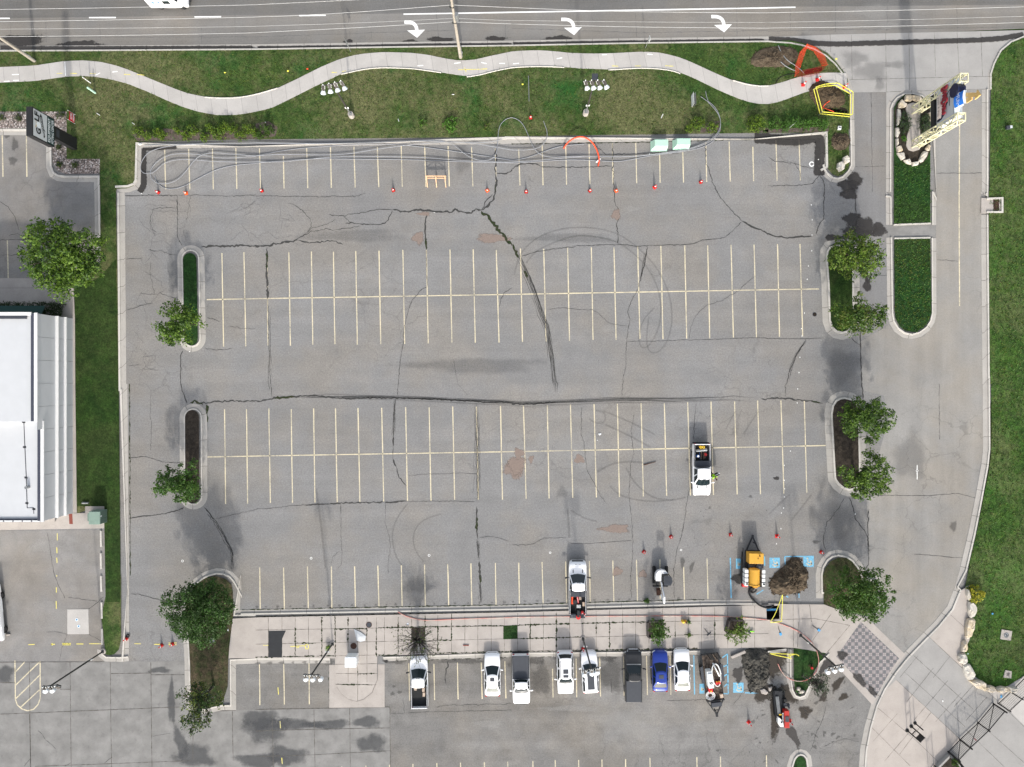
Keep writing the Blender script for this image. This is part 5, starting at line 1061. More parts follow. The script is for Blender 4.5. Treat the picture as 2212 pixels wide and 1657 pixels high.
# -- mail van on the road (facing east)
vl = G(372, 4); VAN = thing('mail_van', 'white boxy mail van with a blue eagle panel driving along the road', 'van', (vl.x, vl.y, 0), -PI/2)
a = MB(); w = .94
loft(a, [[Vector((w*k, y, .38)), Vector((w*k, y, 1.0)), Vector((w*k*.97, y, zt-.14)), Vector((w*k*.85, y, zt)), Vector((-w*k*.85, y, zt)), Vector((-w*k*.97, y, zt-.14)), Vector((-w*k, y, 1.0)), Vector((-w*k, y, .38))] for y, k, zt in ((-2.22, .97, 2.0), (-2.15, 1, 2.10), (.55, 1, 2.13), (.70, .99, 2.05), (1.22, .97, 1.22), (2.0, .93, 1.06), (2.16, .86, .90), (2.2, .82, .6))], smooth=False)
a.build('body', 'white_car', VAN, world=False, bevel=.04)
a = MB(); a.add([(.72, .78, 1.98), (-.72, .78, 1.98), (-.82, 1.20, 1.30), (.82, 1.20, 1.30)], [(0, 1, 2, 3)][::1]); o_ = a.build('windshield', 'glass', VAN, world=False); o_.location = (0, .02, .03)
for s in (-1, 1):
    a = MB(); vs = [(s*.955, y, z) for y, z in ((-.35, 1.22), (.42, 1.22), (.42, 1.78), (-.35, 1.78))]; a.add(vs, [(0, 1, 2, 3) if s > 0 else (3, 2, 1, 0)]); a.build('side_window', 'glass', VAN, world=False)
a = MB(); a.box((.962, -.2, 1.12), (.012, 3.6, .035)); a.build('side_stripe', 'sign_red', VAN, world=False)
a = MB()
a.add([(.962, y, z) for y, z in ((-1.65, 1.60), (-.70, 1.60), (-.62, 1.36), (-1.50, 1.30))], [(0, 1, 2, 3)[::-1]], 0)
a.add([(.966, y, z) for y, z in ((-1.50, 1.58), (-.80, 1.57), (-.92, 1.50), (-1.05, 1.34), (-1.38, 1.31), (-1.18, 1.47))], [(0, 1, 2, 3, 4, 5)[::-1]], 1)
a.build('eagle_panel', ['sign_blue', 'sign_white'], VAN, world=False)
a = MB(); a.box((0, 2.22, .52), (1.7, .12, .18)); a.build('front_bumper', 'matte_black', VAN, world=False)
a = MB(); a.box((0, -2.27, .50), (1.7, .14, .16)); a.build('rear_bumper', 'matte_black', VAN, world=False)
wheels(VAN, [(s*.90, y) for s in (-1, 1) for y in (1.42, -1.15)], .33, .2)
# -- mini excavator
el = E(1427, 1243, .6); EX = thing('mini_excavator', 'white mini excavator with a dark canopy and its boom reaching over the kerb', 'excavator', (el.x, el.y, 0), PI)
for s in (-1, 1):
    a = MB(); pts = [Vector((0, y, z)) for y, z in ((-.85, .10), (-.98, .25), (-.85, .42), (.85, .42), (.98, .25), (.85, .06), (-.85, .06))]
    x = s*.70; a.add([p+Vector((x-.16, 0, 0)) for p in pts]+[p+Vector((x+.16, 0, 0)) for p in pts], [(k, (k+1) % 7, 7+(k+1) % 7, 7+k) for k in range(7)]+[list(range(7))[::-1], list(range(7, 14))])
    for k in range(16): a.box((x, -.85+k*.113, .43), (.34, .05, .03))
    a.build('track', 'tyre', EX, world=False)
a = MB(); a.box((0, 0, .36), (1.1, .9, .2)); a.beam((-.4, .6, .3), (-.4, 1.25, .25), .1); a.beam((.4, .6, .3), (.4, 1.25, .25), .1); a.box((0, 1.30, .26), (1.70, .07, .34)); a.build('dozer_blade', 'matte_black', EX, world=False)
a = MB(); pts = [Vector((x, y, 0)) for x, y in ((.70, .45), (.74, .1), (.68, -.35), (.42, -.68), (0, -.78), (-.42, -.68), (-.66, -.40), (-.1, -.34), (.08, -.30), (.10, .48))]
a.prism(pts, .58, 1.22); a.build('engine_cover', 'white_car', EX, world=False, bevel=.08)
a = MB(); a.cyl((0, 0, .44), (0, 0, .60), .62, n=20); a.box((-.35, .1, .75), (.75, .9, .35)); a.build('cab_deck', 'matte_black', EX, world=False)
a = MB(); pts = [Vector((x, y, 0)) for x, y in ((.02, -.40), (.02, .62), (-.72, .62), (-.92, .15), (-.80, -.28), (-.62, -.42))]; a.prism(pts, 2.30, 2.40)
for k in range(6): a.box((-.42, -.25+k*.14, 2.41), (.72, .04, .025))
a.build('canopy', 'slate', EX, world=False, bevel=.02)
for x, y in ((-.02, -.35), (-.02, .55), (-.68, .55), (-.72, -.3)):
    a = MB(); a.beam((x, y, .6), (x, y, 2.3), .06); a.build('canopy_post', 'matte_black', EX, world=False)
a = MB(); a.box((-.38, -.05, .98), (.45, .45, .12)); a.box((-.38, -.28, 1.2), (.45, .1, .4)); a.build('seat', 'matte_black', EX, world=False, bevel=.04)
a = MB(); a.beam((.02, .70, .8), (-.10, 2.0, 1.75), .15, .22); a.beam((-.10, 2.0, 1.75), (-.16, 2.85, 1.50), .14, .22); a.build('boom', 'white_car', EX, world=False, bevel=.02)
a = MB(); a.beam((-.16, 2.86, 1.55), (.02, 2.15, .75), .12, .16); a.build('dipper_arm', 'white_car', EX, world=False)
a = MB(); a.cyl((-.04, .95, 1.15), (-.17, 2.1, 1.95), .045); a.cyl((-.17, 2.0, 1.95), (-.2, 2.75, 1.75), .045); a.build('hydraulic_ram', 'chrome', EX, world=False)
a = MB(); a.beam((.22, 2.28, .50), (.22, 1.70, .38), .44, .36); a.box((.22, 1.62, .26), (.44, .2, .1)); a.build('bucket', 'rust', EX, world=False)
# -- vacuum excavation trailer
vl = E(1625, 1228, .7); VT = thing('vacuum_trailer', 'yellow vacuum trailer with a tank, white water tanks and a black hose', 'trailer', (vl.x, vl.y, 0), -.02)
a = MB(); a.beam((0, 3.60, .50), (-.72, 1.95, .55), .13, .16); a.beam((0, 3.60, .50), (.72, 1.95, .55), .13, .16); a.box((0, 3.62, .52), (.22, .3, .16)); a.box((0, .0, .55), (1.7, 4.1, .14)); a.beam((-1.18, 1.0, .62), (-1.18, -2.05, .62), .1, .12); a.beam((1.18, 1.0, .62), (1.18, -2.05, .62), .1, .12); a.box((0, -1.9, .58), (2.4, .3, .10)); a.cyl((.15, 2.9, .3), (.15, 2.9, .9), .06); a.build('frame', 'matte_black', VT, world=False)
a = MB(); a.box((.05, 1.38, 1.18), (1.62, 1.16, 1.1)); a.build('engine_box', 'machine_yellow', VT, world=False, bevel=.03)
a = MB(); a.cyl((.40, 1.70, 1.73), (.40, 1.70, 1.86), .07); a.cyl((.24, 1.46, 1.73), (.20, 1.35, 1.80), .04); a.build('exhaust_stack', 'rust', VT, world=False)
a = MB(); a.cyl((-.55, .42, 1.05), (.1, .42, 1.05), .26, n=14); a.cyl((.48, .42, .8), (.48, .42, 1.5), .34, n=18); a.cyl((.48, .42, 1.5), (.48, .42, 1.56), .16, n=14); a.beam((.05, .2, 1.0), (.05, .75, 1.35), .1); a.build('blower', 'slate', VT, world=False)
a = MB(); a.cyl((-.02, .10, 1.25), (-.02, -1.62, 1.25), .60, n=28); a.ball((-.02, .10, 1.25), .60, 18, 5, 0, sc=(1, .3, 1)); a.build('debris_tank', 'machine_yellow', VT, world=False)
a = MB(); a.cyl((-.02, -1.62, 1.25), (-.02, -1.72, 1.25), .66, n=28); a.box((.1, -1.85, 1.2), (.5, .2, .5)); a.tube([(-.3, -1.8, 1.75), (0, -1.85, 1.9), (.25, -1.8, 1.7), (.3, -1.4, 1.9)], .05); a.build('tank_door', 'machine_yellow', VT, world=False)
for x in (-.92, .98):
    a = MB()
    for k in range(4): a.box((x, -.16-k*.47, 1.05), (.40, .44, .86))
    o_ = a.build('water_tank', 'white_plastic', VT, world=False, bevel=.05)
    a = MB()
    for k in range(3): a.box((x, -.395-k*.47, 1.05), (.42, .035, .90))
    a.build('tank_strap', 'matte_black', o_, world=False)
    a = MB(); a.cyl((x+.05, -1.55, 1.46), (x+.05, -1.55, 1.54), .10); a.build('tank_cap', 'matte_black', o_, world=False)
a = MB(); a.beam((.66, .85, 1.5), (.72, -1.75, 1.62), .06); a.beam((.66, .85, 1.5), (.66, .85, .6), .06); a.beam((.72, -1.75, 1.62), (.72, -1.75, .6), .06); a.build('hose_rack', 'matte_black', VT, world=False)
a = MB(); a.tube(smoothed([(-1.22, 1.9, .7), (-1.3, 1.2, .8), (-1.34, .3, .75), (-1.32, -.8, .7), (-1.25, -1.5, .7)], 2), .07); a.tube(smoothed([(-1.1, 2.3, .6), (-1.2, 1.2, .9), (-1.22, .4, .9)], 2), .05); a.build('side_hose', 'liner', VT, world=False)
a = MB(); a.box((-1.0, -1.86, .85), (.45, .35, .4)); a.cyl((-.75, -1.9, 1.0), (-.75, -1.9, 1.12), .1); a.build('pump', 'red_plastic', VT, world=False, bevel=.04)
a = MB()
for k in range(9): a.tube([(.45+.07*k, -1.75, 1.3-.03*k), (.5+.07*k, -1.95, 1.1), (.42+.08*k, -2.02, .7)], .03, 5)
a.build('hose_bundle', 'liner', VT, world=False)
wheels(VT, [(s*1.12, y) for s in (-1, 1) for y in (-.35, -1.15)], .36, .22)
# -- flat trailer
fl = E(1538, 1462, .7); d = Vector((1543, 1512, 0))-Vector((1530, 1408, 0)); FT = thing('flatbed_trailer', 'plank-decked flatbed trailer with black frame, upright ramps and two axles', 'trailer', (fl.x, fl.y, 0), PI+.125)
a = MB(); L2 = 2.62
for k in range(9): a.box((-.80+k*.20, 0, .74), (.19, 2*L2, .05))
a.build('deck', 'deck_wood', FT, world=False)
a = MB()
for x in (-.96, .96): a.beam((x, -L2, .70), (x, L2, .70), .10, .18)
a.beam((-1, -L2, .70), (1, -L2, .70), .1, .18); a.beam((-1, L2, .70), (1, L2, .70), .1, .18)
for x in (-.96, .96): a.beam((x, L2, .66), (0, L2+1.75, .60), .10, .14)
a.beam((-.66, L2+.6, .63), (.66, L2+.6, .63), .08); a.beam((-.3, L2+1.2, .62), (.3, L2+1.2, .62), .08); a.box((0, L2+1.75, .60), (.26, .42, .16)); a.cyl((.12, L2+1.25, .2), (.12, L2+1.25, 1.1), .05)
for x in (-.96, .96): a.beam((x, L2-.05, 1.05), (x, L2-.05, .7), .06)
a.beam((-.96, L2-.05, 1.05), (.96, L2-.05, 1.05), .06)
a.build('frame', 'matte_black', FT, world=False)
for s in (-1, 1):
    a = MB(); a.prism([(s*1.0, -1.45, 0), (s*1.28, -1.35, 0), (s*1.28, .45, 0), (s*1.0, .55, 0)], .95, 1.0); a.box((s*1.27, -.45, .88), (.03, 1.8, .2)); a.build('fender', 'slate', FT, world=False)
wheels(FT, [(s*1.24, y) for s in (-1, 1) for y in (-.10, -.92)], .36, .22)
for x in (-.85, -.15):
    a = MB()
    for e in (0, .46): a.beam((x+e, -L2-.08, .70), (x+e, -L2-.02, 2.35), .06)
    for k in range(9): a.beam((x, -L2-.07+k*.006, .78+k*.19), (x+.46, -L2-.07+k*.006, .78+k*.19), .05)
    a.build('ramp', 'iron', FT, world=False)
a = MB(); a.box((0, L2+.35, .95), (1.15, .48, .42)); a.build('tool_chest', 'slate', FT, world=False, bevel=.02)
def on_trailer(x, y, z=0): return root_matrix(FT) @ Vector((x, y, z))
def load(name, label, cat, x, y, z, rz=0, group=None):
    p = on_trailer(x, y, z); return thing(name, label, cat, p, PI+.125+rz, group)
t = load('water_tank', 'white plastic water tank on the flatbed trailer', 'tank', .46, -.10, .765)
a = MB(); a.prism([(-.30, -.95, 0), (.30, -.95, 0), (.34, .15, 0), (.30, .95, 0), (-.30, .95, 0), (-.34, .15, 0)], 0, .85); a.box((0, -.30, .9), (.5, .9, .12)); a.build('tank_body', 'white_plastic', t, world=False, bevel=.06)
a = MB(); a.cyl((-.02, .32, .85), (-.02, .32, .93), .17, n=18); a.build('lid', 'slate', t, world=False)
a = MB(); a.beam((.0, .28, .95), (-.06, .40, .95), .05, .02); a.beam((-.02, .3, .95), (.07, .20, .95), .06, .02); a.build('lid_mark', 'white_plastic', t, world=False)
t = load('hose_loop', 'long white hose laid in an oval on the trailer deck', 'hose', -.45, -.20, .765)
a = MB(); o1 = [(.48*math.sin(q)*(1 if True else 1), 1.28*math.cos(q), .06) for q in [k*2*PI/28 for k in range(29)]]; a.tube(o1, .06, 6)
a.tube([(.54*math.sin(q), 1.38*math.cos(q)+.06, .10) for q in [PI*.52+k*PI*.95/14 for k in range(15)]], .055, 6); a.tube([(.30, -1.55, .35), (-.28, .05, .30)], .075, 8); a.build('hose', 'white_plastic', t, world=False)
t = load('hose_coil', 'coil of thin white hose at the front of the trailer deck', 'hose', .52, 1.98, .765)
a = MB()
for k in range(9):
    r_ = .24+.035*k; a.tube([(r_*math.cos(q)+rnd.uniform(-.05, .05), r_*math.sin(q)+rnd.uniform(-.02, .02), .04+.015*k+.02*math.sin(3*q+k)) for q in [j*2*PI/20 for j in range(20)]], .018, 5, closed=True)
a.build('coil', 'white_plastic', t, world=False)
t = load('red_pump', 'small red pump with a yellow cap on the trailer deck', 'pump', .46, 1.30, .765)
a = MB(); a.box((0, 0, .2), (.50, .46, .4)); a.build('housing', 'red_plastic', t, world=False, bevel=.05)
a = MB(); a.cyl((0, .06, .4), (0, .06, .48), .07); a.build('cap', 'bright_yellow', t, world=False)
t = load('fuel_can', 'pair of red fuel cans inside the oval hose on the trailer', 'fuel can', -.50, .62, .765)
a = MB(); a.box((-.14, 0, .16), (.26, .30, .32)); a.box((.16, 0, .16), (.26, .30, .32)); a.build('can', 'red_plastic', t, world=False, bevel=.05)
a = MB(); a.cyl((.16, -.2, .3), (.16, -.2, .38), .05); a.cyl((-.1, -.2, .3), (-.1, -.2, .38), .05); a.build('spout', 'bright_yellow', t, world=False)
t = load('wooden_block', 'pale wooden block at the front corner of the trailer deck', 'block', -.72, 2.15, .765, .05)
a = MB(); a.box((0, 0, .12), (.36, .40, .24)); a.build('block', 'cardboard', t, world=False, bevel=.015)
# -- directional drill
dl = E(1686, 1530, .7); DR = thing('drill_rig', 'red tracked drilling rig with a white tank and a rack of steel rods', 'drilling rig', (dl.x, dl.y, 0), .02)
for s in (-1, 1):
    a = MB(); a.box((s*.50, -.1, .25), (.28, 1.9, .48)); a.build('track', 'tyre', DR, world=False, bevel=.12)
a = MB(); a.box((-.05, .2, .62), (1.05, 3.3, .22)); a.beam((-.45, -1.0, .7), (-.62, 1.9, .45), .35, .3); a.box((-.25, 1.75, .5), (.9, .5, .55)); a.build('frame', 'matte_black', DR, world=False)
a = MB()
for k in range(5): a.cyl((-.50+k*.075+.05, -.55, .98), (-.66+k*.075+.05, 1.42, .86), .034, n=8)
a.build('drill_rod_rack', 'galv', DR, world=False)
a = MB(); a.box((.42, -.95, 1.02), (.55, 1.95, .66)); a.build('engine_hood', 'machine_red', DR, world=False, bevel=.04)
a = MB(); a.box((.42, -.90, 1.37), (.42, .62, .06)); a.box((.42, -1.86, .95), (.5, .16, .4)); a.build('hood_grille', 'slate', DR, world=False)
a = MB(); a.prism([(-.52, -.75, 0), (-.18, -1.0, 0), (.02, -1.45, 0), (.08, -1.82, 0), (-.32, -1.82, 0), (-.52, -1.45, 0)], .72, 1.25); a.build('water_tank', 'white_plastic', DR, world=False, bevel=.05)
a = MB(); a.cyl((-.18, -1.30, 1.25), (-.18, -1.30, 1.31), .09); a.build('tank_cap', 'matte_black', DR, world=False)
a = MB(); a.box((.06, -1.10, 1.08), (.14, 1.5, .08)); o_ = a.build('chain_guard', 'white_plastic', DR, world=False)
a = MB()
for k in range(9): a.box((.06, -1.75+k*.16, 1.125), (.15, .06, .02))
a.build('chain_links', 'matte_black', o_, world=False)
a = MB(); a.box((.42, .55, .98), (.42, .42, .12)); a.box((.72, .50, 1.15), (.14, .50, .5)); a.build('operator_seat', 'slate', DR, world=False, bevel=.05)
a = MB(); a.box((-.22, .82-1.35, 1.05), (.28, .12, .08)); a.build('rod_clamp', 'bright_yellow', DR, world=False)
a = MB(); a.tube([(.2, 1.3, .7), (.35, 1.6, .9), (.1, 1.9, .7), (-.2, 2.0, .8)], .05); a.tube([(.3, .9, .9), (.5, 1.2, 1.0), (.3, 1.5, .8)], .04); a.box((.38, 1.05, .95), (.35, .3, .3)); a.build('hydraulic_hose', 'liner', DR, world=False)

# -- gear lying in the pickup beds
def in_bed(root, x, y, z=.79): return root_matrix(root) @ Vector((x, y, z))
def gear(root, name, label, cat, x, y, z=.79, rz=0): return thing(name, label, cat, in_bed(root, x, y, z), root.rotation_euler.z+rz)
t = gear(TR1, 'tool_box', 'black lidded tool box across the bed behind the cab with the open door', 'tool box', 0, -.72); a = MB(); a.box((0, 0, .26), (1.78, .60, .52)); a.build('chest', 'slate', t, world=False, bevel=.03); a = MB(); a.box((0, 0, .54), (1.80, .62, .05)); a.build('lid', 'slate', t, world=False, bevel=.02)
for k, lb in ((0, 'round yellow bucket in the bed corner, nearer the tailgate post'), (1, 'round yellow bucket beside its twin at the tailgate')):
    t = gear(TR1, 'yellow_bucket', lb, 'bucket', .16-.30*k, -2.55); a = MB(); a.cyl((0, 0, 0), (0, 0, .36), .13, .155, n=14); a.build('pail', 'bright_yellow', t, world=False); a = MB(); a.cyl((0, 0, .36), (0, 0, .39), .06); a.build('lid_knob', 'matte_black', t, world=False)
t = gear(TR1, 'tarp_roll', 'rolled grey tarp lying across the truck bed', 'tarp', .05, -2.20, .79, .12); a = MB(); a.cyl((-.62, 0, .16), (.62, 0, .16), .15, n=12); a.build('roll', 'galv', t, world=False)
t = gear(TR1, 'water_jug', 'blue water jug with a white lid in the truck bed', 'jug', .50, -1.55); a = MB(); a.cyl((0, 0, 0), (0, 0, .45), .15, n=14); a.build('jug_body', 'blue_plastic', t, world=False); a = MB(); a.cyl((0, 0, .45), (0, 0, .50), .12); a.build('lid', 'white_plastic', t, world=False)
t = gear(TR1, 'tool_bag', 'red tool bag among the shovels in the truck bed', 'bag', -.42, -1.72, .79, .3); a = MB(); a.box((0, 0, .15), (.28, .4, .3), taper=.7); a.build('bag', 'red_plastic', t, world=False, bevel=.05); a = MB(); a.tube([(0, -.12, .3), (0, -.06, .4), (0, .06, .4), (0, .12, .3)], .015); a.build('handle', 'matte_black', t, world=False)
for k in range(5):
    t = gear(TR1, 'shovel', ('shovel with a blue grip', 'long wooden shovel', 'rusty bar', 'steel spade', 'short-handled spade')[k]+' lying in the truck bed', 'shovel', .22-.16*k, -1.55, .85, rnd.uniform(-.25, .25)); a = MB(); a.cyl((0, -.5, .03), (0, .38, .03), .018, n=6); a.build('handle', ('blue_plastic', 'lumber', 'rust', 'lumber', 'old_wood')[k], t, world=False); a = MB(); a.box((0, -.58, .03), (.17, .22, .02)); a.build('blade', 'galv', t, world=False)
t = gear(TR2, 'tool_box', 'black tool box behind the cab of the pickup with the open tailgate', 'tool box', 0, -.62); a = MB(); a.box((0, 0, .26), (1.66, .60, .50)); a.build('chest', 'slate', t, world=False, bevel=.03); a = MB(); a.box((0, .02, .53), (1.68, .62, .05)); a.build('lid', 'slate', t, world=False, bevel=.02)
t = gear(TR2, 'orange_tube', 'orange tube standing along the left side of the bed', 'tube', -.62, -1.35, .80); a = MB(); a.cyl((0, -.48, .12), (0, .45, .16), .11, n=12); a.build('tube', 'conduit_orange', t, world=False); a = MB(); a.cyl((0, .45, .16), (0, .48, .16), .12, n=12); a.build('cap', 'matte_black', t, world=False)
t = gear(TR2, 'red_hose_reel', 'round red hose reel in the middle of the bed', 'reel', -.32, -1.55, .80); a = MB(); a.cyl((0, 0, .05), (0, 0, .28), .20, n=16); a.build('drum', 'machine_red', t, world=False); a = MB(); a.cyl((0, 0, 0), (0, 0, .05), .24, n=16); a.cyl((0, 0, .28), (0, 0, .31), .24, n=16); a.build('flange', 'matte_black', t, world=False)
t = gear(TR2, 'level_case', 'long red case with white lettering slots in the bed', 'case', .0, -1.28, .80, .14); a = MB(); a.box((0, 0, .1), (.18, .95, .2)); a.build('case', 'red_plastic', t, world=False, bevel=.02); a = MB()
for k in range(5): a.box((0, -.3+k*.15, .205), (.09, .06, .012))
a.build('label_plate', 'white_plastic', t, world=False)
for k, (x, y) in enumerate(((.28, -1.15), (.66, -1.85))):
    t = gear(TR2, 'wooden_board', ('short pale board near the tool box', 'short pale board by the right bed wall')[k], 'board', x, y, .80, .05); a = MB(); a.box((0, 0, .08), (.24, .46, .16)); a.build('board', 'cardboard', t, world=False, bevel=.01)
t = gear(TR2, 'steel_crate', 'grey metal crate in front of the red machine', 'crate', .10, -2.05, .80); a = MB(); a.box((0, 0, .16), (.48, .36, .32)); a.build('crate', 'galv', t, world=False); a = MB()
for k in range(4): a.box((-.18+k*.12, 0, .33), (.03, .34, .02))
a.build('crate_slats', 'white_plastic', t, world=False)
t = gear(TR2, 'plastic_bin', 'dark rounded bin on the left of the lowered tailgate', 'bin', -.55, -3.10, .82); a = MB(); a.box((0, 0, .2), (.62, .44, .4)); a.build('tub', 'slate', t, world=False, bevel=.07); a = MB(); a.box((-.12, 0, .405), (.03, .26, .02)); a.build('handle', 'chrome', t, world=False)
t = gear(TR2, 'compactor', 'red plate compactor overhanging the lowered tailgate', 'compactor', .06, -2.86, .82); a = MB(); a.box((0, .0, .2), (.30, .78, .4)); a.build('engine', 'matte_black', t, world=False, bevel=.03); a = MB(); a.prism([(-.26, -.42, 0), (-.2, -.62, 0), (0, -.70, 0), (.2, -.62, 0), (.26, -.42, 0), (.2, -.22, 0), (-.2, -.22, 0)], .06, .30); a.build('base_plate', 'red_plastic', t, world=False, bevel=.04)
t = gear(TR2, 'fuel_can', 'red fuel can with a white cap on the tailgate', 'fuel can', .50, -2.75, .84); a = MB(); a.box((0, 0, .17), (.26, .32, .34)); a.build('can', 'red_plastic', t, world=False, bevel=.06); a = MB(); a.cyl((0, -.08, .34), (0, -.08, .40), .04); a.build('cap', 'white_plastic', t, world=False)
t = gear(TR2, 'equipment_case', 'dark square case under the red fuel can', 'case', .50, -2.98, .80); a = MB(); a.box((0, -.06, .02), (.55, .62, .07)); a.build('case', 'slate', t, world=False, bevel=.02); a = MB(); a.box((.26, -.05, .06), (.03, .5, .04)); a.build('hinge', 'white_plastic', t, world=False)
TR3 = [o for o in COL.objects if o.name.startswith('pickup_truck') and 'cardboard' in o.get('label', '')][0]
for k, (x, y) in enumerate(((-.42, -.72), (.48, -.88), (.52, -1.42))):
    t = gear(TR3, 'cardboard_box', ('cardboard box on the left behind the cab', 'cardboard box on the right behind the cab', 'cardboard box nearest the tailgate')[k], 'box', x, y, .79, -.05); a = MB(); a.box((0, 0, .13), (.26, .42, .26)); a.build('box', 'cardboard', t, world=False); a = MB(); a.box((0, 0, .262), (.03, .42, .004)); a.build('tape', 'walk_concrete', t, world=False)
# ================================================================ STREET FURNITURE AND SITE GEAR
def XY(v): return Vector((v.x, v.y, 0))
def at(c, r, x, y, z=0.0): return G(*T1(c, r, x, y), z)
# ---- lamp standards
def lamp_post(label, base, h, heads, arm, kind='flood', concrete_base=True, brown='pole_brown', extra=None):
    b = G(*base, .0); r = thing('lamp_post', label, 'lamp post', b, 0, 'lamp posts around the lots')
    z0 = .78 if concrete_base else .22
    a = MB(); a.cyl((0, 0, 0), (0, 0, z0), .34, .31, n=20); a.build('footing', 'walk_concrete', r, world=False, bevel=.03)
    a = MB(); a.box((0, 0, z0+.02), (.34, .34, .04)); a.cyl((0, 0, z0), (0, 0, 2.6), .085, .08, n=12); a.build('lower_mast', 'galv' if concrete_base else brown, r, world=False)
    a = MB(); a.cyl((0, 0, 2.6), (0, 0, h), .10, .085, n=12); a.build('mast', brown, r, world=False)
    a = MB(); a.box((0, 0, 2.45), (.42, .06, .30)); a.build('notice_plate', 'white_plastic', r, world=False)
    dx, dy = math.cos(arm), math.sin(arm); n = len(heads); L = .62
    a = MB(); a.beam((-dx*L*(n-1)/2-dx*.2, -dy*L*(n-1)/2-dy*.2, h), (dx*L*(n-1)/2+dx*.2, dy*L*(n-1)/2+dy*.2, h), .10); a.build('crossarm', brown, r, world=False)
    for i, hd in enumerate(heads):
        c = Vector((dx*L*(i-(n-1)/2), dy*L*(i-(n-1)/2), h)); az, dip = hd[:2]
        dr = Vector((math.sin(az)*math.cos(dip), -math.cos(az)*math.cos(dip), -math.sin(dip)))
        a = MB(); p = c+Vector((0, 0, .10)); a.beam(p, p+dr*.52, .26, .28); a.cyl(c, p, .04)
        fx = a.build('floodlight', 'pole_brown', r, world=False)
        a = MB(); a.beam(p+Vector((.16, 0, 0)), p+dr*.4+Vector((.16, 0, .02)), .03); a.beam(p-Vector((.16, 0, 0)), p+dr*.4-Vector((.16, 0, -.02)), .03); a.cyl(c+Vector((0, 0, .1)), c+Vector((0, 0, .32)), .05); a.build('yoke', 'white_plastic', fx, world=False)
        if len(hd) < 3:
            a = MB(); a.cyl(p+dr*.48, p+dr*.64, .13, .22, n=18, caps=False); a.cyl(p+dr*.64, p+dr*.86, .22, .30, n=18)
            a.build('reflector', 'reflector', fx, world=False)
    if extra:
        a = MB(); a.box((.05, .42, h+.05), (.62, .62, .16)); a.build('control_box', 'slate', r, world=False)
    return r
lamp_post('four-head lamp post on the grass left of the utility pole', (760, 252), 8.5, [(-.25, .75), (.0, .75), (.25, .72), (.45, .72)], .22)
lamp_post('four-head lamp post with a dark box, near the green cabinets', (1264, 247), 8.5, [(.45, .75), (.50, .72), (.55, .70), (.65, .65)], .03, extra=True)
lamp_post('tall lamp post beside the hatched island, one head missing its shade', (224, 1406), 9.0, [(-.25, .7), (-.1, .7), (.5, .8, 0)], .08, concrete_base=False, brown='pole_dark')
lamp_post('three-head lamp post standing on the walkway by the white cabinet', (719, 1389.6), 8.4, [(-.1, .7), (.05, .7), (.35, .7)], -.03, concrete_base=False, brown='pole_dark')
lamp_post('lamp post reaching over the white crossover with the glass roof', (1258.6, 1378.4), 8.4, [(-.1, .7), (.15, .7), (.05, .7)], .20, concrete_base=False, brown='pole_dark')
lamp_post('lamp post leaning over the chequered pavers', (1727, 1371), 8.6, [(.0, .7), (.15, .7), (.25, .7)], .22, concrete_base=False, brown='pole_dark')
# ---- utility poles and wires
def utility_pole(label, base, h, arms, box_=False):
    b = G(*base); r = thing('utility_pole', label, 'utility pole', b, 0, 'wooden utility poles')
    a = MB(); a.cyl((0, 0, 0), (0, 0, h), .19, .12, n=12); a.build('pole', 'wood_pole', r, world=False)
    for z in arms:
        a = MB(); a.beam((-.28, -.12, z), (.16, -.12, z), .10, .10); a.cyl((-.26, -.12, z), (-.26, -.12, z+.22), .05); a.build('bracket', 'pole_dark', r, world=False)
    if box_:
        a = MB(); a.cyl((.26, -.05, 8.3), (.26, -.05, 9.3), .22, n=14); a.build('transformer', 'galv', r, world=False)
    a = MB(); a.cyl((.20, .02, 0), (.20, .02, 2.6), .04); a.box((.24, .02, 1.2), (.14, .1, .3)); a.build('cable_guard', 'galv', r, world=False)
    return r
utility_pole('leaning-looking wooden utility pole at the upper left by the road', (75, 132.5), 11.2, (7.6, 9.6))
utility_pole('wooden utility pole with a grey transformer above the turn arrows', (994.5, 125), 12.4, (7.7, 10.6), True)
def wire(label, pts, zs, r=.022, m='cable'):
    r *= .62
    P = []
    for (x, y), z in zip(pts, zs): P.append(E(x, y, z))
    P = smoothed(P, 2)
    a = MB(); a.tube(P, r, 5); o = a.build('overhead_wire', m); return tag(o, label, 'wire', 'overhead wires along the road')
def fpts(l):
    out = []
    for c, s in l: out += tp(c, 0, s)
    return out
wire('overhead wire from the pole crossing the big lamp-side lane', fpts([(0, '-600 200 0 188 1100 172 2209 150'), (1, '700 120 1690 45')])+[], [7.9, 8.0, 8.3, 9.0, 9.8, 10.6], .030)
wire('overhead wire right of the pole crossing the solid white lane line', fpts([(1, '1690 45 2209 67'), (2, '750 97 1500 108 2209 113'), (3, '0 111 1100 92 2209 60')]), [10.6, 10.0, 9.4, 9.0, 8.8, 8.8, 9.1, 10.0], .030)
wire('highest overhead wire, passing in front of the mail van', fpts([(0, '-600 95 0 83 1100 66 2209 43'), (1, '0 41 850 2 1700 -50')]), [10.0, 10.1, 10.4, 11.0, 11.0, 11.6, 12.2], .028)
wire('thin pale overhead cable in the upper lane left of the pole', fpts([(0, '-600 262 0 253 1100 244 2209 230'), (1, '0 228 900 200 1700 160')]), [6.8, 6.9, 7.2, 7.6, 7.6, 8.0, 8.4], .020)
wire('thin pale overhead cable right of the pole over the turn arrows', fpts([(1, '1700 160 2209 180'), (2, '0 178 1100 192 2209 195'), (3, '0 195 1100 175 2209 142')]), [8.4, 8.0, 8.0, 7.4, 7.2, 7.2, 7.4, 8.2], .020)
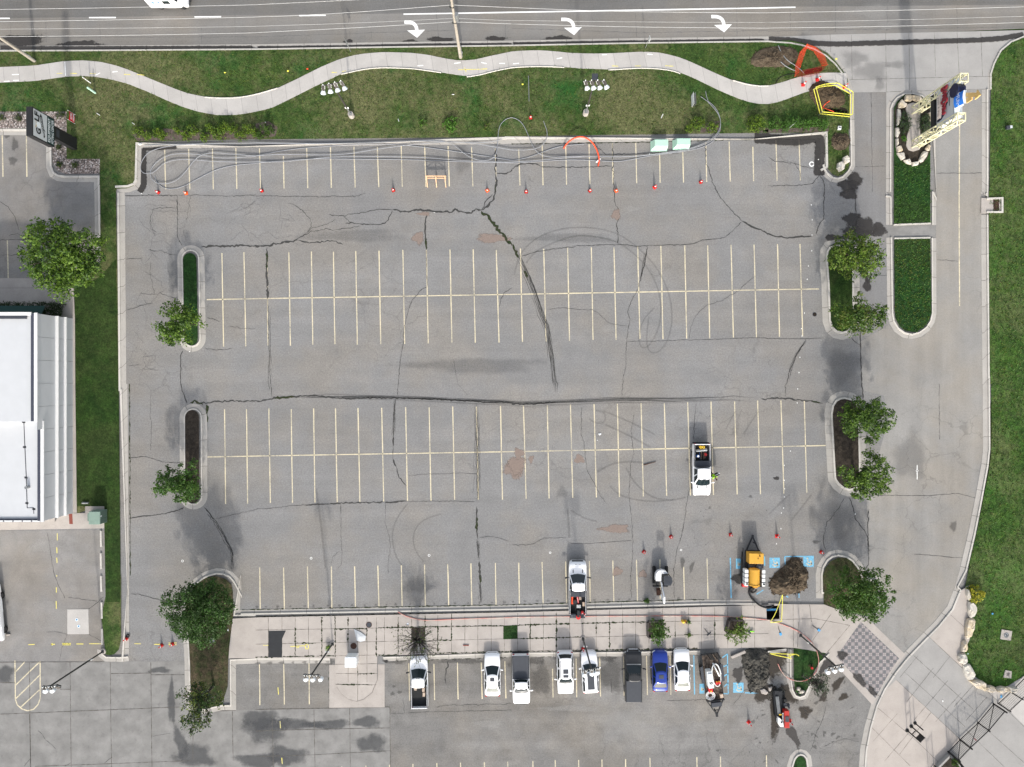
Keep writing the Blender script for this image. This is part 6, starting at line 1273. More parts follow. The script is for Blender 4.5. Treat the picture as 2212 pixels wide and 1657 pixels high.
wire('lowest bright overhead cable left of the pole', fpts([(0, '-600 325 0 318 1100 307 2209 285'), (1, '0 282 900 240 1690 190')]), [6.2, 6.3, 6.6, 7.0, 7.0, 7.4, 7.7], .030)
wire('lowest bright overhead cable right of the pole', fpts([(1, '1690 190 2209 208'), (2, '0 208 1000 235 2209 245'), (3, '0 243 1000 232 2209 195')]), [7.7, 7.3, 7.3, 6.8, 6.6, 6.6, 6.8, 7.5], .030)
# ---- golf shop sign
def panel_frame(o, u, v): return o, Vector(u).normalized(), Vector(v).normalized()
SG = thing('shop_sign', 'tall black double-sided shop sign on a broad black post over the gravel bed', 'sign', (G(163, 312).x, G(163, 312).y, 0))
a = MB(); a.box((-49.98, (28.0+26.7)/2, 2.0), (.55, 1.32, 4.0)); a.build('post', 'sign_black', SG)
a = MB(); a.box((-50.06, 27.2, 5.6), (.66, 3.06, 3.44)); a.build('cabinet', 'sign_black', SG, bevel=.03)
XF = -49.72
def face(mb, y0, y1, z0, z1, mi=0, dx=0.0): mb.add([(XF+dx, y, z) for y, z in ((y0, z0), (y1, z0), (y1, z1), (y0, z1))], [(0, 1, 2, 3)], mi)
a = MB(); face(a, 25.80, 28.60, 5.12, 7.22, 0, .006); sf = a.build('sign_panel', 'sign_face', SG)
a = MB(); face(a, 25.78, 28.62, 3.96, 5.08, 0, .006); sg_ = a.build('lower_panel', 'sign_green', SG)
U, Vv = (0, 1, 0), (0, 0, 1)
a = MB()
def fp(y, z, d=.014): return (XF+d, y, z)
a.add([fp(*q) for q in ((26.25, 5.42), (26.05, 5.62), (28.05, 6.30), (28.45, 6.12), (28.20, 5.90), (27.0, 5.62), (26.75, 5.30), (26.85, 5.60))], [(0, 1, 2, 3, 4, 5, 6, 7)], 0)
a.add([fp(*q) for q in ((26.65, 6.98), (27.05, 6.62), (27.55, 6.98), (27.15, 6.75))], [(0, 1, 2, 3)], 1)
a.add([fp(27.12+.34*math.cos(k*PI/8), 6.42+.34*math.sin(k*PI/8), .016) for k in range(16)], [tuple(range(16))], 2)
a.add([fp(*q) for q in ((26.98, 5.92), (27.25, 5.88), (27.02, 5.66))], [(0, 1, 2)], 1)
a.build('emblem', ['sign_black', 'sign_gold', 'sign_white'], sf)
a = MB(); add_text(a, 'G', (XF, 26.50, 6.45), U, Vv, .62, .72, 0, .01, .016, .03); add_text(a, 'LF', (XF, 27.95, 6.72), U, Vv, .95, .70, 0, .01, .016, .03); a.build('lettering', 'sign_black', sf)
a = MB(); ua = Vector((0, 1, .27)).normalized(); add_text(a, 'HEADQUARTERS', (XF, 27.2, 5.86), ua, ua.cross(Vector((1, 0, 0)))*-1, 1.85, .24, 0, .0, .02, .0); a.build('lettering', 'sign_white', sf)
a = MB(); add_text(a, 'EQUIPMENT', (XF, 27.2, 4.78), U, Vv, 2.55, .42, 0, .0, .012, .02); add_text(a, 'FITTING CENTER', (XF, 27.2, 4.24), U, Vv, 2.55, .32, 0, .0, .012, .015); a.add([fp(y, z) for y, z in ((25.95, 4.50), (28.45, 4.50), (28.45, 4.525), (25.95, 4.525))], [(0, 1, 2, 3)], 0); a.build('lettering', 'sign_white', sg_)
a = MB(); a.add([(-49.70, y, z) for y, z in ((26.95, 3.15), (27.75, 3.15), (27.75, 3.65), (26.95, 3.65))], [(0, 1, 2, 3)]); a.build('address_plate', 'slate', SG)
# ---- hiring banner
b1 = at(0, 0, 655, 1035); HB = thing('hiring_banner', 'red now hiring banner on two white stakes in the grass', 'banner', (b1.x, b1.y, 0))
x_ = b1.x; y0_ = G(0, 268.5).y; y1_ = G(0, 249).y
a = MB()
for yy in (y0_, y1_): a.cyl((x_-.02, yy, 0), (x_-.02, yy, 1.45), .025, n=6)
a.build('stake', 'white_plastic', HB)
a = MB(); n = 8; vs = [(x_+.10*math.sin(PI*k/n), y0_+(y1_-y0_)*k/n, z) for z in (.35, 1.30) for k in range(n+1)]; a.add(vs, [(k, k+1, n+2+k, n+1+k) for k in range(n)], 0, smooth=True); hb = a.build('cloth', 'banner_red', HB)
a = MB(); add_text(a, 'NOW', (x_+.085, (y0_+y1_)/2, 1.02), U, Vv, .72, .30, 0, .0, .025, .03); add_text(a, 'HIRING', (x_+.085, (y0_+y1_)/2, .60), U, Vv, .85, .28, 0, .0, .025, .03); a.build('lettering', 'sign_white', hb)
# ---- entrance pylon
PB = G(1974, 279); PY = thing('pylon_sign', 'big entrance sign on two cream lattice towers with red lettering and an orange arrow', 'sign', (PB.x, PB.y, 0))
def lattice(cx, cy, h, w=.80):
    a = MB(); p = [(cx-w/2, cy-w/2), (cx+w/2, cy-w/2), (cx+w/2, cy+w/2), (cx-w/2, cy+w/2)]
    for q in p: a.beam((*q, .2), (*q, h), .11)
    n = 6
    for k in range(n):
        z0, z1 = .2+(h-.2)*k/n, .2+(h-.2)*(k+1)/n
        for i in range(4):
            A_, B_ = p[i], p[(i+1) % 4]
            if k % 2: A_, B_ = B_, A_
            a.beam((*A_, z0), (*B_, z1), .10); a.beam((*A_, z1), (*B_, z1), .09)
    return a.build('lattice_tower', 'cream_steel', PY)
TY0, TY1 = G(0, 247).y, G(0, 311).y
lattice(PB.x, TY0+.35, 8.6); lattice(PB.x, TY1-.1, 8.2)
XW = PB.x-.42; ym = G(0, 273).y
a = MB(); a.box((PB.x, ym, 4.0), (.80, 3.75, .62)); lb = a.build('message_board', 'sign_black', PY, bevel=.03)
a = MB(); a.box((PB.x+.05, ym+.3, 4.33), (.20, .55, .06)); a.box((PB.x+.05, ym-.55, 4.33), (.20, .55, .06)); a.build('board_vents', 'slate', lb)
a = MB(); a.box((PB.x+.06, ym, 6.2), (.80, 4.0, 2.9)); cb = a.build('sign_cabinet', 'trim_white', PY, bevel=.02)
a = MB(); a.box((PB.x, ym, 7.67), (.82, 4.0, .06)); a.build('cabinet_top', 'sign_white', PY)
a = MB()
def wf(u, z, d=0.0): return (XW-.004-d, ym-u, z)      # u grows southwards, as one reads it
def poly(mb, pts, mi, d): mb.add([wf(u, z, d) for u, z in pts], [tuple(range(len(pts)))], mi)
poly(a, [(-1.96, 4.8), (1.96, 4.8), (1.96, 7.6), (-1.96, 7.6)], 0, .0)
poly(a, [(-1.55, 7.5), (-1.45, 7.5), (.1, 5.2), (.0, 5.1)], 1, .012); poly(a, [(-.15, 6.6), (.0, 6.7), (1.5, 5.3), (1.5, 5.1)], 1, .013)
poly(a, [(-.9, 5.9), (-.35, 5.35), (-.15, 5.5), (-.65, 6.3)], 2, .014); poly(a, [(.75, 5.2), (1.45, 5.0), (1.45, 5.6), (1.0, 6.3)], 2, .014)
poly(a, [(-.5, 6.9), (.55, 6.9), (.45, 7.0), (-.5, 7.0)], 1, .015)
poly(a, [(-1.4, 5.05)]+[(-1.4+2.9*k/8, 5.0+.35*math.sin(PI*k/8)) for k in range(9)]+[(1.4-2.9*k/8, 4.86+.34*math.sin(PI*k/8)) for k in range(9)], 1, .016)
a.build('star_artwork', ['sign_face', 'sign_black', 'navy'], cb)
a = MB()
n = 10
vs = [wf(-1.25+2.5*k/n, z, .10+.10*math.sin(PI*k/n)) for z in (5.02, 5.55) for k in range(n+1)]; vs = [(p[0], p[1], p[2]+.20*math.sin(PI*(i % (n+1))/n)) for i, p in enumerate(vs)]
a.add(vs, [(k, n+1+k, n+2+k, k+1) for k in range(n)], 0)
vs2 = [(PB.x-.3 if i < n+1 else p[0], p[1], p[2]) for i, p in enumerate(vs[n+1:]+vs[n+1:])]; a.add(vs2, [(k, n+1+k, n+2+k, k+1) for k in range(n)], 0)
rb = a.build('ribbon_board', 'sign_peach', PY)
a = MB()
for k, ch_ in enumerate('FOOD & FUN'):
    if ch_ == ' ': continue
    uu = -1.0+2.0*(k+.5)/10; add_text(a, ch_, wf(uu, 5.29+.20*math.sin(PI*(uu+1.25)/2.5), .22), (0, -1, 0), (0, 0, 1), .15, .26, 0, 0, .01)
a.build('lettering', 'slate', rb)
word = 'BoonDocks'; a = MB(); wd_ = {'B': (.50, 1.05), 'D': (.52, 1.10)}; tot = sum(wd_.get(c, (.30 if i < 5 else .26, 0))[0] for i, c in enumerate(word)); u0 = -1.75
for i, ch_ in enumerate(word):
    w_, h_ = wd_.get(ch_, (.32 if i < 5 else .27, .62 if i < 5 else .52)); w_ *= 2.9/tot*.97
    add_text(a, ch_, wf(u0+w_/2, 6.35+h_/2*.45-(.1 if i > 4 else 0)-(.15 if ch_ in 'BD' else 0), .16), (0, -1, 0), (0, 0, 1), w_*.96, h_, 0, .06, .02, .035); u0 += w_
a.build('red_lettering', 'sign_red', PY)
a = MB(); a.cyl((PB.x-.35, ym+.75, 7.75), (PB.x+.35, ym+.75, 7.75), .62, n=24); a.cyl((PB.x-.50, ym+.75, 7.75), (PB.x-.40, ym+.75, 7.75), .70, n=24); a.build('arched_crown', 'navy', PY)
a = MB(); vs = [(PB.x-.30, ym+.35, 7.72), (PB.x-.30, ym-.95, 7.72), (PB.x+.38, ym-.30, 8.9), (PB.x+.30, ym+.55, 9.0)]; a.prism([Vector((PB.x-.35, ym+.30, 0)), Vector((PB.x-.35, ym-.95, 0)), Vector((PB.x+.2, ym-.95, 0)), Vector((PB.x+.2, ym+.75, 0))], 7.72, 8.25); a.build('swoosh_base', 'sign_white', PY)
a = MB(); n = 8; vs = [(PB.x-.42-.12*math.sin(PI*k/n)+(.30 if z > 8 else 0), ym+.25-1.35*k/n+(.12 if z > 8 else 0), z) for z in (7.78, 8.75) for k in range(n+1)]; a.add(vs, [(k, n+1+k, n+2+k, k+1) for k in range(n)], 0, smooth=True)
a.add([(p[0]+(.30 if i > n else .0), p[1], p[2]) for i, p in enumerate(vs[n+1:]+vs[n+1:])], [(k, n+1+k, n+2+k, k+1) for k in range(n)], 1); bp = a.build('blue_banner', ['sign_blue', 'sign_white'], PY)
a = MB(); add_text(a, 'FUN', (PB.x-.38, ym-.42, 8.27), (0, -1, 0), (.25, 0, .97), .8, .38, 0, 0, .06); a.build('lettering', 'sign_white', bp)
a = MB(); ya = G(0, 277).y
def ap(u, z): return (ya-u, z)
pts = [(-.20, 8.2), (.20, 8.2), (.20, 10.3), (.45, 10.3), (0, 11.0), (-.45, 10.3), (-.20, 10.3)]; rot = lambda u, z: (u*.92+(z-9)*.39, 9-u*.39+(z-9)*.92); pts = [rot(*q) for q in pts]
for d_ in (0, .12): a.add([(PB.x+.10+d_, ya-u, z) for u, z in pts], [tuple(range(7)) if d_ == 0 else tuple(range(6, -1, -1))])
v0 = len(a.v)-14
a.add([(PB.x+.10, ya-u, z) for u, z in pts]+[(PB.x+.22, ya-u, z) for u, z in pts], [(k, 7+k, 7+(k+1) % 7, (k+1) % 7) for k in range(7)]); a.box((PB.x+.16, ya-.50, 9.15), (.11, .5, .85)); a.build('arrow', 'sign_orange', PY)
# island of the pylon: slab, mulch, stones, junipers
a = MB(); pts = tp(3, 0, '1190 985 1180 940 1200 905 1240 893 1290 900 1310 935 1300 1100 1310 1250 1300 1295 1250 1312 1205 1300 1185 1260 1190 1180 1215 1100'); a.prism(V2(pts), .05, .22); tag(a.build('sign_plinth', 'walk_concrete'), 'long rounded concrete plinth under the lattice towers', 'plinth')
a = MB(); a.sheet(V2(tp(3, 0, '1088 960 1110 900 1165 840 1245 818 1325 845 1378 900 1395 960 1395 1300 1370 1370 1320 1420 1240 1440 1160 1405 1110 1340 1088 1250')), .106); struct(a, 'mulch_bed', 'mulch')
def rock(label, pts, h, m, cat='boulder', name='boulder', group=None, z0=.06):
    P = [Vector((p.x, p.y, 0)) for p in V2(pts)]; c = sum(P, Vector())/len(P); n = len(P)
    P = resample(P+[P[0]], 13)[:-1]; n = 12
    lay = []
    for f, z in ((1.0, z0), (1.03, z0+h*.55), (.90, z0+h*.9), (.55, z0+h*1.0)):
        lay.append([c+(p-c)*f*(1+rnd.uniform(-.05, .05))+Vector((0, 0, z+(rnd.uniform(-.12, .12)*h if z > z0 else 0))) for p in P])
    a = MB()
    for i in range(3): a.add(lay[i]+lay[i+1], [(k, (k+1) % n, n+(k+1) % n, n+k) for k in range(n)], 0)
    a.add(lay[3]+[c+Vector((0, 0, z0+h*1.02))], [(k, (k+1) % n, n) for k in range(n)], 0)
    base = Vector((c.x, c.y, z0)); o = a.build(name, m, loc=base); return tag(o, label, cat, group)
ring = [('tan stone at the top of the pylon bed, biggest of the ring', '1165 880 1175 830 1220 828 1238 860 1225 885', 'tan_rock'), ('long tan stone under the upper lattice tower', '1228 835 1300 840 1318 870 1270 888 1240 870', 'tan_rock'), ('notched pale stone left of the plinth head', '1118 900 1140 868 1160 890 1190 912 1180 935 1115 945', 'tan_rock'),
 ('tall thin white stone left of the left juniper', '1108 950 1130 950 1132 1060 1100 1105 1102 1030', 'pale_rock'), ('white stone below the thin one on the left rim', '1090 1115 1115 1110 1125 1150 1105 1200 1090 1180', 'pale_rock'), ('narrow stone low on the left rim', '1092 1205 1112 1205 1112 1255 1095 1275', 'pale_rock'), ('small tan stone at the lower left of the ring', '1098 1278 1130 1260 1150 1310 1105 1325', 'tan_rock'), ('white stone at the lower left bend of the ring', '1105 1330 1160 1325 1170 1378 1140 1390', 'pale_rock'), ('white stone left of the bottom of the ring', '1160 1390 1210 1380 1225 1430 1180 1415', 'pale_rock'), ('pale stone at the very bottom of the ring', '1228 1410 1290 1400 1285 1432 1235 1440', 'pale_rock'), ('large white stone at the lower right of the ring', '1290 1395 1310 1340 1330 1312 1370 1318 1355 1360 1315 1415', 'pale_rock'), ('tan stone right of the plinth foot', '1345 1290 1370 1255 1392 1260 1380 1310 1350 1310', 'tan_rock'), ('stone half hidden behind the right juniper', '1370 985 1393 975 1395 1040 1385 1060', 'tan_rock')]
for lb, s, m in ring: rock(lb, tp(3, 0, s), .34, m, 'stone', 'edging_stone', 'stones ringing the pylon bed', .10)
rock('left boulder of the pair on the small grass island', tp(3, 0, '590 1420 625 1400 650 1430 640 1470 605 1492 587 1460'), .55, 'pale_rock')
rock('right boulder of the pair on the small grass island', tp(3, 0, '635 1370 665 1352 690 1375 692 1405 655 1428 638 1405'), .55, 'pale_rock')
wall = [('small pale boulder by the yellow bush', '1695 110 1712 118 1728 200 1712 215 1695 170', 'pale_rock'), ('big white boulder, second along the plaza edge', '1715 225 1755 222 1785 285 1760 340 1725 368 1708 300', 'pale_rock'), ('tall cracked boulder above the plaza corner', '1705 370 1762 360 1765 420 1740 510 1700 545 1683 500 1690 430', 'tan_rock'), ('narrow grey boulder in the middle of the wall', '1665 560 1695 548 1700 620 1680 655 1648 650', 'tan_rock'), ('squat boulder where the wall bends', '1625 690 1650 665 1690 668 1698 740 1670 760 1630 740', 'pale_rock'), ('largest white boulder at the wall bend', '1665 770 1715 748 1768 835 1760 885 1705 892 1680 830', 'pale_rock'), ('long grey flecked boulder lying flat', '1715 900 1800 893 1862 915 1850 988 1790 965', 'tan_rock'), ('tan boulder with a rounded top', '1850 960 1885 943 1925 945 1950 985 1900 998 1855 985', 'tan_rock'), ('brown and grey boulder on the grass corner', '1950 965 2000 948 2055 962 2050 990 1985 1000 1945 990', 'tan_rock'), ('white slab boulder under the iron fence', '2060 955 2125 955 2130 990 2070 1003', 'pale_rock')]
for lb, s, m in wall: rock(lb, tp(3, 3, s), .55, m, 'boulder', 'boulder', 'boulders edging the plaza')
for lb, s in (('pair of broken white rocks in the grass tip near the drill, larger one', '272 985 312 990 290 1010 255 1012'), ('smaller broken white rock in the grass tip', '245 962 275 962 262 988 240 985')): rock(lb, tp(3, 3, s), .3, 'pale_rock', 'rock', 'rock', None, .08)
for lb, s in (('flat concrete chunk at the foot of the rubble heap', '-70 985 -40 975 0 1005 -20 1030 -60 1015'), ('tilted concrete chunk beside the trench', '0 965 35 960 20 995 5 1000')): rock(lb, tp(3, 3, s), .22, 'walk_concrete', 'concrete chunk', 'concrete_chunk', None, .0)
# ---- traffic cones
def make_cone(m, hgt=.72, base='cone_base', collar=True):
    r = thing('traffic_cone', 'red traffic cone', 'traffic cone', (0, 0, 0), 0, 'traffic cones around the works')
    a = MB(); a.box((0, 0, .02), (.40, .40, .04)); a.build('base', base, r, world=False, bevel=.015)
    a = MB(); a.cyl((0, 0, .04), (0, 0, hgt), .155, .035, n=16); a.build('cone', m, r, world=False)
    if collar:
        a = MB(); a.cyl((0, 0, hgt*.52), (0, 0, hgt*.74), .098, .072, n=16, caps=False); a.build('collar', 'white_plastic', r, world=False)
    return r
CA, CB, CC = make_cone('cone_red'), make_cone('cone_orange', .6, 'cone_orange'), make_cone('cone_red', .95, 'cone_red')
used = set()
def cone(kind, c, r, x, y, label, z=0.0, rz=None):
    p = at(c, r, x, y, z); p = Vector((p.x, p.y, z)); rz = rnd.random() if rz is None else rz
    if id(kind) not in used:
        used.add(id(kind)); kind.location = p; kind.rotation_euler = (0, 0, rz); kind['label'] = label; return kind
    return dup(kind, p, rz, label)
for q in ((CA, 0, 1, 1367, 5, 'red cone at the left end of the north row, below the looped conduit'), (CB, 0, 1, 1607, 12, 'orange cone with a dark base, second in the north row from the left'), (CA, 1, 0, 52, 1648, 'red cone at the end of the sixth stall line of the north row'), (CA, 1, 0, 1186, 1644, 'red cone left of the wooden barricade'), (CB, 1, 0, 1996, 1646, 'small orange cone beside the big weedy crack'), (CA, 2, 0, 122, 1657, 'red cone just right of the weedy crack, lowest of the north row'), (CA, 2, 0, 672, 1648, 'red cone below the end of the bent orange conduit'), (CB, 2, 0, 898, 1648, 'small bright orange cone on a dark crack'), (CC, 2, 0, 1230, 1618, 'large bright red cone below the green cabinets'), (CA, 2, 0, 1628, 1573, 'red cone near the long diagonal crack at the right of the north row'),
          (CA, 2, 2, 1372, 1318, 'red cone above the mini excavator to its right'), (CA, 2, 2, 1138, 1449, 'red cone between the excavator and the backed pickup'), (CA, 2, 2, 1885, 1300, 'red cone at the left of the vacuum trailer hitch'), (CC, 3, 2, 76, 1313, 'large red cone right of the vacuum trailer hitch'), (CA, 3, 2, 458, 1450, 'toppled-looking red cone at the kerb by the brown dirt heap'),
          (CA, 0, 3, 1092, 547, 'red cone on the gutter beside a small black tyre'), (CA, 0, 3, 1396, 606, 'red cone in the lane, left of its neighbour on yellow paint'), (CA, 0, 3, 1490, 594, 'red cone standing on the yellow paint letters'), (CC, 2, 3, 2042, 1268, 'bright red cone alone on the south lot below the rubble')): cone(*q)
cone(CC, 3, 0, 297, 738, 'bright red cone on the sidewalk nearest the orange netting, left of three', .13, .1); cone(CC, 3, 0, 420, 694, 'red cone on the sidewalk between the netting and the tape', .13); cone(CC, 3, 0, 652, 757, 'bright red cone at the drive end of the sidewalk, right of three', .13)
cone(CA, 2, 0, 160, 1022, 'red cone standing alone on the grass', .10); cone(CA, 2, 3, 612, 632, 'red cone on the kerb beside the lamp post', .15); cone(CC, 3, 3, 186, 1258, 'bright red cone leaning on the back of the red drill rig', .0)
p_ = at(0, 3, 1106, 522); a = MB(); a.tube([(p_.x+.16*math.cos(k*PI/8), p_.y+.16*math.sin(k*PI/8), .09) for k in range(16)], .06, 8, closed=True); tag(a.build('small_tyre', 'tyre'), 'small black tyre lying on the gutter next to a cone', 'tyre')
# ---- barricade
br_ = G(943, 393); BR = thing('barricade', 'wooden A-frame barricade standing across a stall', 'barricade', (br_.x, br_.y, 0))
a = MB(); a.box((0, .30, 1.18), (2.35, .06, .22)); a.build('top_rail', 'lumber', BR, world=False); a = MB(); a.box((0, .20, .72), (2.3, .05, .18)); a.build('lower_rail', 'lumber', BR, world=False)
for x in (-1.05, .0, 1.05):
    a = MB(); a.beam((x, .28, 1.2), (x, -.62, .03), .09); a.beam((x, .30, 1.2), (x, .62, .03), .09); a.beam((x, -.3, .45), (x, .5, .45), .06); a.build('leg', 'lumber', BR, world=False)
a = MB(); a.beam((-1.0, .26, .75), (0, .27, 1.15), .05); a.beam((1.0, .26, .75), (0, .27, 1.15), .05); a.build('brace', 'old_wood', BR, world=False)
# ---- green pad cabinets
def pad_cabinet(label, q, m='mint'):
    (x0, y0), (x1, y1) = q; c = E((x0+x1)/2, (y0+y1)/2, .5); w, d_ = (x1-x0)*S*.97, (y1-y0)*S*.95
    r = thing('utility_cabinet', label, 'cabinet', (c.x, c.y, 0), 0, 'mint green utility cabinets')
    a = MB(); a.box((0, 0, .06), (w, d_, .12)); a.build('base', m, r, world=False, bevel=.02)
    a = MB(); z = .85
    a.add([(-w*.48, -d_*.42, .12), (w*.48, -d_*.42, .12), (w*.48, d_*.48, .12), (-w*.48, d_*.48, .12), (-w*.32, -d_*.22, z), (w*.48, -d_*.22, z), (w*.48, d_*.45, z*1.02), (-w*.32, d_*.45, z*1.02)], [(4, 5, 6, 7), (0, 1, 5, 4), (1, 2, 6, 5), (2, 3, 7, 6), (3, 0, 4, 7)]); a.build('hood', m, r, world=False, bevel=.04)
    a = MB(); a.box((.05, -d_*.33, .5), (w*.7, .03, .02)); a.box((.05, -d_*.42, .25), (w*.8, .03, .02)); a.build('ridge', m, r, world=False)
pad_cabinet('mint green utility cabinet, left of the pair on the north stalls', tp(2, 0, '1200 1207 1347 1298')); pad_cabinet('mint green utility cabinet, right of the pair on the north stalls', tp(2, 0, '1391 1198 1538 1286'))
# ---- conduits
def conduit(label, pts, m='conduit_grey', r=.034, z=.06, it=3, name='conduit', grp='grey conduits laid along the north stalls', zs=None):
    P = smoothed([G(p[0], p[1], (zs[i] if zs else z)) for i, p in enumerate(pts)], it)
    a = MB(); a.tube(P, r, 6); return tag(a.build(name, m), label, 'conduit', grp)
conduit('grey conduit looping closest to the left kerb', tp(0, 0, '1950 1245 1600 1252 1400 1275 1280 1320 1225 1400 1215 1470 1245 1500 1290 1507 1340 1490 1400 1425 1480 1390 1580 1380 1700 1385 1850 1400 2209 1405')+tp(1, 0, '0 1400 200 1405 400 1385 640 1360 900 1355 1200 1357 1500 1365 1800 1395 2209 1405')+tp(2, 0, '0 1402 200 1393 420 1370 700 1350 1000 1362 1300 1330 1500 1305 1700 1240 1790 1150 1800 1060 1780 980 1740 920 1690 880'), zs=None, z=.15)
conduit('grey conduit with the widest loop over the second stall line', tp(0, 0, '2209 1355 1900 1375 1750 1340 1560 1328 1450 1345 1360 1400 1310 1460 1300 1520 1320 1560 1370 1590 1440 1592 1520 1570 1600 1500 1670 1400 1740 1340 1850 1320 2000 1335 2209 1350')+tp(1, 0, '0 1350 220 1335 600 1345 800 1335 1000 1300 1200 1270 1500 1240 1700 1225 1900 1245 2209 1300')+tp(2, 0, '0 1300 160 1300 250 1275 300 1210 305 1140 270 1050'), z=.17)
conduit('grey conduit swinging low past the cones', tp(0, 0, '1340 1520 1350 1570 1400 1620 1480 1637 1580 1615 1700 1550 1850 1470 2000 1430 2209 1412')+tp(1, 0, '0 1410 200 1390 500 1370 800 1375 1300 1378 1800 1400 2209 1408')+tp(2, 0, '0 1410 200 1400 460 1380 700 1385 900 1400 1000 1385 1200 1345 1500 1310 1690 1260 1780 1180 1825 1080 1810 1000 1770 930 1690 885'), z=.05)
conduit('grey conduit arching up onto the grass near the lone cone', tp(1, 0, '0 1240 600 1250 1200 1230 1560 1215 1680 1235 1760 1300 1850 1370 1960 1395 2040 1380 2080 1320 2088 1180 2100 1090 2150 1035 2209 1020')+tp(2, 0, '0 1020 60 1040 110 1100 150 1200 190 1290 240 1340 330 1365 470 1355 800 1358 1050 1358 1300 1325 1520 1295 1720 1215 1800 1110 1790 1000 1690 885 1625 840'), z=.17)
conduit('grey conduit along the face of the north kerb', tp(0, 0, '1250 1260 1500 1250 1900 1245 2209 1240')+tp(1, 0, '0 1235 500 1245 1000 1240 1400 1220 1700 1232 1980 1240 2120 1210'), z=.17)
conduit('grey conduit stub leading to the white cap on the grass', tp(2, 0, '1690 885 1675 840 1667 795'), z=.16)
conduit('grey conduit from the middle to the orange arc', tp(1, 0, '0 1345 300 1290 600 1265 1000 1240')+tp(1, 0, '1400 1260 2209 1385')+tp(2, 0, '0 1390 150 1360 300 1300 430 1260 620 1245'), z=.05)
conduit('bent orange conduit arching across two stall lines', tp(2, 0, '445 1285 460 1260 500 1225 560 1203 620 1205 680 1235 720 1285 745 1345 752 1390 742 1437'), 'conduit_orange', .085, .12, grp=None, zs=[.1, .3, .6, .8, .8, .6, .4, .25, .15, .1])
a = MB(); p = at(2, 0, 745, 1390); a.box((p.x, p.y, .16), (.6, .16, .04), rz=.75); a.box((p.x-.2, p.y-.16, .12), (.2, .14, .1), rz=.2); tag(a.build('paper_tag', 'white_plastic'), 'white paper tag tied to the orange conduit', 'tag')
for k, (s, lb) in enumerate((('80 405 110 480 170 545 235 580 300 640', 'grey conduit crossing the dirt mound into the netting'), ('100 545 150 590 230 625', 'grey conduit with a red cap leading into the netting'))): conduit(lb, tp(3, 0, s), 'galv', .05, .30, grp=None)
conduit('thin black cable curling on the grass left of the cones', tp(3, 0, '62 728 80 690 130 655 230 640'), 'liner', .03, .14, grp=None)
conduit('orange pipe curving out of the muddy tape pit', tp(3, 0, '440 985 460 940 485 905 522 884'), 'conduit_orange', .045, .3, grp=None, zs=[-.3, .1, .4, .5])
conduit('orange pipe lying across the muddy tape pit', tp(3, 0, '455 930 510 948 565 968'), 'conduit_orange', .045, .1, grp=None)
conduit('long pink cable lying along the walkway into the square hole', tp(1, 3, '1228 312 1280 345 1380 375 1480 388 1700 375 2209 360')+tp(2, 3, '0 358 500 352 1000 348 1500 346 1850 350 2209 380')+tp(3, 3, '20 392 120 420 240 468 340 540 400 610 428 690 432 760 410 830 360 885 290 912 220 905 160 880 110 830 80 760'), 'conduit_pink', .045, .20, grp=None)
conduit('thick black hose from the vacuum trailer into the square hole', tp(2, 3, '2085 110 2092 135 2075 150 2052 145 2048 120 2070 105 2088 120 2060 100 2040 140 2050 180 2090 225 2140 265 2209 280')+tp(3, 3, '20 270 45 255'), 'liner', .10, .12, grp=None, zs=[.8, .3, .12, .12, .12, .14, .16, .16, .12, .1, .15, .22, .24, .24, .1])
a = MB(); a.beam(G(1654.5, 1320, -.5), G(1681, 1319, -.45), .22, .22); tag(a.build('water_pipe', 'sky_blue'), 'blue pipe crossing the square hole in the walkway', 'pipe')
a = MB(); p = at(2, 0, 142, 660, .14); q = at(2, 0, 147, 880, .14); a.cyl(p, q, .04); tag(a.build('loose_pipe', 'galv'), 'long straight grey pipe lying on the grass', 'pipe')
for lb, c, r, s in (('short white stick in the grass near the twin lamp post', 2, 0, '1284 1026 1299 994'), ('short white stick near the middle of the lawn', 1, 0, '1228 1032 1236 1056'), ('white stick at the shrubs left of the cabinets', 0, 0, '1147 1065 1182 1090'), ('pale stick in the grass beside the hiring banner', 0, 0, '842 983 872 1003'), ('white stick lying on the round shrubs by the tape', 3, 0, '178 1110 232 1064'), ('white stake at the shrub by the four-head lamp post', 1, 0, '82 1058 98 1075')):
    p, q = tp(c, r, s); a = MB(); a.cyl(G(*p, .16), G(*q, .24 if 'shrub' not in lb else .55), .035, n=6); tag(a.build('marker_stake', 'white_plastic'), lb, 'stake')
p, q = tp(2, 2, '1135 700 1240 672'); a = MB(); a.cyl(G(*p, .06), G(*q, .06), .05, .03); tag(a.build('branch', 'rust'), 'rusty bar lying on the asphalt among the stalls', 'bar')
p, q = tp(1, 3, '1788 601 1838 601'); a = MB(); a.beam(G(*p, .19), G(*q, .19), .10, .06); tag(a.build('loose_board', 'brick_red'), 'small reddish board lying on the walkway', 'board')
p, q = tp(2, 3, '1890 705 2010 655'); a = MB(); a.beam(G(*p, .12), G(*q, .12), .32, .2); tag(a.build('wheel_stop', 'walk_concrete', bevel=.03), 'knocked-askew concrete wheel stop beside the rubble heap', 'wheel stop', 'concrete wheel stops')
for r, x, y0, y1, lb in ((2, 875, 1265, 1403, 'topmost concrete wheel stop by the side lawn'), (2, 875, 1458, 1595, 'second concrete wheel stop from the top by the side lawn'), (3, 877, 5, 140, 'third concrete wheel stop, beside a worn grass edge'), (3, 881, 232, 372, 'fourth concrete wheel stop, level with the concrete pad'), (3, 884, 460, 596, 'lowest concrete wheel stop, touching the yellow dashes')):
    a = MB(); a.beam(at(0, r, x, y0, .09), at(0, r, x+3, y1, .09), .20, .16); tag(a.build('wheel_stop', 'kerb_top', bevel=.03), lb, 'wheel stop', 'concrete wheel stops')
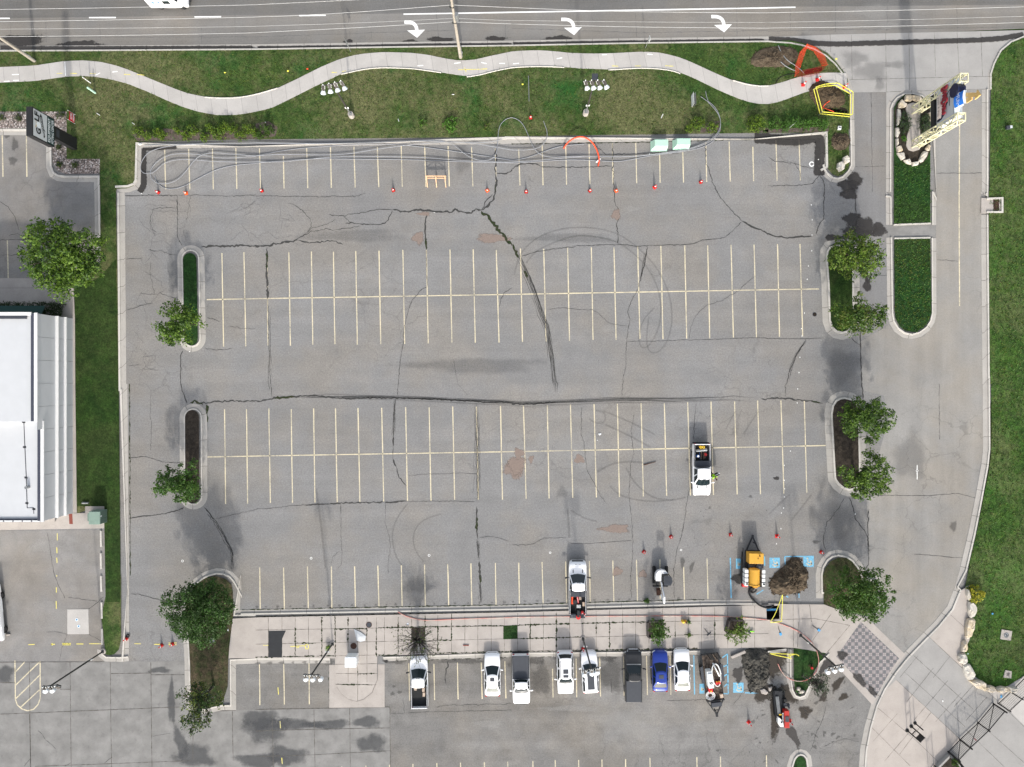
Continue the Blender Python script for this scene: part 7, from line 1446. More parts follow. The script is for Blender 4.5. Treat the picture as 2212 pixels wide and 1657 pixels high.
a = MB(); a.beam(at(0, 3, 55, 512, .08), at(0, 3, 92, 512, .08), .16, .15); tag(a.build('wheel_stop', 'walk_concrete', bevel=.02), 'end of a wheel stop showing beside the cut-off white truck', 'wheel stop', 'concrete wheel stops')
# ---- netting and tape enclosures
def fence_band(name, loop, z0, z1, m, root, out=0.0, wob=0.0):
    a = MB(); P = [Vector((p.x, p.y, 0)) for p in loop]; n = len(P); c = sum(P, Vector())/n
    vs = [(p.x, p.y, z0+rnd.uniform(-wob, wob)) for p in P]+[(*(c+(p-c)*(1+out)).xy, z1+rnd.uniform(-wob, wob)) for p in P]
    a.add(vs, [(k, (k+1) % n, n+(k+1) % n, n+k) for k in range(n)], 0); return a.build(name, m, root)
np_ = [Vector((p.x, p.y, 0)) for p in V2(tp(3, 0, '332 425 385 450 425 510 455 570 400 590 335 600 272 615 285 560 308 490'))]
nq_ = [E(*T1(3, 0, x, y), .95) for x, y in ((338, 380), (420, 410), (490, 480), (514, 560), (440, 640), (350, 668), (230, 662), (238, 560), (275, 450))]
c_ = sum(np_, Vector())/len(np_); NF = thing('barrier_netting', 'orange plastic netting fenced round a small dirt pit by the sidewalk', 'netting', (c_.x, c_.y, .1), 0)
a = MB(); vs = [Vector((p.x, p.y, .14)) for p in np_]+nq_; a.add(vs, [(k, (k+1) % 9, 9+(k+1) % 9, 9+k) for k in range(9)]); a.build('netting', 'netting', NF)
for p, q in list(zip(np_, nq_))[::3]:
    a = MB(); a.cyl((p.x, p.y, 0), q, .03, n=6); a.build('post', 'conduit_orange', NF)
tp_ = V2(tp(3, 0, '375 790 455 765 560 755 690 830 685 1025 430 1000'))
c_ = sum(tp_, Vector())/len(tp_); TF = thing('tape_barrier', 'five-sided yellow tape barrier round the muddy pit near the drive', 'tape barrier', (c_.x, c_.y, .1), 0)
for z0, o in ((.55, .0), (1.15, .0)):
    a = MB(); n = len(tp_); 
    for k in range(n):
        p, q = tp_[k], tp_[(k+1) % n]; a.beam((p.x, p.y, z0), (q.x, q.y, z0+rnd.uniform(-.05, .05)), .075, .05)
    a.build('tape', 'tape_yellow', TF)
for p in tp_:
    a = MB(); a.cyl((p.x, p.y, 0), (p.x, p.y, 1.25), .03, n=6); a.build('post', 'galv', TF)
def loose_tape(label, segs, zs):
    a = MB()
    for s in segs:
        P = smoothed([G(p[0], p[1], z) for p, z in zip(s, zs)], 2); a.tube(P, .045, 4)
    return tag(a.build('caution_tape', 'tape_yellow'), label, 'tape')
loose_tape('yellow tape strung in a tall V over the square hole', [tp(3, 3, '105 152 85 215 45 330 15 390'), tp(3, 3, '105 152 107 220 106 300 108 382'), tp(3, 3, '0 388 40 392 108 384')], [.7, .6, .5, .3])
loose_tape('tangled yellow tape lying across the trench kerb', [tp(3, 3, '8 668 70 668 130 672 215 672'), tp(3, 3, '20 672 90 690 150 700 195 712'), tp(3, 3, '165 690 185 680 180 710 165 698'), tp(3, 3, '180 690 225 672 250 680 258 690')], [.3, .25, .3, .3])
# ---- heaps
def heap(label, outline, h, m, name='dirt_heap', lumps=60, z0=.0, ls=(.08, .26)):
    P = [Vector((p.x, p.y, 0)) for p in V2(outline)]; c = sum(P, Vector())/len(P); Q = smoothed(P, 1, True); P = resample(Q+[Q[0]], 81)[:-1]; n = 80
    a = MB(); st_ = .14; x0, x1 = min(p.x for p in P)-st_*2, max(p.x for p in P)+st_*2; y0, y1 = min(p.y for p in P)-st_*2, max(p.y for p in P)+st_*2
    nx, ny = int((x1-x0)/st_), int((y1-y0)/st_); pl_ = [(p.x, p.y) for p in P]; ids = {}; vs = []
    for i in range(nx+1):
        for j in range(ny+1):
            x, y = x0+i*st_+rnd.uniform(-.04, .04), y0+j*st_+rnd.uniform(-.04, .04); d = min((x-p.x)**2+(y-p.y)**2 for p in P)**.5
            k = inside((x, y), pl_); f = Vector((x*.9, y*.9, h)); q = noise.fractal(f, 1.0, 2.0, 5)+.6*noise.fractal(f*3.1, 1.0, 2.0, 3)
            if not k and d > st_*1.6: continue
            ids[i, j] = len(vs); vs.append((x, y, z0+(h*min(1, d/(.55*h+.7))**.75*(.85+.45*q)+.03 if k else -.04)))
    a.add(vs, [(ids[i, j], ids[i+1, j], ids[i+1, j+1], ids[i, j+1]) for i, j in ids if (i+1, j) in ids and (i+1, j+1) in ids and (i, j+1) in ids])
    for _ in range(lumps):
        p = P[rnd.randrange(n)]; f = rnd.random()**.6*1.08; q = c+(p-c)*f; r_ = rnd.uniform(*ls)*(.5+.5*rnd.random())
        M_ = Matrix.Rotation(rnd.random()*3, 3, 'Z') @ Matrix.Rotation(rnd.random(), 3, 'X')
        a.ball((q.x, q.y, z0+h*max(0, min(.9, 1.5*(1-f)))+r_*.3), r_, 6, 4, 0, sc=(1, rnd.uniform(.6, 1), rnd.uniform(.45, .8)), M=M_)
    base = Vector((c.x, c.y, z0)); return tag(a.build(name, m, loc=base, smooth=False), label, 'heap')
heap('brown heap of dug soil between the blue stalls', tp(3, 2, '150 1560 205 1490 260 1500 300 1560 345 1620 340 1657')+tp(3, 3, '330 60 340 110 270 145 150 170 60 165 10 110 20 40')+tp(3, 2, '60 1640 90 1610'), .75, 'brown_dirt', lumps=340, ls=(.04, .17))
heap('dark heap of broken asphalt and clay beside the trench', [(1603, 1404), (1630, 1399), (1659, 1405), (1660, 1440), (1659, 1460), (1655, 1480), (1640, 1491), (1618, 1496), (1614, 1462), (1602, 1438)], .6, 'black_rubble', 'rubble_heap', 300, ls=(.05, .22))
heap('brown mound with pale stones on the grass left of the netting', tp(2, 0, '2040 540 2100 450 2209 410')+tp(3, 0, '120 400 230 420 262 480 220 550 100 590 0 575')+tp(2, 0, '2120 590'), .3, 'brown_dirt', lumps=220, z0=.10, ls=(.03, .12))
heap('soil heap spilling over the sidewalk at the tape barrier', tp(3, 0, '345 780 380 730 430 705 480 700 560 745 640 800 665 860 650 920 560 930 440 930 385 880'), .45, 'wet_dirt', lumps=260, z0=.11, ls=(.03, .13))
heap('round brown soil heap on the grass tip by the boulders', tp(3, 0, '545 1180 590 1155 660 1155 700 1190 695 1260 650 1300 580 1300 540 1240'), .35, 'brown_dirt', lumps=170, z0=.10, ls=(.03, .12))
heap('thin scatter of soil beside the trench mouth', tp(3, 3, '-10 1010 60 1000 120 960 160 1010 90 1060 0 1050'), .10, 'black_rubble', 'rubble_heap', 60, .01, (.04, .12))
# ---- covers, drains, small fixtures
def disc(name, label, cat, c, r, x, y, rad, z, m, m2=None, h=.012):
    p = at(c, r, x, y, z); t = thing(name, label, cat, (p.x, p.y, z)); a = MB(); a.cyl((0, 0, 0), (0, 0, h), rad, n=24); a.build('rim', m, t, world=False)
    a = MB(); a.cyl((0, 0, h), (0, 0, h+.006), rad*.82, n=24)
    a.build('lid', m2 or m, t, world=False); return t
disc('manhole_cover', 'dark manhole cover in the walk with bluish wear', 'manhole cover', 1, 3, 977, 425, .34, .152, 'rust', 'slate'); disc('manhole_cover', 'dark brown manhole cover above the white cabinet', 'manhole cover', 1, 3, 845, 607, .36, .152, 'rust', 'rust'); disc('manhole_cover', 'dark manhole cover near the right edge of the stalls', 'manhole cover', 3, 1, 402, 1058, .24, .012, 'slate', 'pit_dark'); disc('manhole_cover', 'round cover half under the big round tree', 'manhole cover', 0, 3, 1455, 238, .36, .012, 'rust', 'slate'); disc('manhole_cover', 'grey cover in the bare soil of the tree island', 'manhole cover', 0, 3, 1833, 562, .28, .11, 'galv', 'galv')
disc('valve_cover', 'small blue valve cover on the walk by the bare tree', 'valve cover', 1, 3, 1311, 417, .12, .152, 'blue_plastic', 'white_plastic'); disc('valve_cover', 'round blue cap in the weedy lawn near the yellow bush', 'valve cover', 3, 3, 1930, 330, .12, .12, 'slate', 'sky_blue'); disc('valve_cover', 'teal cap in the weedy lawn beside the boulders', 'valve cover', 3, 3, 1718, 676, .11, .12, 'galv', 'mint')
PADC = thing('service_pad', 'pale square concrete pad with two blue capped lids in the rear lot', 'pad', (at(0, 3, 674, 402).x, at(0, 3, 674, 402).y, 0)); a = MB(); a.prism(V2(tp(0, 3, '582 296 764 294 767 508 582 510')), 0, .03); a.build('slab', 'path_concrete', PADC)
for x, y in ((664, 384), (681, 440)):
    a = MB(); p = at(0, 3, x, y); a.cyl((p.x, p.y, .03), (p.x, p.y, .05), .17, n=18, mi=0); a.cyl((p.x, p.y, .05), (p.x, p.y, .055), .10, n=18, mi=1); a.cyl((p.x, p.y, .055), (p.x, p.y, .06), .05, n=12, mi=2); a.build('lid', ['sign_white', 'sky_blue', 'navy'], PADC)
for lb, q, s in (('concrete slab with a round blue-grey emblem in the weedy lawn', '2008 464 2098 480 2086 562 1995 548', 1), ('smaller concrete slab with a cross-hatched mark in the weedy lawn', '2040 815 2095 825 2090 886 2022 878', 0)):
    P = V2(tp(3, 3, q)); c_ = sum(P, Vector())/4; t = thing('marker_slab', lb, 'slab', (c_.x, c_.y, .1)); a = MB(); a.prism(P, .06, .17); a.build('slab', 'walk_concrete', t, bevel=.02)
    a = MB()
    if s:
        a.cyl((c_.x, c_.y, .17), (c_.x, c_.y, .18), .30, n=24, mi=0); a.tube([(c_.x+.24*math.cos(k*PI/10), c_.y+.24*math.sin(k*PI/10), .185) for k in range(20)], .018, 4, 1, closed=True)
        a.beam((c_.x-.15, c_.y+.1, .185), (c_.x+.1, c_.y+.02, .185), .07, .01, 1); a.beam((c_.x-.02, c_.y+.12, .186), (c_.x+.02, c_.y-.16, .186), .06, .01, 1); a.beam((c_.x+.02, c_.y-.1, .187), (c_.x+.17, c_.y-.05, .187), .05, .01, 1)
    else:
        for k in range(3): a.beam((c_.x-.18, c_.y+.12-.12*k, .175), (c_.x+.18, c_.y+.16-.12*k, .175), .035, .01, 1); a.beam((c_.x-.12+.12*k, c_.y-.18, .176), (c_.x-.10+.12*k, c_.y+.18, .176), .03, .01, 1)
    a.build('emblem', ['slate', 'sign_black'] if not s else ['galv', 'slate'], t)
SI = thing('storm_drain', 'kerb inlet with an iron grate cut into the weedy lawn', 'drain', (at(3, 1, 1960, 118).x, at(3, 1, 1960, 118).y, 0)); a = MB(); P = V2(tp(3, 1, '1835 55 2000 52 2000 182 1835 186')); a.prism(P, -.02, .108); a.build('apron', 'walk_concrete', SI)
a = MB()
for s in ('1878 55 2020 50 2020 64 1878 70', '2004 64 2020 64 2020 184 2004 184', '1878 170 2004 170 2004 184 1878 184'): a.prism(V2(tp(3, 1, s)), 0, .22)
a.build('kerb_wall', 'kerb_top', SI)
a = MB(); a.prism(V2(tp(3, 1, '1935 66 1988 66 1988 170 1940 170')), .10, .112, 0)
for k in range(12): p = at(3, 1, 1940, 72+k*8.2, .118); q = at(3, 1, 1986, 72+k*8.2, .118); a.beam(p, q, .05, .02, 1)
a.build('grate', ['pit_dark', 'rust'], SI)
sl = at(3, 0, 2068, 1112); SPT = thing('ground_floodlight', 'small dark floodlight box on the weedy lawn', 'floodlight', (sl.x, sl.y, .1), .1); a = MB(); a.box((-.1, .05, .16), (.55, .40, .28)); a.build('housing', 'slate', SPT, world=False, bevel=.03); a = MB(); a.box((.12, .05, .32), (.26, .30, .03)); a.build('lens', 'lamp_clear', SPT, world=False)
# white cabinet on the bump-out
wc = E((tpx(1, 776)+tpx(1, 884))/2, ROWY[3]+728/3.996, .7); WC = thing('utility_cabinet', 'white metal cabinet on the rounded walkway bump-out', 'cabinet', (wc.x, wc.y, .146)); a = MB(); a.box((0, 0, .68), (1.22, 1.08, 1.3)); a.build('case', 'white_plastic', WC, world=False, bevel=.02); a = MB(); a.box((0, 0, 1.35), (1.28, 1.14, .06)); a.build('lid', 'sign_white', WC, world=False, bevel=.02); a = MB(); a.box((.62, 0, .65), (.03, .5, .9)); a.build('door', 'trim_white', WC, world=False)
p = at(1, 3, 905, 520, .16); a = MB(); a.add([(at(1, 3, x, y, z)) for x, y, z in ((848, 462, .17), (905, 485, .24), (952, 520, .2), (945, 560, .2), (905, 570, .24), (872, 560, .18), (900, 520, .34))], [(0, 1, 6), (1, 2, 6), (2, 3, 6), (3, 4, 6), (4, 5, 6), (5, 0, 6)]); tag(a.build('plastic_sheet', 'sign_face'), 'crumpled grey plastic sheet on the walkway', 'plastic sheet')
# green transformer by the shop
tc = E(T1(0, 2, 838, 1155)[0], T1(0, 2, 838, 1150)[1], 1.0); TC = thing('transformer_cabinet', 'dull green transformer cabinet on a concrete pad behind the shop', 'transformer', (tc.x, tc.y, .136)); a = MB(); a.box((0, 0, .7), (1.25, 1.45, 1.4)); a.build('case', 'cabinet_green', TC, world=False, bevel=.03); a = MB(); a.box((.64, .36, .7), (.04, .66, 1.2)); a.box((.64, -.36, .7), (.04, .66, 1.2)); a.build('door', 'cabinet_shade', TC, world=False); a = MB(); a.box((-.85, -.02, .45), (.46, .85, .9)); a.build('radiator', 'cabinet_green', TC, world=False, bevel=.02); a = MB(); a.box((.665, .18, 1.2), (.01, .12, .2)); a.build('notice', 'sign_white', TC, world=False)
# hydrant-like yellow valve pair, tools
for k, x in ((0, 1468), (1, 1492)):
    p = at(2, 3, x, 392, .146); Y = thing('yellow_pot', ('left of two yellow lidded pots', 'right of two yellow lidded pots, more orange')[k]+' on the walkway', 'pot', (p.x, p.y, .146)); a = MB(); a.cyl((0, 0, 0), (0, 0, .5), .17, .14, n=14); a.build('pot', ('bright_yellow', 'machine_yellow')[k], Y, world=False, bevel=.02); a = MB(); a.cyl((0, 0, .5), (0, 0, .56), .10, n=12); a.cyl((0, -.1, .56), (.03, -.12, .60), .03); a.build('lid', 'matte_black' if k else 'tape_yellow', Y, world=False)
def tool(label, c, r, s, m='pole_dark', head='sky_blue', cat='shovel'):
    p, q = tp(c, r, s); P, Q = G(*p, .19), G(*q, .19); t = thing('shovel' if cat == 'shovel' else 'pickaxe', label, cat, P); d = (Q-P).normalized()
    a = MB(); a.cyl(P, Q, .03, n=6); a.build('handle', m, t)
    a = MB(); a.box(Q+d*.12, (.26, .32, .05), rz=math.atan2(d.y, d.x)-PI/2) if cat == 'shovel' else a.beam(Q+Vector((-d.y, d.x, 0))*.3, Q-Vector((-d.y, d.x, 0))*.25, .08); a.build('head', head, t)
tool('blue-bladed shovel lying upright in view below the square hole', 3, 3, '82 440 100 495'); tool('blue-bladed shovel lying slantwise near the lamp post', 3, 3, '375 430 425 465'); tool('grey pickaxe lying between the two planters', 2, 3, '1658 460 1695 505', 'pole_dark', 'slate', 'pickaxe')
p = at(2, 3, 2062, 482, .146); GB = thing('leaf_blower', 'bright green handheld tool beside the tilted planter', 'power tool', (p.x, p.y, .146), -.05); a = MB(); a.cyl((-.22, .05, .15), (.26, .05, .15), .07, n=10); a.build('barrel', 'green_plastic', GB, world=False); a = MB(); a.box((-.25, -.12, .1), (.34, .16, .2), rz=-.3); a.build('motor', 'slate', GB, world=False, bevel=.03); a = MB(); a.box((0, -.06, .12), (.3, .06, .08)); a.build('handle', 'lumber', GB, world=False)
# timber planters
def planter(label, q, h, slats=True):
    P = [E(x, y, h) for x, y in q]; P = [Vector((p.x, p.y, 0)) for p in P]; c_ = sum(P, Vector())/4; t = thing('planter_box', label, 'planter', (c_.x, c_.y, .146), 0, 'timber planter boxes')
    for i in range(4):
        a = MB(); A_, B_ = P[i], P[(i+1) % 4]
        for k in range(4):
            e = (B_-A_).normalized()*.08; a.beam(A_+e+Vector((0, 0, .146+.08+k*(h-.1)/3.4)), B_-e+Vector((0, 0, .146+.08+k*(h-.1)/3.4)), .16, (h-.1)/3.8)
        a.build('timber_side', 'timber', t)
    a = MB(); a.sheet(P, .146+h*.72); a.build('soil', 'mulch', t); return c_
PC1 = planter('square weathered planter by the walkway kerb with a bushy green tree', tp(2, 3, '1172 405 1300 402 1300 535 1172 540'), .50)
PC2 = planter('skewed dark timber planter with a leaning young tree', tp(2, 3, '1880 388 2003 393 1965 505 1850 505'), .80)
# small sign posts on the verge
def small_sign(label, base, top, w, hgt, h, m='galv', az=0.0):
    b = G(*base); r = thing('road_sign', label, 'road sign', (b.x, b.y, .1)); a = MB(); a.cyl((b.x, b.y, 0), (b.x, b.y, h), .035, n=8); a.build('post', 'galv', r)
    a = MB(); u = Vector((math.cos(az), math.sin(az), 0)); c_ = Vector((b.x, b.y, h-hgt/2))+Vector((-u.y, u.x, 0))*-.05
    a.box(c_, (w, .02, hgt), rz=az); a.build('plate', m, r)
small_sign('back of a grey road sign on the verge left of the pole', T1(1, 0, 820, 452), None, .75, .6, 2.6, 'galv', 2.2); small_sign('white road sign on the verge between the turn arrows', T1(2, 0, 1150, 418), None, .45, .75, 2.5, 'white_plastic', 1.75)
# yard-sign frame
p = at(2, 0, 1555, 880); HF = thing('folding_board', 'thin white A-board standing on the grass near the conduit ends', 'A-board', (p.x, p.y, .1), 1.62); a = MB(); a.box((0, .12, .55), (1.3, .03, 1.05)); a.build('board', 'white_plastic', HF, world=False); a = MB(); a.box((0, -.12, .5), (1.3, .03, .95)); a.build('back_board', 'galv', HF, world=False); a = MB(); a.beam((-.6, .12, 0), (-.6, .12, 1.1), .04); a.beam((.6, .12, 0), (.6, .12, 1.1), .04); a.build('leg', 'matte_black', HF, world=False)
# marker posts by the path
p = at(0, 0, 788, 722); MP = thing('marker_post', 'slim white utility marker post with a red band near the path', 'marker post', (p.x, p.y, .1)); a = MB(); a.cyl((0, 0, 0), (0, 0, 1.5), .055, n=8); a.build('post', 'white_plastic', MP, world=False); a = MB(); a.cyl((0, 0, 1.15), (0, 0, 1.22), .06, n=8); a.build('band', 'sign_red', MP, world=False)
p = at(0, 0, 826, 806); MP2 = thing('telecom_pedestal', 'pale green telecom pedestal on the lawn', 'pedestal', (p.x, p.y, .1)); a = MB(); a.cyl((0, 0, 0), (0, 0, 1.35), .12, n=12); a.build('shell', 'mint', MP2, world=False); a = MB(); a.ball((0, 0, 1.35), .12, 12, 4, 0, z0=0); a.build('dome', 'mint', MP2, world=False)
p = at(0, 2, 750, 1024, .1); a = MB(); a.cyl((p.x-.4, p.y, .22), (p.x+.3, p.y-.02, .2), .12, n=10); tag(a.build('downpipe_end', 'galv'), 'short grey pipe end lying on the lawn by the shop corner', 'pipe')
p = at(0, 0, 1216, 1252, .15); a = MB(); a.box((p.x, p.y, .2), (.36, .16, .12)); tag(a.build('junction_box', 'white_plastic', bevel=.02), 'small white box on the corner of the north kerb', 'box')
p = at(3, 0, 608, 1112, .1); VB = thing('valve_box', 'small white and grey valve box on the grass tip', 'valve box', (p.x, p.y, .1)); a = MB(); a.box((0, 0, .12), (.36, .40, .24)); a.build('box', 'white_plastic', VB, world=False, bevel=.03); a = MB(); a.cyl((0, 0, .24), (0, 0, .27), .1, n=12); a.build('cap', 'slate', VB, world=False)
p = at(3, 3, 372, 795, .1); RV = thing('sprinkler_valve', 'red round valve with a ring handle in the corner grass', 'valve', (p.x, p.y, .1)); a = MB(); a.cyl((0, 0, 0), (0, 0, .2), .13, n=14); a.build('body', 'red_plastic', RV, world=False); a = MB(); a.tube([(-.22+.12*math.cos(k*PI/8), .22+.12*math.sin(k*PI/8), .08) for k in range(16)], .025, 5, closed=True); a.beam((0, .1, .1), (.12, .42, .1), .05); a.build('ring_handle', 'rust', RV, world=False)
# litter scraps
lit = [(2, 2, 757, 433, .34, .26, 'torn white paper bag on an empty stall'), (2, 2, 737, 486, .14, .1, 'scrap of white paper below the torn bag'), (1, 1, 1538, 180, .12, .09, 'white scrap on the weedy crack'), (3, 3, 1500, 1080, .14, .26, 'white scrap on the grey plaza'), (2, 0, 1187, 1330, .16, .16, 'white cup lying by the green cabinets'), (3, 0, 434, 1378, .12, .12, 'white scrap in the wet corner'), (3, 3, 2005, 1042, .28, .36, 'blue and white bag lying by the iron fence'), (0, 1, 1222, 14, .16, .08, 'white wrapper at the inner kerb corner'), (1, 0, 1700, 822, .34, .10, 'pale wrapper on the dry lawn'), (0, 3, 1972, 470, .14, .28, 'white wrapper in the shade of the round tree'), (3, 2, 752, 1122, .12, .16, 'white wrapper on a crack by the right lane'), (0, 1, 1637, 1378, .14, .10, 'white scrap at the foot of the narrow tree island')]
for c, r, x, y, w_, h_, lb in lit:
    g_ = .15 if 'plaza' in lb or 'fence' in lb else (.12 if 'lawn' in lb or 'shade' in lb else .02); p = at(c, r, x, y, g_); a = MB(); n = 7
    vs = [(p.x+w_/2*math.cos(2*PI*k/n)*rnd.uniform(.7, 1.2), p.y+h_/2*math.sin(2*PI*k/n)*rnd.uniform(.7, 1.2), g_+rnd.uniform(0, .05)) for k in range(n)]+[(p.x, p.y, g_+.07)]; a.add(vs, [(k, (k+1) % n, n) for k in range(n)]); tag(a.build('litter', 'white_plastic' if 'blue' not in lb else 'sky_blue'), lb, 'litter')
for lb, x, y in (('yellow flag marker in the lawn by the path, left one', 1945, 640),): 
    p = at(0, 0, x, y, .1); a = MB(); a.cyl((p.x, p.y, .05), (p.x, p.y, .4), .012, n=5); a.box((p.x+.09, p.y, .36), (.18, .02, .12)); tag(a.build('marker_flag', 'tape_yellow'), lb, 'flag')
for c, x, y, m, lb in ((1, 280, 627, 'tape_yellow', 'yellow flag marker above the path bend'), (1, 447, 608, 'conduit_orange', 'orange flag marker at the path edge'), (2, 87, 741, 'tape_yellow', 'yellow flag marker near the long grey pipe'), (3, 572, 522, 'tape_yellow', 'yellow flag on the verge by the netting')):
    p = at(c, 0, x, y, .1); a = MB(); a.cyl((p.x, p.y, .05), (p.x, p.y, .4), .012, n=5); a.box((p.x+.06, p.y, .36), (.2, .14, .05)); tag(a.build('marker_flag', m), lb, 'flag')
# ---- board stand on the plaza, iron fence and gate
pa, pb, pc = at(3, 3, 1195, 1335), at(3, 3, 1230, 1300), at(3, 3, 1262, 1272)
NB = thing('notice_stand', 'black two-post notice stand with a dark board on the plaza', 'notice stand', (pa.x, pa.y, .132)); zt = 2.7
for p in (pa, pb): a = MB(); a.beam((p.x, p.y, .1), (p.x, p.y, zt), .10); a.cyl((p.x, p.y, .13), (p.x, p.y, .17), .22, n=12); a.build('post', 'iron', NB)
a = MB(); dd = (pb-pa); a.add([(pa.x, pa.y, z) if k == 0 else (pb.x, pb.y, z) for k, z in ((0, 1.75), (1, 1.75), (1, 2.65), (0, 2.65))]+[(q[0]+.05, q[1]-.05, q[2]) for q in [(pa.x, pa.y, 1.75), (pb.x, pb.y, 1.75), (pb.x, pb.y, 2.65), (pa.x, pa.y, 2.65)]], [(0, 1, 2, 3), (7, 6, 5, 4), (3, 2, 6, 7), (0, 4, 5, 1)]); a.build('board', 'sign_black', NB)
a = MB(); a.beam((pa.x, pa.y, 1.05), (pb.x, pb.y, 1.05), .08); a.build('rail', 'iron', NB)
BL = thing('bollard', 'single black bollard post beside the notice stand', 'bollard', (pc.x, pc.y, .132)); a = MB(); a.beam((pc.x, pc.y, .1), (pc.x, pc.y, 1.7), .10); a.build('post', 'iron', BL); a = MB(); a.cyl((pc.x, pc.y, .13), (pc.x, pc.y, .17), .2, n=12); a.build('foot', 'iron', BL)
FZ = 2.1
def iron_panel(name, label, P, Q, h=FZ, braces=True, grp='iron fence panels by the plaza', endposts=(1, 1), rails=(.16, .95)):
    P, Q = Vector((P.x, P.y, 0)), Vector((Q.x, Q.y, 0)); t = thing(name, label, 'gate' if 'gate' in name else 'fence', (P.x, P.y, .132), 0, grp); L = (Q-P).length
    a = MB(); n = int(L/.16)
    for k in range(1, n): p = P.lerp(Q, k/n); a.beam((p.x, p.y, .2), (p.x, p.y, h), .025)
    o_ = a.build('pickets', 'iron', t)
    a = MB()
    for z in (h*rails[0]*.8, h*rails[1]): a.beam((P.x, P.y, z), (Q.x, Q.y, z), .06)
    if braces: a.beam((P.x, P.y, h*.14), (Q.x, Q.y, h*.93), .05)
    a.build('rail', 'iron', t)
    for s, p in zip(endposts, (P, Q)):
        if s: a = MB(); a.beam((p.x, p.y, .1), (p.x, p.y, h+.12*s), .07+.03*s); a.build('post', 'iron', t)
g0 = at(3, 3, 1935, 1103); g1 = at(3, 3, 1800, 1265); g2 = at(3, 3, 1645, 1410); g3 = at(3, 3, 1545, 1515)
iron_panel('iron_gate', 'upper leaf of the black iron gate, nearest the white slab boulder', g0, g1, endposts=(2, 1)); iron_panel('iron_gate', 'lower leaf of the black iron gate with a small red plate', g1, g2, endposts=(1, 2))
a = MB(); p = g1.lerp(g2, .62); a.box((p.x+.02, p.y, 1.6), (.05, .26, .16), rz=.8); o_ = a.build('red_plate', 'sign_red', [o for o in COL.objects if o.get('label', '').startswith('lower leaf')][0])
iron_panel('iron_fence', 'short black iron fence panel between the gate and the planter', g2, g3, endposts=(0, 2))
iron_panel('iron_fence', 'black iron fence running up past the white boulders', at(3, 3, 1975, 1100), at(3, 3, 2080, 1000), braces=False, endposts=(1, 1)); iron_panel('iron_fence', 'black iron fence leaving the view at the right edge', at(3, 3, 2080, 1000), at(3, 3, 2230, 850), braces=False, endposts=(0, 1))
iron_panel('iron_fence', 'black iron fence along the near side of the raised planter', g3, at(3, 3, 1640, 1630), braces=False, endposts=(1, 1)); iron_panel('iron_fence', 'black iron fence piece at the bottom edge left of the raised planter', at(3, 3, 1425, 1635), at(3, 3, 1380, 1700), braces=False, endposts=(1, 1))
RP = thing('raised_planter', 'raised concrete planter with dark soil inside the iron fence', 'planter', (at(3, 3, 1560, 1600).x, at(3, 3, 1560, 1600).y, .132)); P = V2(tp(3, 3, '1545 1535 1640 1632 1560 1720 1440 1640'))
for i in range(4): a = MB(); a.beam(P[i]+Vector((0, 0, .38)), P[(i+1) % 4]+Vector((0, 0, .38)), .22, .5); a.build('wall', 'plaza_grey', RP)
a = MB(); a.sheet(P, .5); a.build('soil', 'mulch', RP)
# ---- the shop
SH = thing('shop_building', 'white flat-roofed shop with stepped grey cladding and a green awning', 'building', (G(80, 880).x, G(80, 880).y, 0))
X0, XE = G(-900, 0).x, G(157.5, 0).x; YN, YS = G(0, 688).y, G(0, 1108).y; YM = G(0, 905).y
Z1, Z2 = 5.75, 4.75
a = MB(); a.box(((X0+XE)/2-.15, (YN+YM)/2, Z1/2-.1), (XE-X0-.5, YN-YM, Z1-.2)); a.box(((X0+XE)/2-.15, (YM+YS)/2-.01, Z2/2-.1), (XE-X0-.5, YM-YS, Z2-.2)); a.build('walls', 'stucco', SH)
for z0, z1, dx in ((.0, 1.45, .10), (1.55, 2.65, .0), (2.75, 5.6, -.14)):
    n = 9; a = MB()
    for k in range(n):
        y0, y1 = YS+(YN-YS)*k/n, YS+(YN-YS)*(k+1)/n; zt = z1 if z1 < 5 else (Z1-.1 if (y0+y1)/2 > YM else Z2-.1)
        a.box((XE-.14+dx, (y0+y1)/2, (z0+zt)/2), (.24, y1-y0-.03, zt-z0))
    a.build('cladding_panels', 'stucco', SH)
for z, dx in ((1.50, .16), (2.70, .06)): a = MB(); a.box((XE-.10+dx, (YN+YS)/2, z), (.42, YN-YS+.02, .12)); a.build('ledge', 'trim_white', SH)
def roof(y0, y1, z):
    a = MB(); a.box(((X0+XE)/2-.3, (y0+y1)/2, z-.35), (XE-X0-.3, abs(y1-y0)-.5, .08)); a.build('roof', 'membrane', SH)
    a = MB(); a.box((XE-.22, (y0+y1)/2, z+.0), (.34, abs(y1-y0)+.1, .12)); a.build('coping', 'trim_white', SH)
    a = MB(); a.box((XE-.57, (y0+y1)/2, z-.02), (.34, abs(y1-y0)-.1, .10)); a.build('coping_inner', 'coping_dark', SH)
roof(YN, YM, Z1); roof(YM, YS, Z2)
a = MB(); a.box(((X0+XE)/2-.3, YN-.06, Z1), (XE-X0-.8, .36, .12)); a.build('coping', 'trim_white', SH); a = MB(); a.box(((X0+XE)/2-.5, YN-.42, Z1-.02), (XE-X0-1.4, .34, .10)); a.build('coping_inner', 'slate', SH)
a = MB()
for k in range(14): a.box((XE-.9-k*1.0, YS+.02, Z2-.05), (.86, .16, .10))
o_ = a.build('edge_flashing', 'trim_white', SH); a = MB(); a.box(((X0+XE)/2-.4, YS+.08, Z2-.12), (XE-X0-1.0, .34, .08)); a.build('gutter', 'coping_dark', SH)
a = MB(); P = [E(x, y, Z2-.2) for x, y in [(-20, 906.5)]+tp(0, 2, '0 309 205 307 215 545 227 805 235 1072 290 1070 292 1120')]; a.tube(P, .045, 6); rc = a.build('roof_conduit', 'slate', SH)
a = MB()
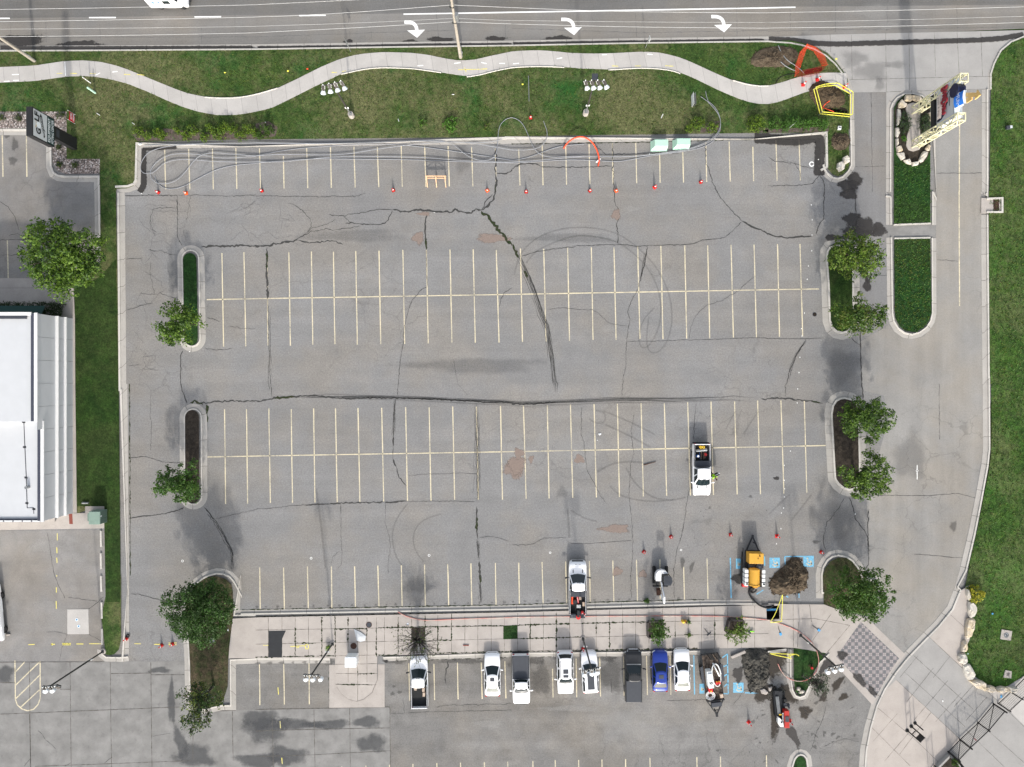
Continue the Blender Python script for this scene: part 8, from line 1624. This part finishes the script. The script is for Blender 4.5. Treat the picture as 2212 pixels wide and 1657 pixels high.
for x, y in ((150, 305), (208, 330), (215, 545), (227, 808), (235, 1028), (295, 1080)): p = E(*T1(0, 2, x, y), Z2-.25); a.box(p, (.34, .2, .10))
a.build('conduit_block', 'galv', rc)
a = MB(); p = E(*T1(0, 2, 250, 890), Z2-.2); a.cyl(p, p+Vector((0, 0, .5)), .16, n=12); a.build('roof_vent', 'galv', SH)
AW = MB(); p0 = E(-60, 664, 3.2); p1 = E(tpx(0, 365), 664, 3.2); AW.add([(X0, YN+.02, 3.4), (p1.x, YN+.02, 3.4), (p1.x, YN+1.15, 2.7), (X0, YN+1.15, 2.7), (X0, YN+1.15, 2.45), (p1.x, YN+1.15, 2.45)], [(0, 1, 2, 3), (3, 2, 5, 4)]); AW.build('awning', 'awning_green', SH)
a = MB(); a.cyl((XE-2.5, YN+.1, 0), (XE-2.5, YN+.1, 4.2), .05, n=8); a.build('downpipe', 'galv', SH)
# ================================================================ TREES AND SHRUBS
def rdir():
    z = rnd.uniform(-1, 1); a = rnd.random()*2*PI; s = math.sqrt(1-z*z); return Vector((s*math.cos(a), s*math.sin(a), z))
def leaves(mb, c, r, n, size, mis, flat=.75, up=.9):
    for _ in range(n):
        d = rdir(); p = c+Vector((d.x, d.y, d.z*flat))*r*(rnd.random()**.45)
        nr = (rdir()+Vector((0, 0, up))+d*.5).normalized(); t1 = nr.orthogonal().normalized(); t1 = (Matrix.Rotation(rnd.random()*2*PI, 3, nr) @ t1); t2 = nr.cross(t1)
        s = size*rnd.uniform(.6, 1.35); w = s*rnd.uniform(.38, .6)
        mb.add([p-t1*s*.5, p+t2*w*.5-nr*s*.06, p+t1*s*.5, p-t2*w*.5-nr*s*.06], [(0, 1, 2, 3)], rnd.choice(mis))
def tree(label, base, crown, R, zc, H, n=110, leaf=.30, per=26, mats=('leaf_a', 'leaf_b', 'leaf_c'), bark='bark', gaps=0, squash=1.0, cr=.62, name='tree', group=None, base_z=.1, ell=(1, 1), bare=0, tr=.14, weights=(0, 0, 1, 1, 1, 2, 2)):
    R *= 1.08; n = int(n*1.45); leaf *= 1.08; b = Vector((base.x, base.y, base_z)); c = Vector((crown.x, crown.y, zc)); t = thing(name, label, 'tree', b, 0, group)
    limbs = MB(); top = b.lerp(c, .55)+Vector((0, 0, .2))
    limbs.tube([b, b.lerp(top, .5)+Vector((rnd.uniform(-.05, .05), rnd.uniform(-.05, .05), 0)), top], tr, 8, rr=[tr*1.25, tr, tr*.75])
    cr_ = MB(); tops = []
    hole = [(rnd.random()*2*PI, rnd.uniform(.35, .55)) for _ in range(gaps)]
    i = 0; tries = 0
    ph = rnd.random()*6; lob = [rnd.uniform(.8, 1.18) for _ in range(9)]
    while i < n and tries < n*20:
        tries += 1
        d = rdir(); f = rnd.random()**.5
        az = math.atan2(d.y, d.x); lb = lob[int((az+PI)/(2*PI)*8.99)]
        if d.z < -.45 and rnd.random() < .7: continue
        if any(abs((az-a_+PI) % (2*PI)-PI) < w_ and f*math.hypot(d.x, d.y) > .35 for a_, w_ in hole): continue
        hgt = (H-zc) if d.z > 0 else (zc-b.z)*.62
        p = c+Vector((d.x*R*ell[0]*lb*f, d.y*R*ell[1]*lb*f, d.z*hgt*f*squash))
        tops.append(p); i += 1
        hi = (p.z-c.z)/max(.1, H-zc)
        mi = [w for w in weights]
        if rnd.random() < .35: mi = [rnd.choice((0, 1, 2))]*3+[1]
        leaves(cr_, p, cr*rnd.uniform(.55, 1.15), int(per*rnd.uniform(.6, 1.3)), leaf, mi, .55)
    for p in rnd.sample(tops, min(len(tops), 26 if not bare else 60)):
        m = top.lerp(p, .5)+Vector((rnd.uniform(-.2, .2), rnd.uniform(-.2, .2), rnd.uniform(0, .25)))
        limbs.tube([top.lerp(b, rnd.random()*.3), m, p], tr*.3, 5, rr=[tr*.5, tr*.28, tr*.08])
        if bare:
            for _ in range(4):
                q = p+rdir()*rnd.uniform(.3, .8); limbs.tube([m.lerp(p, rnd.random()), q], .012, 4, rr=[.018, .006])
    limbs.build('trunk', bark, t); cr_.build('crown', list(mats), t); return t
PT = lambda c, r, x, y, z: E(*T1(c, r, x, y), z)
MAPLE = ('leaf_a', 'leaf_b', 'leaf_c')
TG = 'leafy trees on the parking islands'
tree('large spiky-edged maple overhanging the shop lot and side lawn', G(193, 572), PT(0, 1, 560, 570, 4.2), 4.15, 4.2, 7.4, n=250, leaf=.30, per=30, mats=MAPLE, cr=.75, ell=(1.0, .92), group=TG, tr=.2, weights=(0, 0, 0, 1, 1, 2))
tree('tree with a gap in its crown at the foot of the upper left island', G(416, 700), PT(0, 1, 1555, 1145, 3.1), 2.5, 3.1, 5.4, n=105, leaf=.26, per=26, mats=MAPLE, gaps=2, cr=.55, group=TG, ell=(1, .95), weights=(0, 0, 1, 1, 2))
tree('two-lobed tree at the foot of the lower left mulch island', G(415, 1035), PT(0, 2, 1555, 862, 3.1), 2.45, 3.1, 5.4, n=100, leaf=.26, per=26, mats=('leaf_b', 'leaf_d', 'leaf_c'), gaps=2, cr=.55, group=TG, ell=(1, .98))
tree('full round tree at the top of the upper right island', G(1828, 565), PT(3, 1, 785, 560, 3.4), 2.65, 3.4, 5.9, n=150, leaf=.25, per=26, mats=('leaf_olive', 'leaf_a', 'leaf_c'), cr=.55, group=TG, ell=(1.0, .93))
tree('ragged tree with spread branches at the bottom of the upper right island', G(1820, 683), PT(3, 1, 765, 1050, 3.3), 2.65, 3.3, 5.6, n=120, leaf=.25, per=24, mats=('leaf_olive', 'leaf_b', 'leaf_c'), gaps=2, cr=.5, group=TG, ell=(1.08, .86))
tree('dense dark tree at the top of the lower right mulch island', G(1836, 905), PT(3, 2, 825, 300, 3.4), 2.6, 3.4, 5.9, n=160, leaf=.24, per=26, mats=('leaf_a', 'leaf_b', 'leaf_c'), cr=.52, group=TG, ell=(1.03, .9), weights=(0, 1, 1, 2, 2))
tree('split tree with a notch at the bottom of the lower right mulch island', G(1842, 1018), PT(3, 2, 845, 790, 3.3), 2.6, 3.3, 5.7, n=125, leaf=.25, per=25, mats=('leaf_b', 'leaf_a', 'leaf_c'), gaps=1, cr=.52, group=TG, ell=(.98, .9), weights=(0, 1, 1, 2, 2))
tree('broad green tree beside the brown heap at the drive bend', G(1832, 1268), PT(3, 3, 810, 160, 3.6), 3.0, 3.6, 6.2, n=190, leaf=.25, per=27, mats=('leaf_d', 'leaf_b', 'leaf_c'), cr=.55, group=TG, ell=(1.0, .98), weights=(0, 0, 1, 1, 2))
tree('big round dark green tree at the head of the lower left island', G(462, 1296), PT(0, 3, 1738, 300, 3.9), 3.55, 3.9, 7.3, n=300, leaf=.24, per=28, mats=('leaf_d', 'leaf_e', 'leaf_c'), cr=.62, group=TG, ell=(1.0, .95), tr=.2)
tree('thin half-bare tree hanging over the foot of the lower left island', G(462, 1480), PT(0, 3, 1720, 1110, 3.2), 2.85, 3.2, 5.4, n=90, leaf=.25, per=18, mats=('leaf_olive', 'leaf_c', 'leaf_grey'), gaps=2, cr=.55, group=TG, ell=(.85, 1.05), bare=1)
tree('mostly bare vase-shaped tree in the walkway in front of the pickup with boxes', G(903, 1371), PT(1, 3, 1395, 590, 3.0), 2.4, 3.0, 4.6, n=70, leaf=.17, per=5, mats=('leaf_grey', 'leaf_c', 'leaf_olive'), bark='bark_grey', cr=.42, ell=(1.0, .9), bare=1, base_z=.15)
tree('leafy young tree in the square planter', Vector((PC1.x+.1, PC1.y, 0)), PT(2, 3, 1265, 485, 2.3), 1.15, 2.3, 3.5, n=52, leaf=.22, per=16, mats=('leaf_d', 'leaf_b', 'leaf_c'), cr=.36, base_z=.5, ell=(.95, 1.25), tr=.06)
tree('leaning olive-green young tree in the skewed planter', Vector((PC2.x-.2, PC2.y+.1, 0)), PT(2, 3, 1950, 495, 2.3), 1.2, 2.3, 3.4, n=46, leaf=.20, per=14, mats=('leaf_olive', 'leaf_a', 'leaf_b'), cr=.36, base_z=.7, ell=(.95, 1.2), tr=.06)
tree('small grey sparse tree leaning off the grass tip by the drill rig', G(1731, 1459), PT(3, 3, 430, 935, 2.3), 1.15, 2.3, 3.6, n=46, leaf=.19, per=10, mats=('leaf_grey', 'leaf_grey', 'leaf_c'), bark='bark_grey', cr=.38, bare=1, tr=.07)
# shrubs
def shrub(label, c, r, x, y, rad, h=.9, mats=('leaf_shrub', 'leaf_b', 'leaf_c'), leaf=.15, dens=1.0, name='shrub', group='round shrubs along the north lot kerb', ell=(1, 1), zb=.1):
    p = E(*T1(c, r, x, y), h*.5); R = rad*S/3.996*1.12; h *= 1.15; b = Vector((p.x, p.y, zb)); t = thing(name, label, 'shrub', b, 0, group)
    a = MB(); n = int(20*dens+R*R*60*dens)
    for _ in range(n):
        d = rdir(); d.z = abs(d.z); f = rnd.random()**.4; q = b+Vector((d.x*R*f*ell[0], d.y*R*f*ell[1], .08+d.z*h*f)); leaves(a, q, .20, 12, leaf, (0, 0, 0, 1, 1, 2), .8, .7)
    a.build('foliage', list(mats), t); s = MB()
    for _ in range(6): d = rdir(); s.tube([b, b+Vector((d.x*R*.7, d.y*R*.7, h*.7))], .02, 4, rr=[.03, .01])
    s.build('stems', 'bark', t); return t
names1 = ['leftmost shrub of the north kerb row', 'shrub second from the left, close to the kerb', 'low shrub third from the left in the row', 'small dim shrub beside the third', 'faint thin shrub alone in the left group gap', 'shrub near the kerb right of the gap', 'taller bright shrub right of the gap', 'single shrub on bare soil by the kerb', 'shrub starting the dense left thicket', 'widest shrub of the dense left thicket', 'upper shrub of the dense left thicket', 'middle shrub of the dense left thicket', 'kerbside shrub of the dense left thicket', 'bright shrub near the right of the thicket', 'last shrub of the dense left thicket']
for lb, (x, y, r_) in zip(names1, ((1200, 1140, 48), (1280, 1178, 36), (1352, 1142, 36), (1402, 1168, 34), (1528, 1128, 18), (1605, 1170, 36), (1660, 1122, 42), (1760, 1182, 36), (1822, 1112, 44), (1890, 1160, 52), (1940, 1100, 44), (2005, 1112, 44), (2080, 1172, 44), (2140, 1112, 44), (2196, 1142, 40))): shrub(lb, 0, 0, x, y, r_)
for lb, x, y, r_ in (('dark shrub with a white stake below the four-head lamp post', 92, 1122, 60), ('low shrub left of the staked one', 28, 1170, 28)): shrub(lb, 1, 0, x, y, r_, mats=('leaf_b', 'leaf_c', 'leaf_c'))
shrub('small pale clump alone on the lawn by the kerb', 1, 0, 1440, 1062, 32, .5, ('leaf_fresh', 'leaf_b', 'leaf_c'), dens=.6); shrub('spreading bright clump in the middle of the lawn', 1, 0, 1688, 1078, 66, .6, ('leaf_fresh', 'leaf_fresh', 'leaf_b'), leaf=.2, dens=.7); shrub('faint clump near the arched conduit', 1, 0, 1992, 1100, 42, .4, ('leaf_olive', 'leaf_b', 'leaf_c'), dens=.3)
for lb, x, y, r_, d_ in (('dark shrub left of the conduit loop', 1605, 1070, 60, 1), ('small shrub at the kerb above the right cabinet', 1522, 1120, 30, .8), ('shrub tucked inside the conduit loop', 1732, 1102, 46, 1), ('big round yellow-green shrub alone by the kerb', 2110, 1066, 76, 1.2)): shrub(lb, 2, 0, x, y, r_, 1.0 if r_ > 70 else .8, ('leaf_shrub', 'leaf_b', 'leaf_c'), dens=d_)
for lb, x, y, r_ in (('first round shrub of the right-hand row', 62, 1066, 56), ('smaller second shrub of the right-hand row', 150, 1090, 40), ('third shrub of the right-hand row, under a white stick', 236, 1055, 48), ('fourth shrub of the right-hand row', 320, 1072, 48), ('fifth shrub of the right-hand row, touching the tape', 402, 1058, 42), ('last shrub of the right-hand row at the kerb corner', 475, 1078, 50)): shrub(lb, 3, 0, x, y, r_, 1.0, ('leaf_fresh', 'leaf_d', 'leaf_c'))
for lb, x, y, r_ in (('grey-green shrub at the left edge of the gravel', 20, 1015, 26), ('low shrub in the gravel left of the shop sign', 160, 1017, 28), ('pale green shrub in the gravel right of the shop sign', 527, 1000, 30), ('thin shrub in the gravel at the foot of the shop sign', 520, 1272, 24), ('dark shrub in the lower gravel, left of two', 515, 1420, 26), ('dark shrub in the lower gravel, right of two', 652, 1424, 26)): shrub(lb, 0, 0, x, y, r_, .45, ('leaf_grey', 'leaf_olive', 'leaf_c'), dens=.7, group='shrubs in the gravel bed')
shrub('dark juniper left of the pylon plinth', 3, 0, 1170, 1065, 68, .9, ('leaf_grey', 'leaf_e', 'leaf_e'), .13, 1.6, 'juniper', 'junipers under the pylon', (.80, 1.42)); shrub('dark juniper right of the pylon plinth', 3, 0, 1343, 1062, 64, .9, ('leaf_grey', 'leaf_e', 'leaf_e'), .13, 1.6, 'juniper', 'junipers under the pylon', (.80, 1.42)); shrub('small bright weed below the left juniper', 3, 0, 1165, 1200, 24, .3, ('leaf_fresh', 'leaf_d', 'leaf_c'), .16, .6, 'weed_clump', None)
shrub('golden yellow bush at the top of the boulder wall', 3, 3, 1802, 165, 70, 1.0, ('leaf_gold', 'leaf_gold', 'leaf_lime'), .2, .8, 'shrub', None); shrub('green shrub in the raised planter soil', 3, 3, 1590, 1590, 34, .7, ('leaf_b', 'leaf_c', 'leaf_grey'), .2, .6, 'shrub', None, zb=.5)
shrub('small weed tuft by the walkway kerb left of the excavator', 2, 3, 1165, 225, 18, .3, ('leaf_fresh', 'leaf_b', 'leaf_c'), .16, .6, 'weed_clump', 'weed tufts in the walkway', zb=.02); shrub('weed tuft growing at the lamp post footing on the walk', 1, 3, 625, 622, 16, .4, ('leaf_lime', 'leaf_fresh', 'leaf_b'), .16, .6, 'weed_clump', 'weed tufts in the walkway', zb=.15); shrub('weed tuft beside the yellow pots', 2, 3, 1522, 402, 10, .3, ('leaf_fresh', 'leaf_b', 'leaf_c'), .14, .6, 'weed_clump', 'weed tufts in the walkway', zb=.15); shrub('weed tuft on a joint between the planters', 2, 3, 1520, 512, 16, .3, ('leaf_olive', 'leaf_fresh', 'leaf_b'), .14, .5, 'weed_clump', 'weed tufts in the walkway', zb=.15)
# clipped hedge by the shop awning
a = MB(); hp = E(60, 666, .9)
for _ in range(900): q = Vector((rnd.uniform(G(-40, 0).x, G(tpx(0, 512), 0).x*.985), rnd.uniform(YN+.15, YN+1.75), rnd.uniform(.1, 1.25))); leaves(a, q, .22, 7, .16, (0, 0, 1, 2), .8)
H_ = thing('hedge', 'dark clipped hedge between the shop wall and its walk', 'hedge', (hp.x, YN+.9, .12)); a.build('foliage', ['leaf_hedge', 'leaf_c', 'leaf_hedge'], H_)
a = MB()
for k in range(5): x = G(-30+k*36, 0).x; a.tube([(x, YN+.9, .1), (x+.1, YN+.9, .9)], .03, 5)
a.build('stems', 'bark', H_)
# rough grass: tufts standing up out of the lawns
def tufts(name, poly, n, hgt, ms, box_, skip=()):
    a = MB(); k = 0
    while k < n:
        x, y = rnd.uniform(box_[0], box_[2]), rnd.uniform(box_[1], box_[3])
        if not inside((x, y), poly) or any(inside((x, y), s) for s in skip): k += .2; continue
        p = G(x, y, .10); k += 1; mi = rnd.randrange(len(ms))
        for _ in range(3):
            d = rdir(); d.z = abs(d.z)+.35; h = hgt*rnd.uniform(.4, 1.3); sd = Vector((-d.y, d.x, 0)).normalized()*.035; q = p+Vector((rnd.uniform(-.1, .1), rnd.uniform(-.1, .1), 0))
            a.add([q-sd, q+sd, q+d.normalized()*h], [(0, 1, 2)], mi)
    return tag(a.build(name, ms), None, None, None, 'stuff')
path_poly = top+bot[::-1]
tufts('grass_tufts', LAWN_N, 9000, .14, ['leaf_c', 'leaf_olive', 'leaf_d', 'leaf_b'], (-20, 80, 1840, 400), (path_poly,))
tufts('weed_tufts', LAWN_E, 6500, .20, ['leaf_d', 'leaf_fresh', 'leaf_c', 'leaf_olive'], (2010, 70, 2230, 1500))
tufts('grass_tufts', [(x, y) for x, y in MED_A], 900, .16, ['leaf_d', 'leaf_c', 'leaf_fresh'], (1925, 350, 2010, 490)); tufts('grass_tufts', MED_B, 1300, .16, ['leaf_d', 'leaf_c', 'leaf_fresh', 'leaf_olive'], (1925, 510, 2012, 720))
# ================================================================ THE WORKER
def skin_figure(name, verts, edges, radii, mats, parent, root=0, sub=1):
    me = bpy.data.meshes.new(name); me.from_pydata(verts, edges, []); me.update(); o = bpy.data.objects.new(name, me); COL.objects.link(o); o.parent = parent
    for m in mats: me.materials.append(MAT[m])
    sk = o.modifiers.new('skin', 'SKIN'); sk.use_smooth_shade = True
    if not me.skin_vertices: me.attributes
    lay = me.skin_vertices[0].data
    for i, r in enumerate(radii): lay[i].radius = (r, r) if not isinstance(r, tuple) else r; lay[i].use_root = i == root
    ss = o.modifiers.new('sub', 'SUBSURF'); ss.levels = sub; ss.render_levels = sub
    bpy.context.view_layer.update(); dg = bpy.context.evaluated_depsgraph_get(); m2 = bpy.data.meshes.new_from_object(o.evaluated_get(dg)); o.modifiers.clear(); o.data = m2; bpy.data.meshes.remove(me); m2.name = name
    return o
wl = E(tpx(2, 1738), ROWY[2]+790/3.996, 1.1)
PE = thing('person', 'worker in a lime hi-vis shirt bending into the open driver door', 'person', (wl.x, wl.y, 0), PI+.45)
# local: faces +y; hips at .92, leaning forward
J = dict(pel=(0, -.06, .93), wai=(0, .02, 1.08), che=(0, .16, 1.28), nek=(0, .30, 1.44), hed=(0, .40, 1.54), top=(0, .46, 1.66))
V = [J['pel'], J['wai'], J['che'], J['nek'], J['hed'], J['top']]; Eg = [(0, 1), (1, 2), (2, 3), (3, 4), (4, 5)]; Rr = [(.155, .12), (.145, .105), (.175, .115), .06, (.085, .10), (.07, .085)]
def chain(st, pts, rs):
    p = st
    for q, r in zip(pts, rs): V.append(q); Eg.append((p, len(V)-1)); Rr.append(r); p = len(V)-1
    return p
for s in (-1, 1):
    chain(0, [(s*.10, -.05, .84), (s*.12, -.02+s*.05, .50), (s*.12, -.08+s*.05, .10), (s*.13, .08+s*.05, .05)], [.092, .062, .042, .04])
    w_ = chain(2, [(s*.20, .20, 1.33), (s*.30, .26, 1.10), (s*.24, .46, 1.00)], [.062, .046, .034])
    h_ = chain(w_, [(s*.23, .54, .985)], [(.034, .020)])
    for k in range(4): chain(h_, [(s*(.205+.018*k), .60, .98-.004*k), (s*(.205+.018*k), .635+.006*(k in (1, 2)), .955)], [.0095, .008])
    chain(w_, [(s*.20, .52, .97), (s*.19, .56, .955)], [.011, .009])
o = skin_figure('body', V, Eg, Rr, ['skin', 'hi_vis', 'dark_cloth'], PE)
for p in o.data.polygons:
    z = p.center.z; y = p.center.y
    m_ = 0
    if z < .98 and y < .34: m_ = 2
    elif z < 1.42 and y < .34 and abs(p.center.x) < .36: m_ = 1
    p.material_index = m_; p.use_smooth = True
a = MB(); a.ball((0, .45, 1.585), .112, 14, 8, 0, z0=-.25, sc=(.92, 1.05, 1.0), M=Matrix.Rotation(-.5, 3, 'X')); a.build('hair', 'hair_dark', PE, world=False)
a = MB(); M_ = Matrix.Rotation(-.45, 3, 'X')
for s in (-1, 1): a.ball((s*.035, .50, 1.53), .012, 6, 4)
a.ball((0, .525, 1.50), .016, 6, 4); a.box((0, .505, 1.465), (.05, .012, .012))
for s in (-1, 1): a.ball((s*.092, .42, 1.53), .028, 6, 4, sc=(.4, .7, 1))
a.build('face', 'skin', PE, world=False)
a = MB()
for s in (-1, 1): a.box((s*.13, .04+s*.05, .05), (.10, .28, .10))
a.build('boots', 'matte_black', PE, world=False, bevel=.03)
a = MB(); a.tube([(.17*math.cos(k*PI/10), .10+.125*math.sin(k*PI/10)+.02, 1.18+.05*math.sin(k*PI/10)) for k in range(20)], .014, 5, closed=True); a.build('reflective_band', 'sign_white', PE, world=False)
# ================================================================ CAMERA AND LIGHT
cam = bpy.data.cameras.new('camera'); co = bpy.data.objects.new('camera', cam); COL.objects.link(co); SC.camera = co
co.location = (0, 0, CAMH); co.rotation_euler = (0, 0, 0)
cam.sensor_fit = 'HORIZONTAL'; cam.sensor_width = 36; cam.lens = 36*CAMH/(2211*S); cam.clip_start = .5; cam.clip_end = 3000
EL, AZ = math.radians(27.5), math.radians(-4.5)
sd = Vector((math.sin(math.radians(4.5)), -math.cos(math.radians(4.5)), 0))*math.cos(EL)+Vector((0, 0, math.sin(EL)))
su = bpy.data.lights.new('sun', 'SUN'); su.energy = SUN_E; su.angle = math.radians(2.0); su.color = (1.0, .95, .88)
so_ = bpy.data.objects.new('sun', su); COL.objects.link(so_); so_.rotation_euler = sd.to_track_quat('Z', 'Y').to_euler(); so_.location = sd*60
w = bpy.data.worlds.new('World'); SC.world = w; w.use_nodes = True
nt = w.node_tree; bg = nt.nodes['Background']; sk = nt.nodes.new('ShaderNodeTexSky'); sk.sky_type = 'NISHITA'; sk.sun_disc = False
sk.sun_elevation = EL; sk.sun_rotation = math.radians(180-4.5); sk.air_density = 1.0; sk.dust_density = 3.0; sk.ozone_density = 1.0
hs = nt.nodes.new('ShaderNodeHueSaturation'); hs.inputs['Saturation'].default_value = .45; nt.links.new(sk.outputs[0], hs.inputs['Color']); nt.links.new(hs.outputs[0], bg.inputs[0]); bg.inputs[1].default_value = SKY_E
SC.view_settings.view_transform = 'Standard'; SC.view_settings.look = 'None'; SC.view_settings.gamma = 1; SC.view_settings.exposure = EXPO
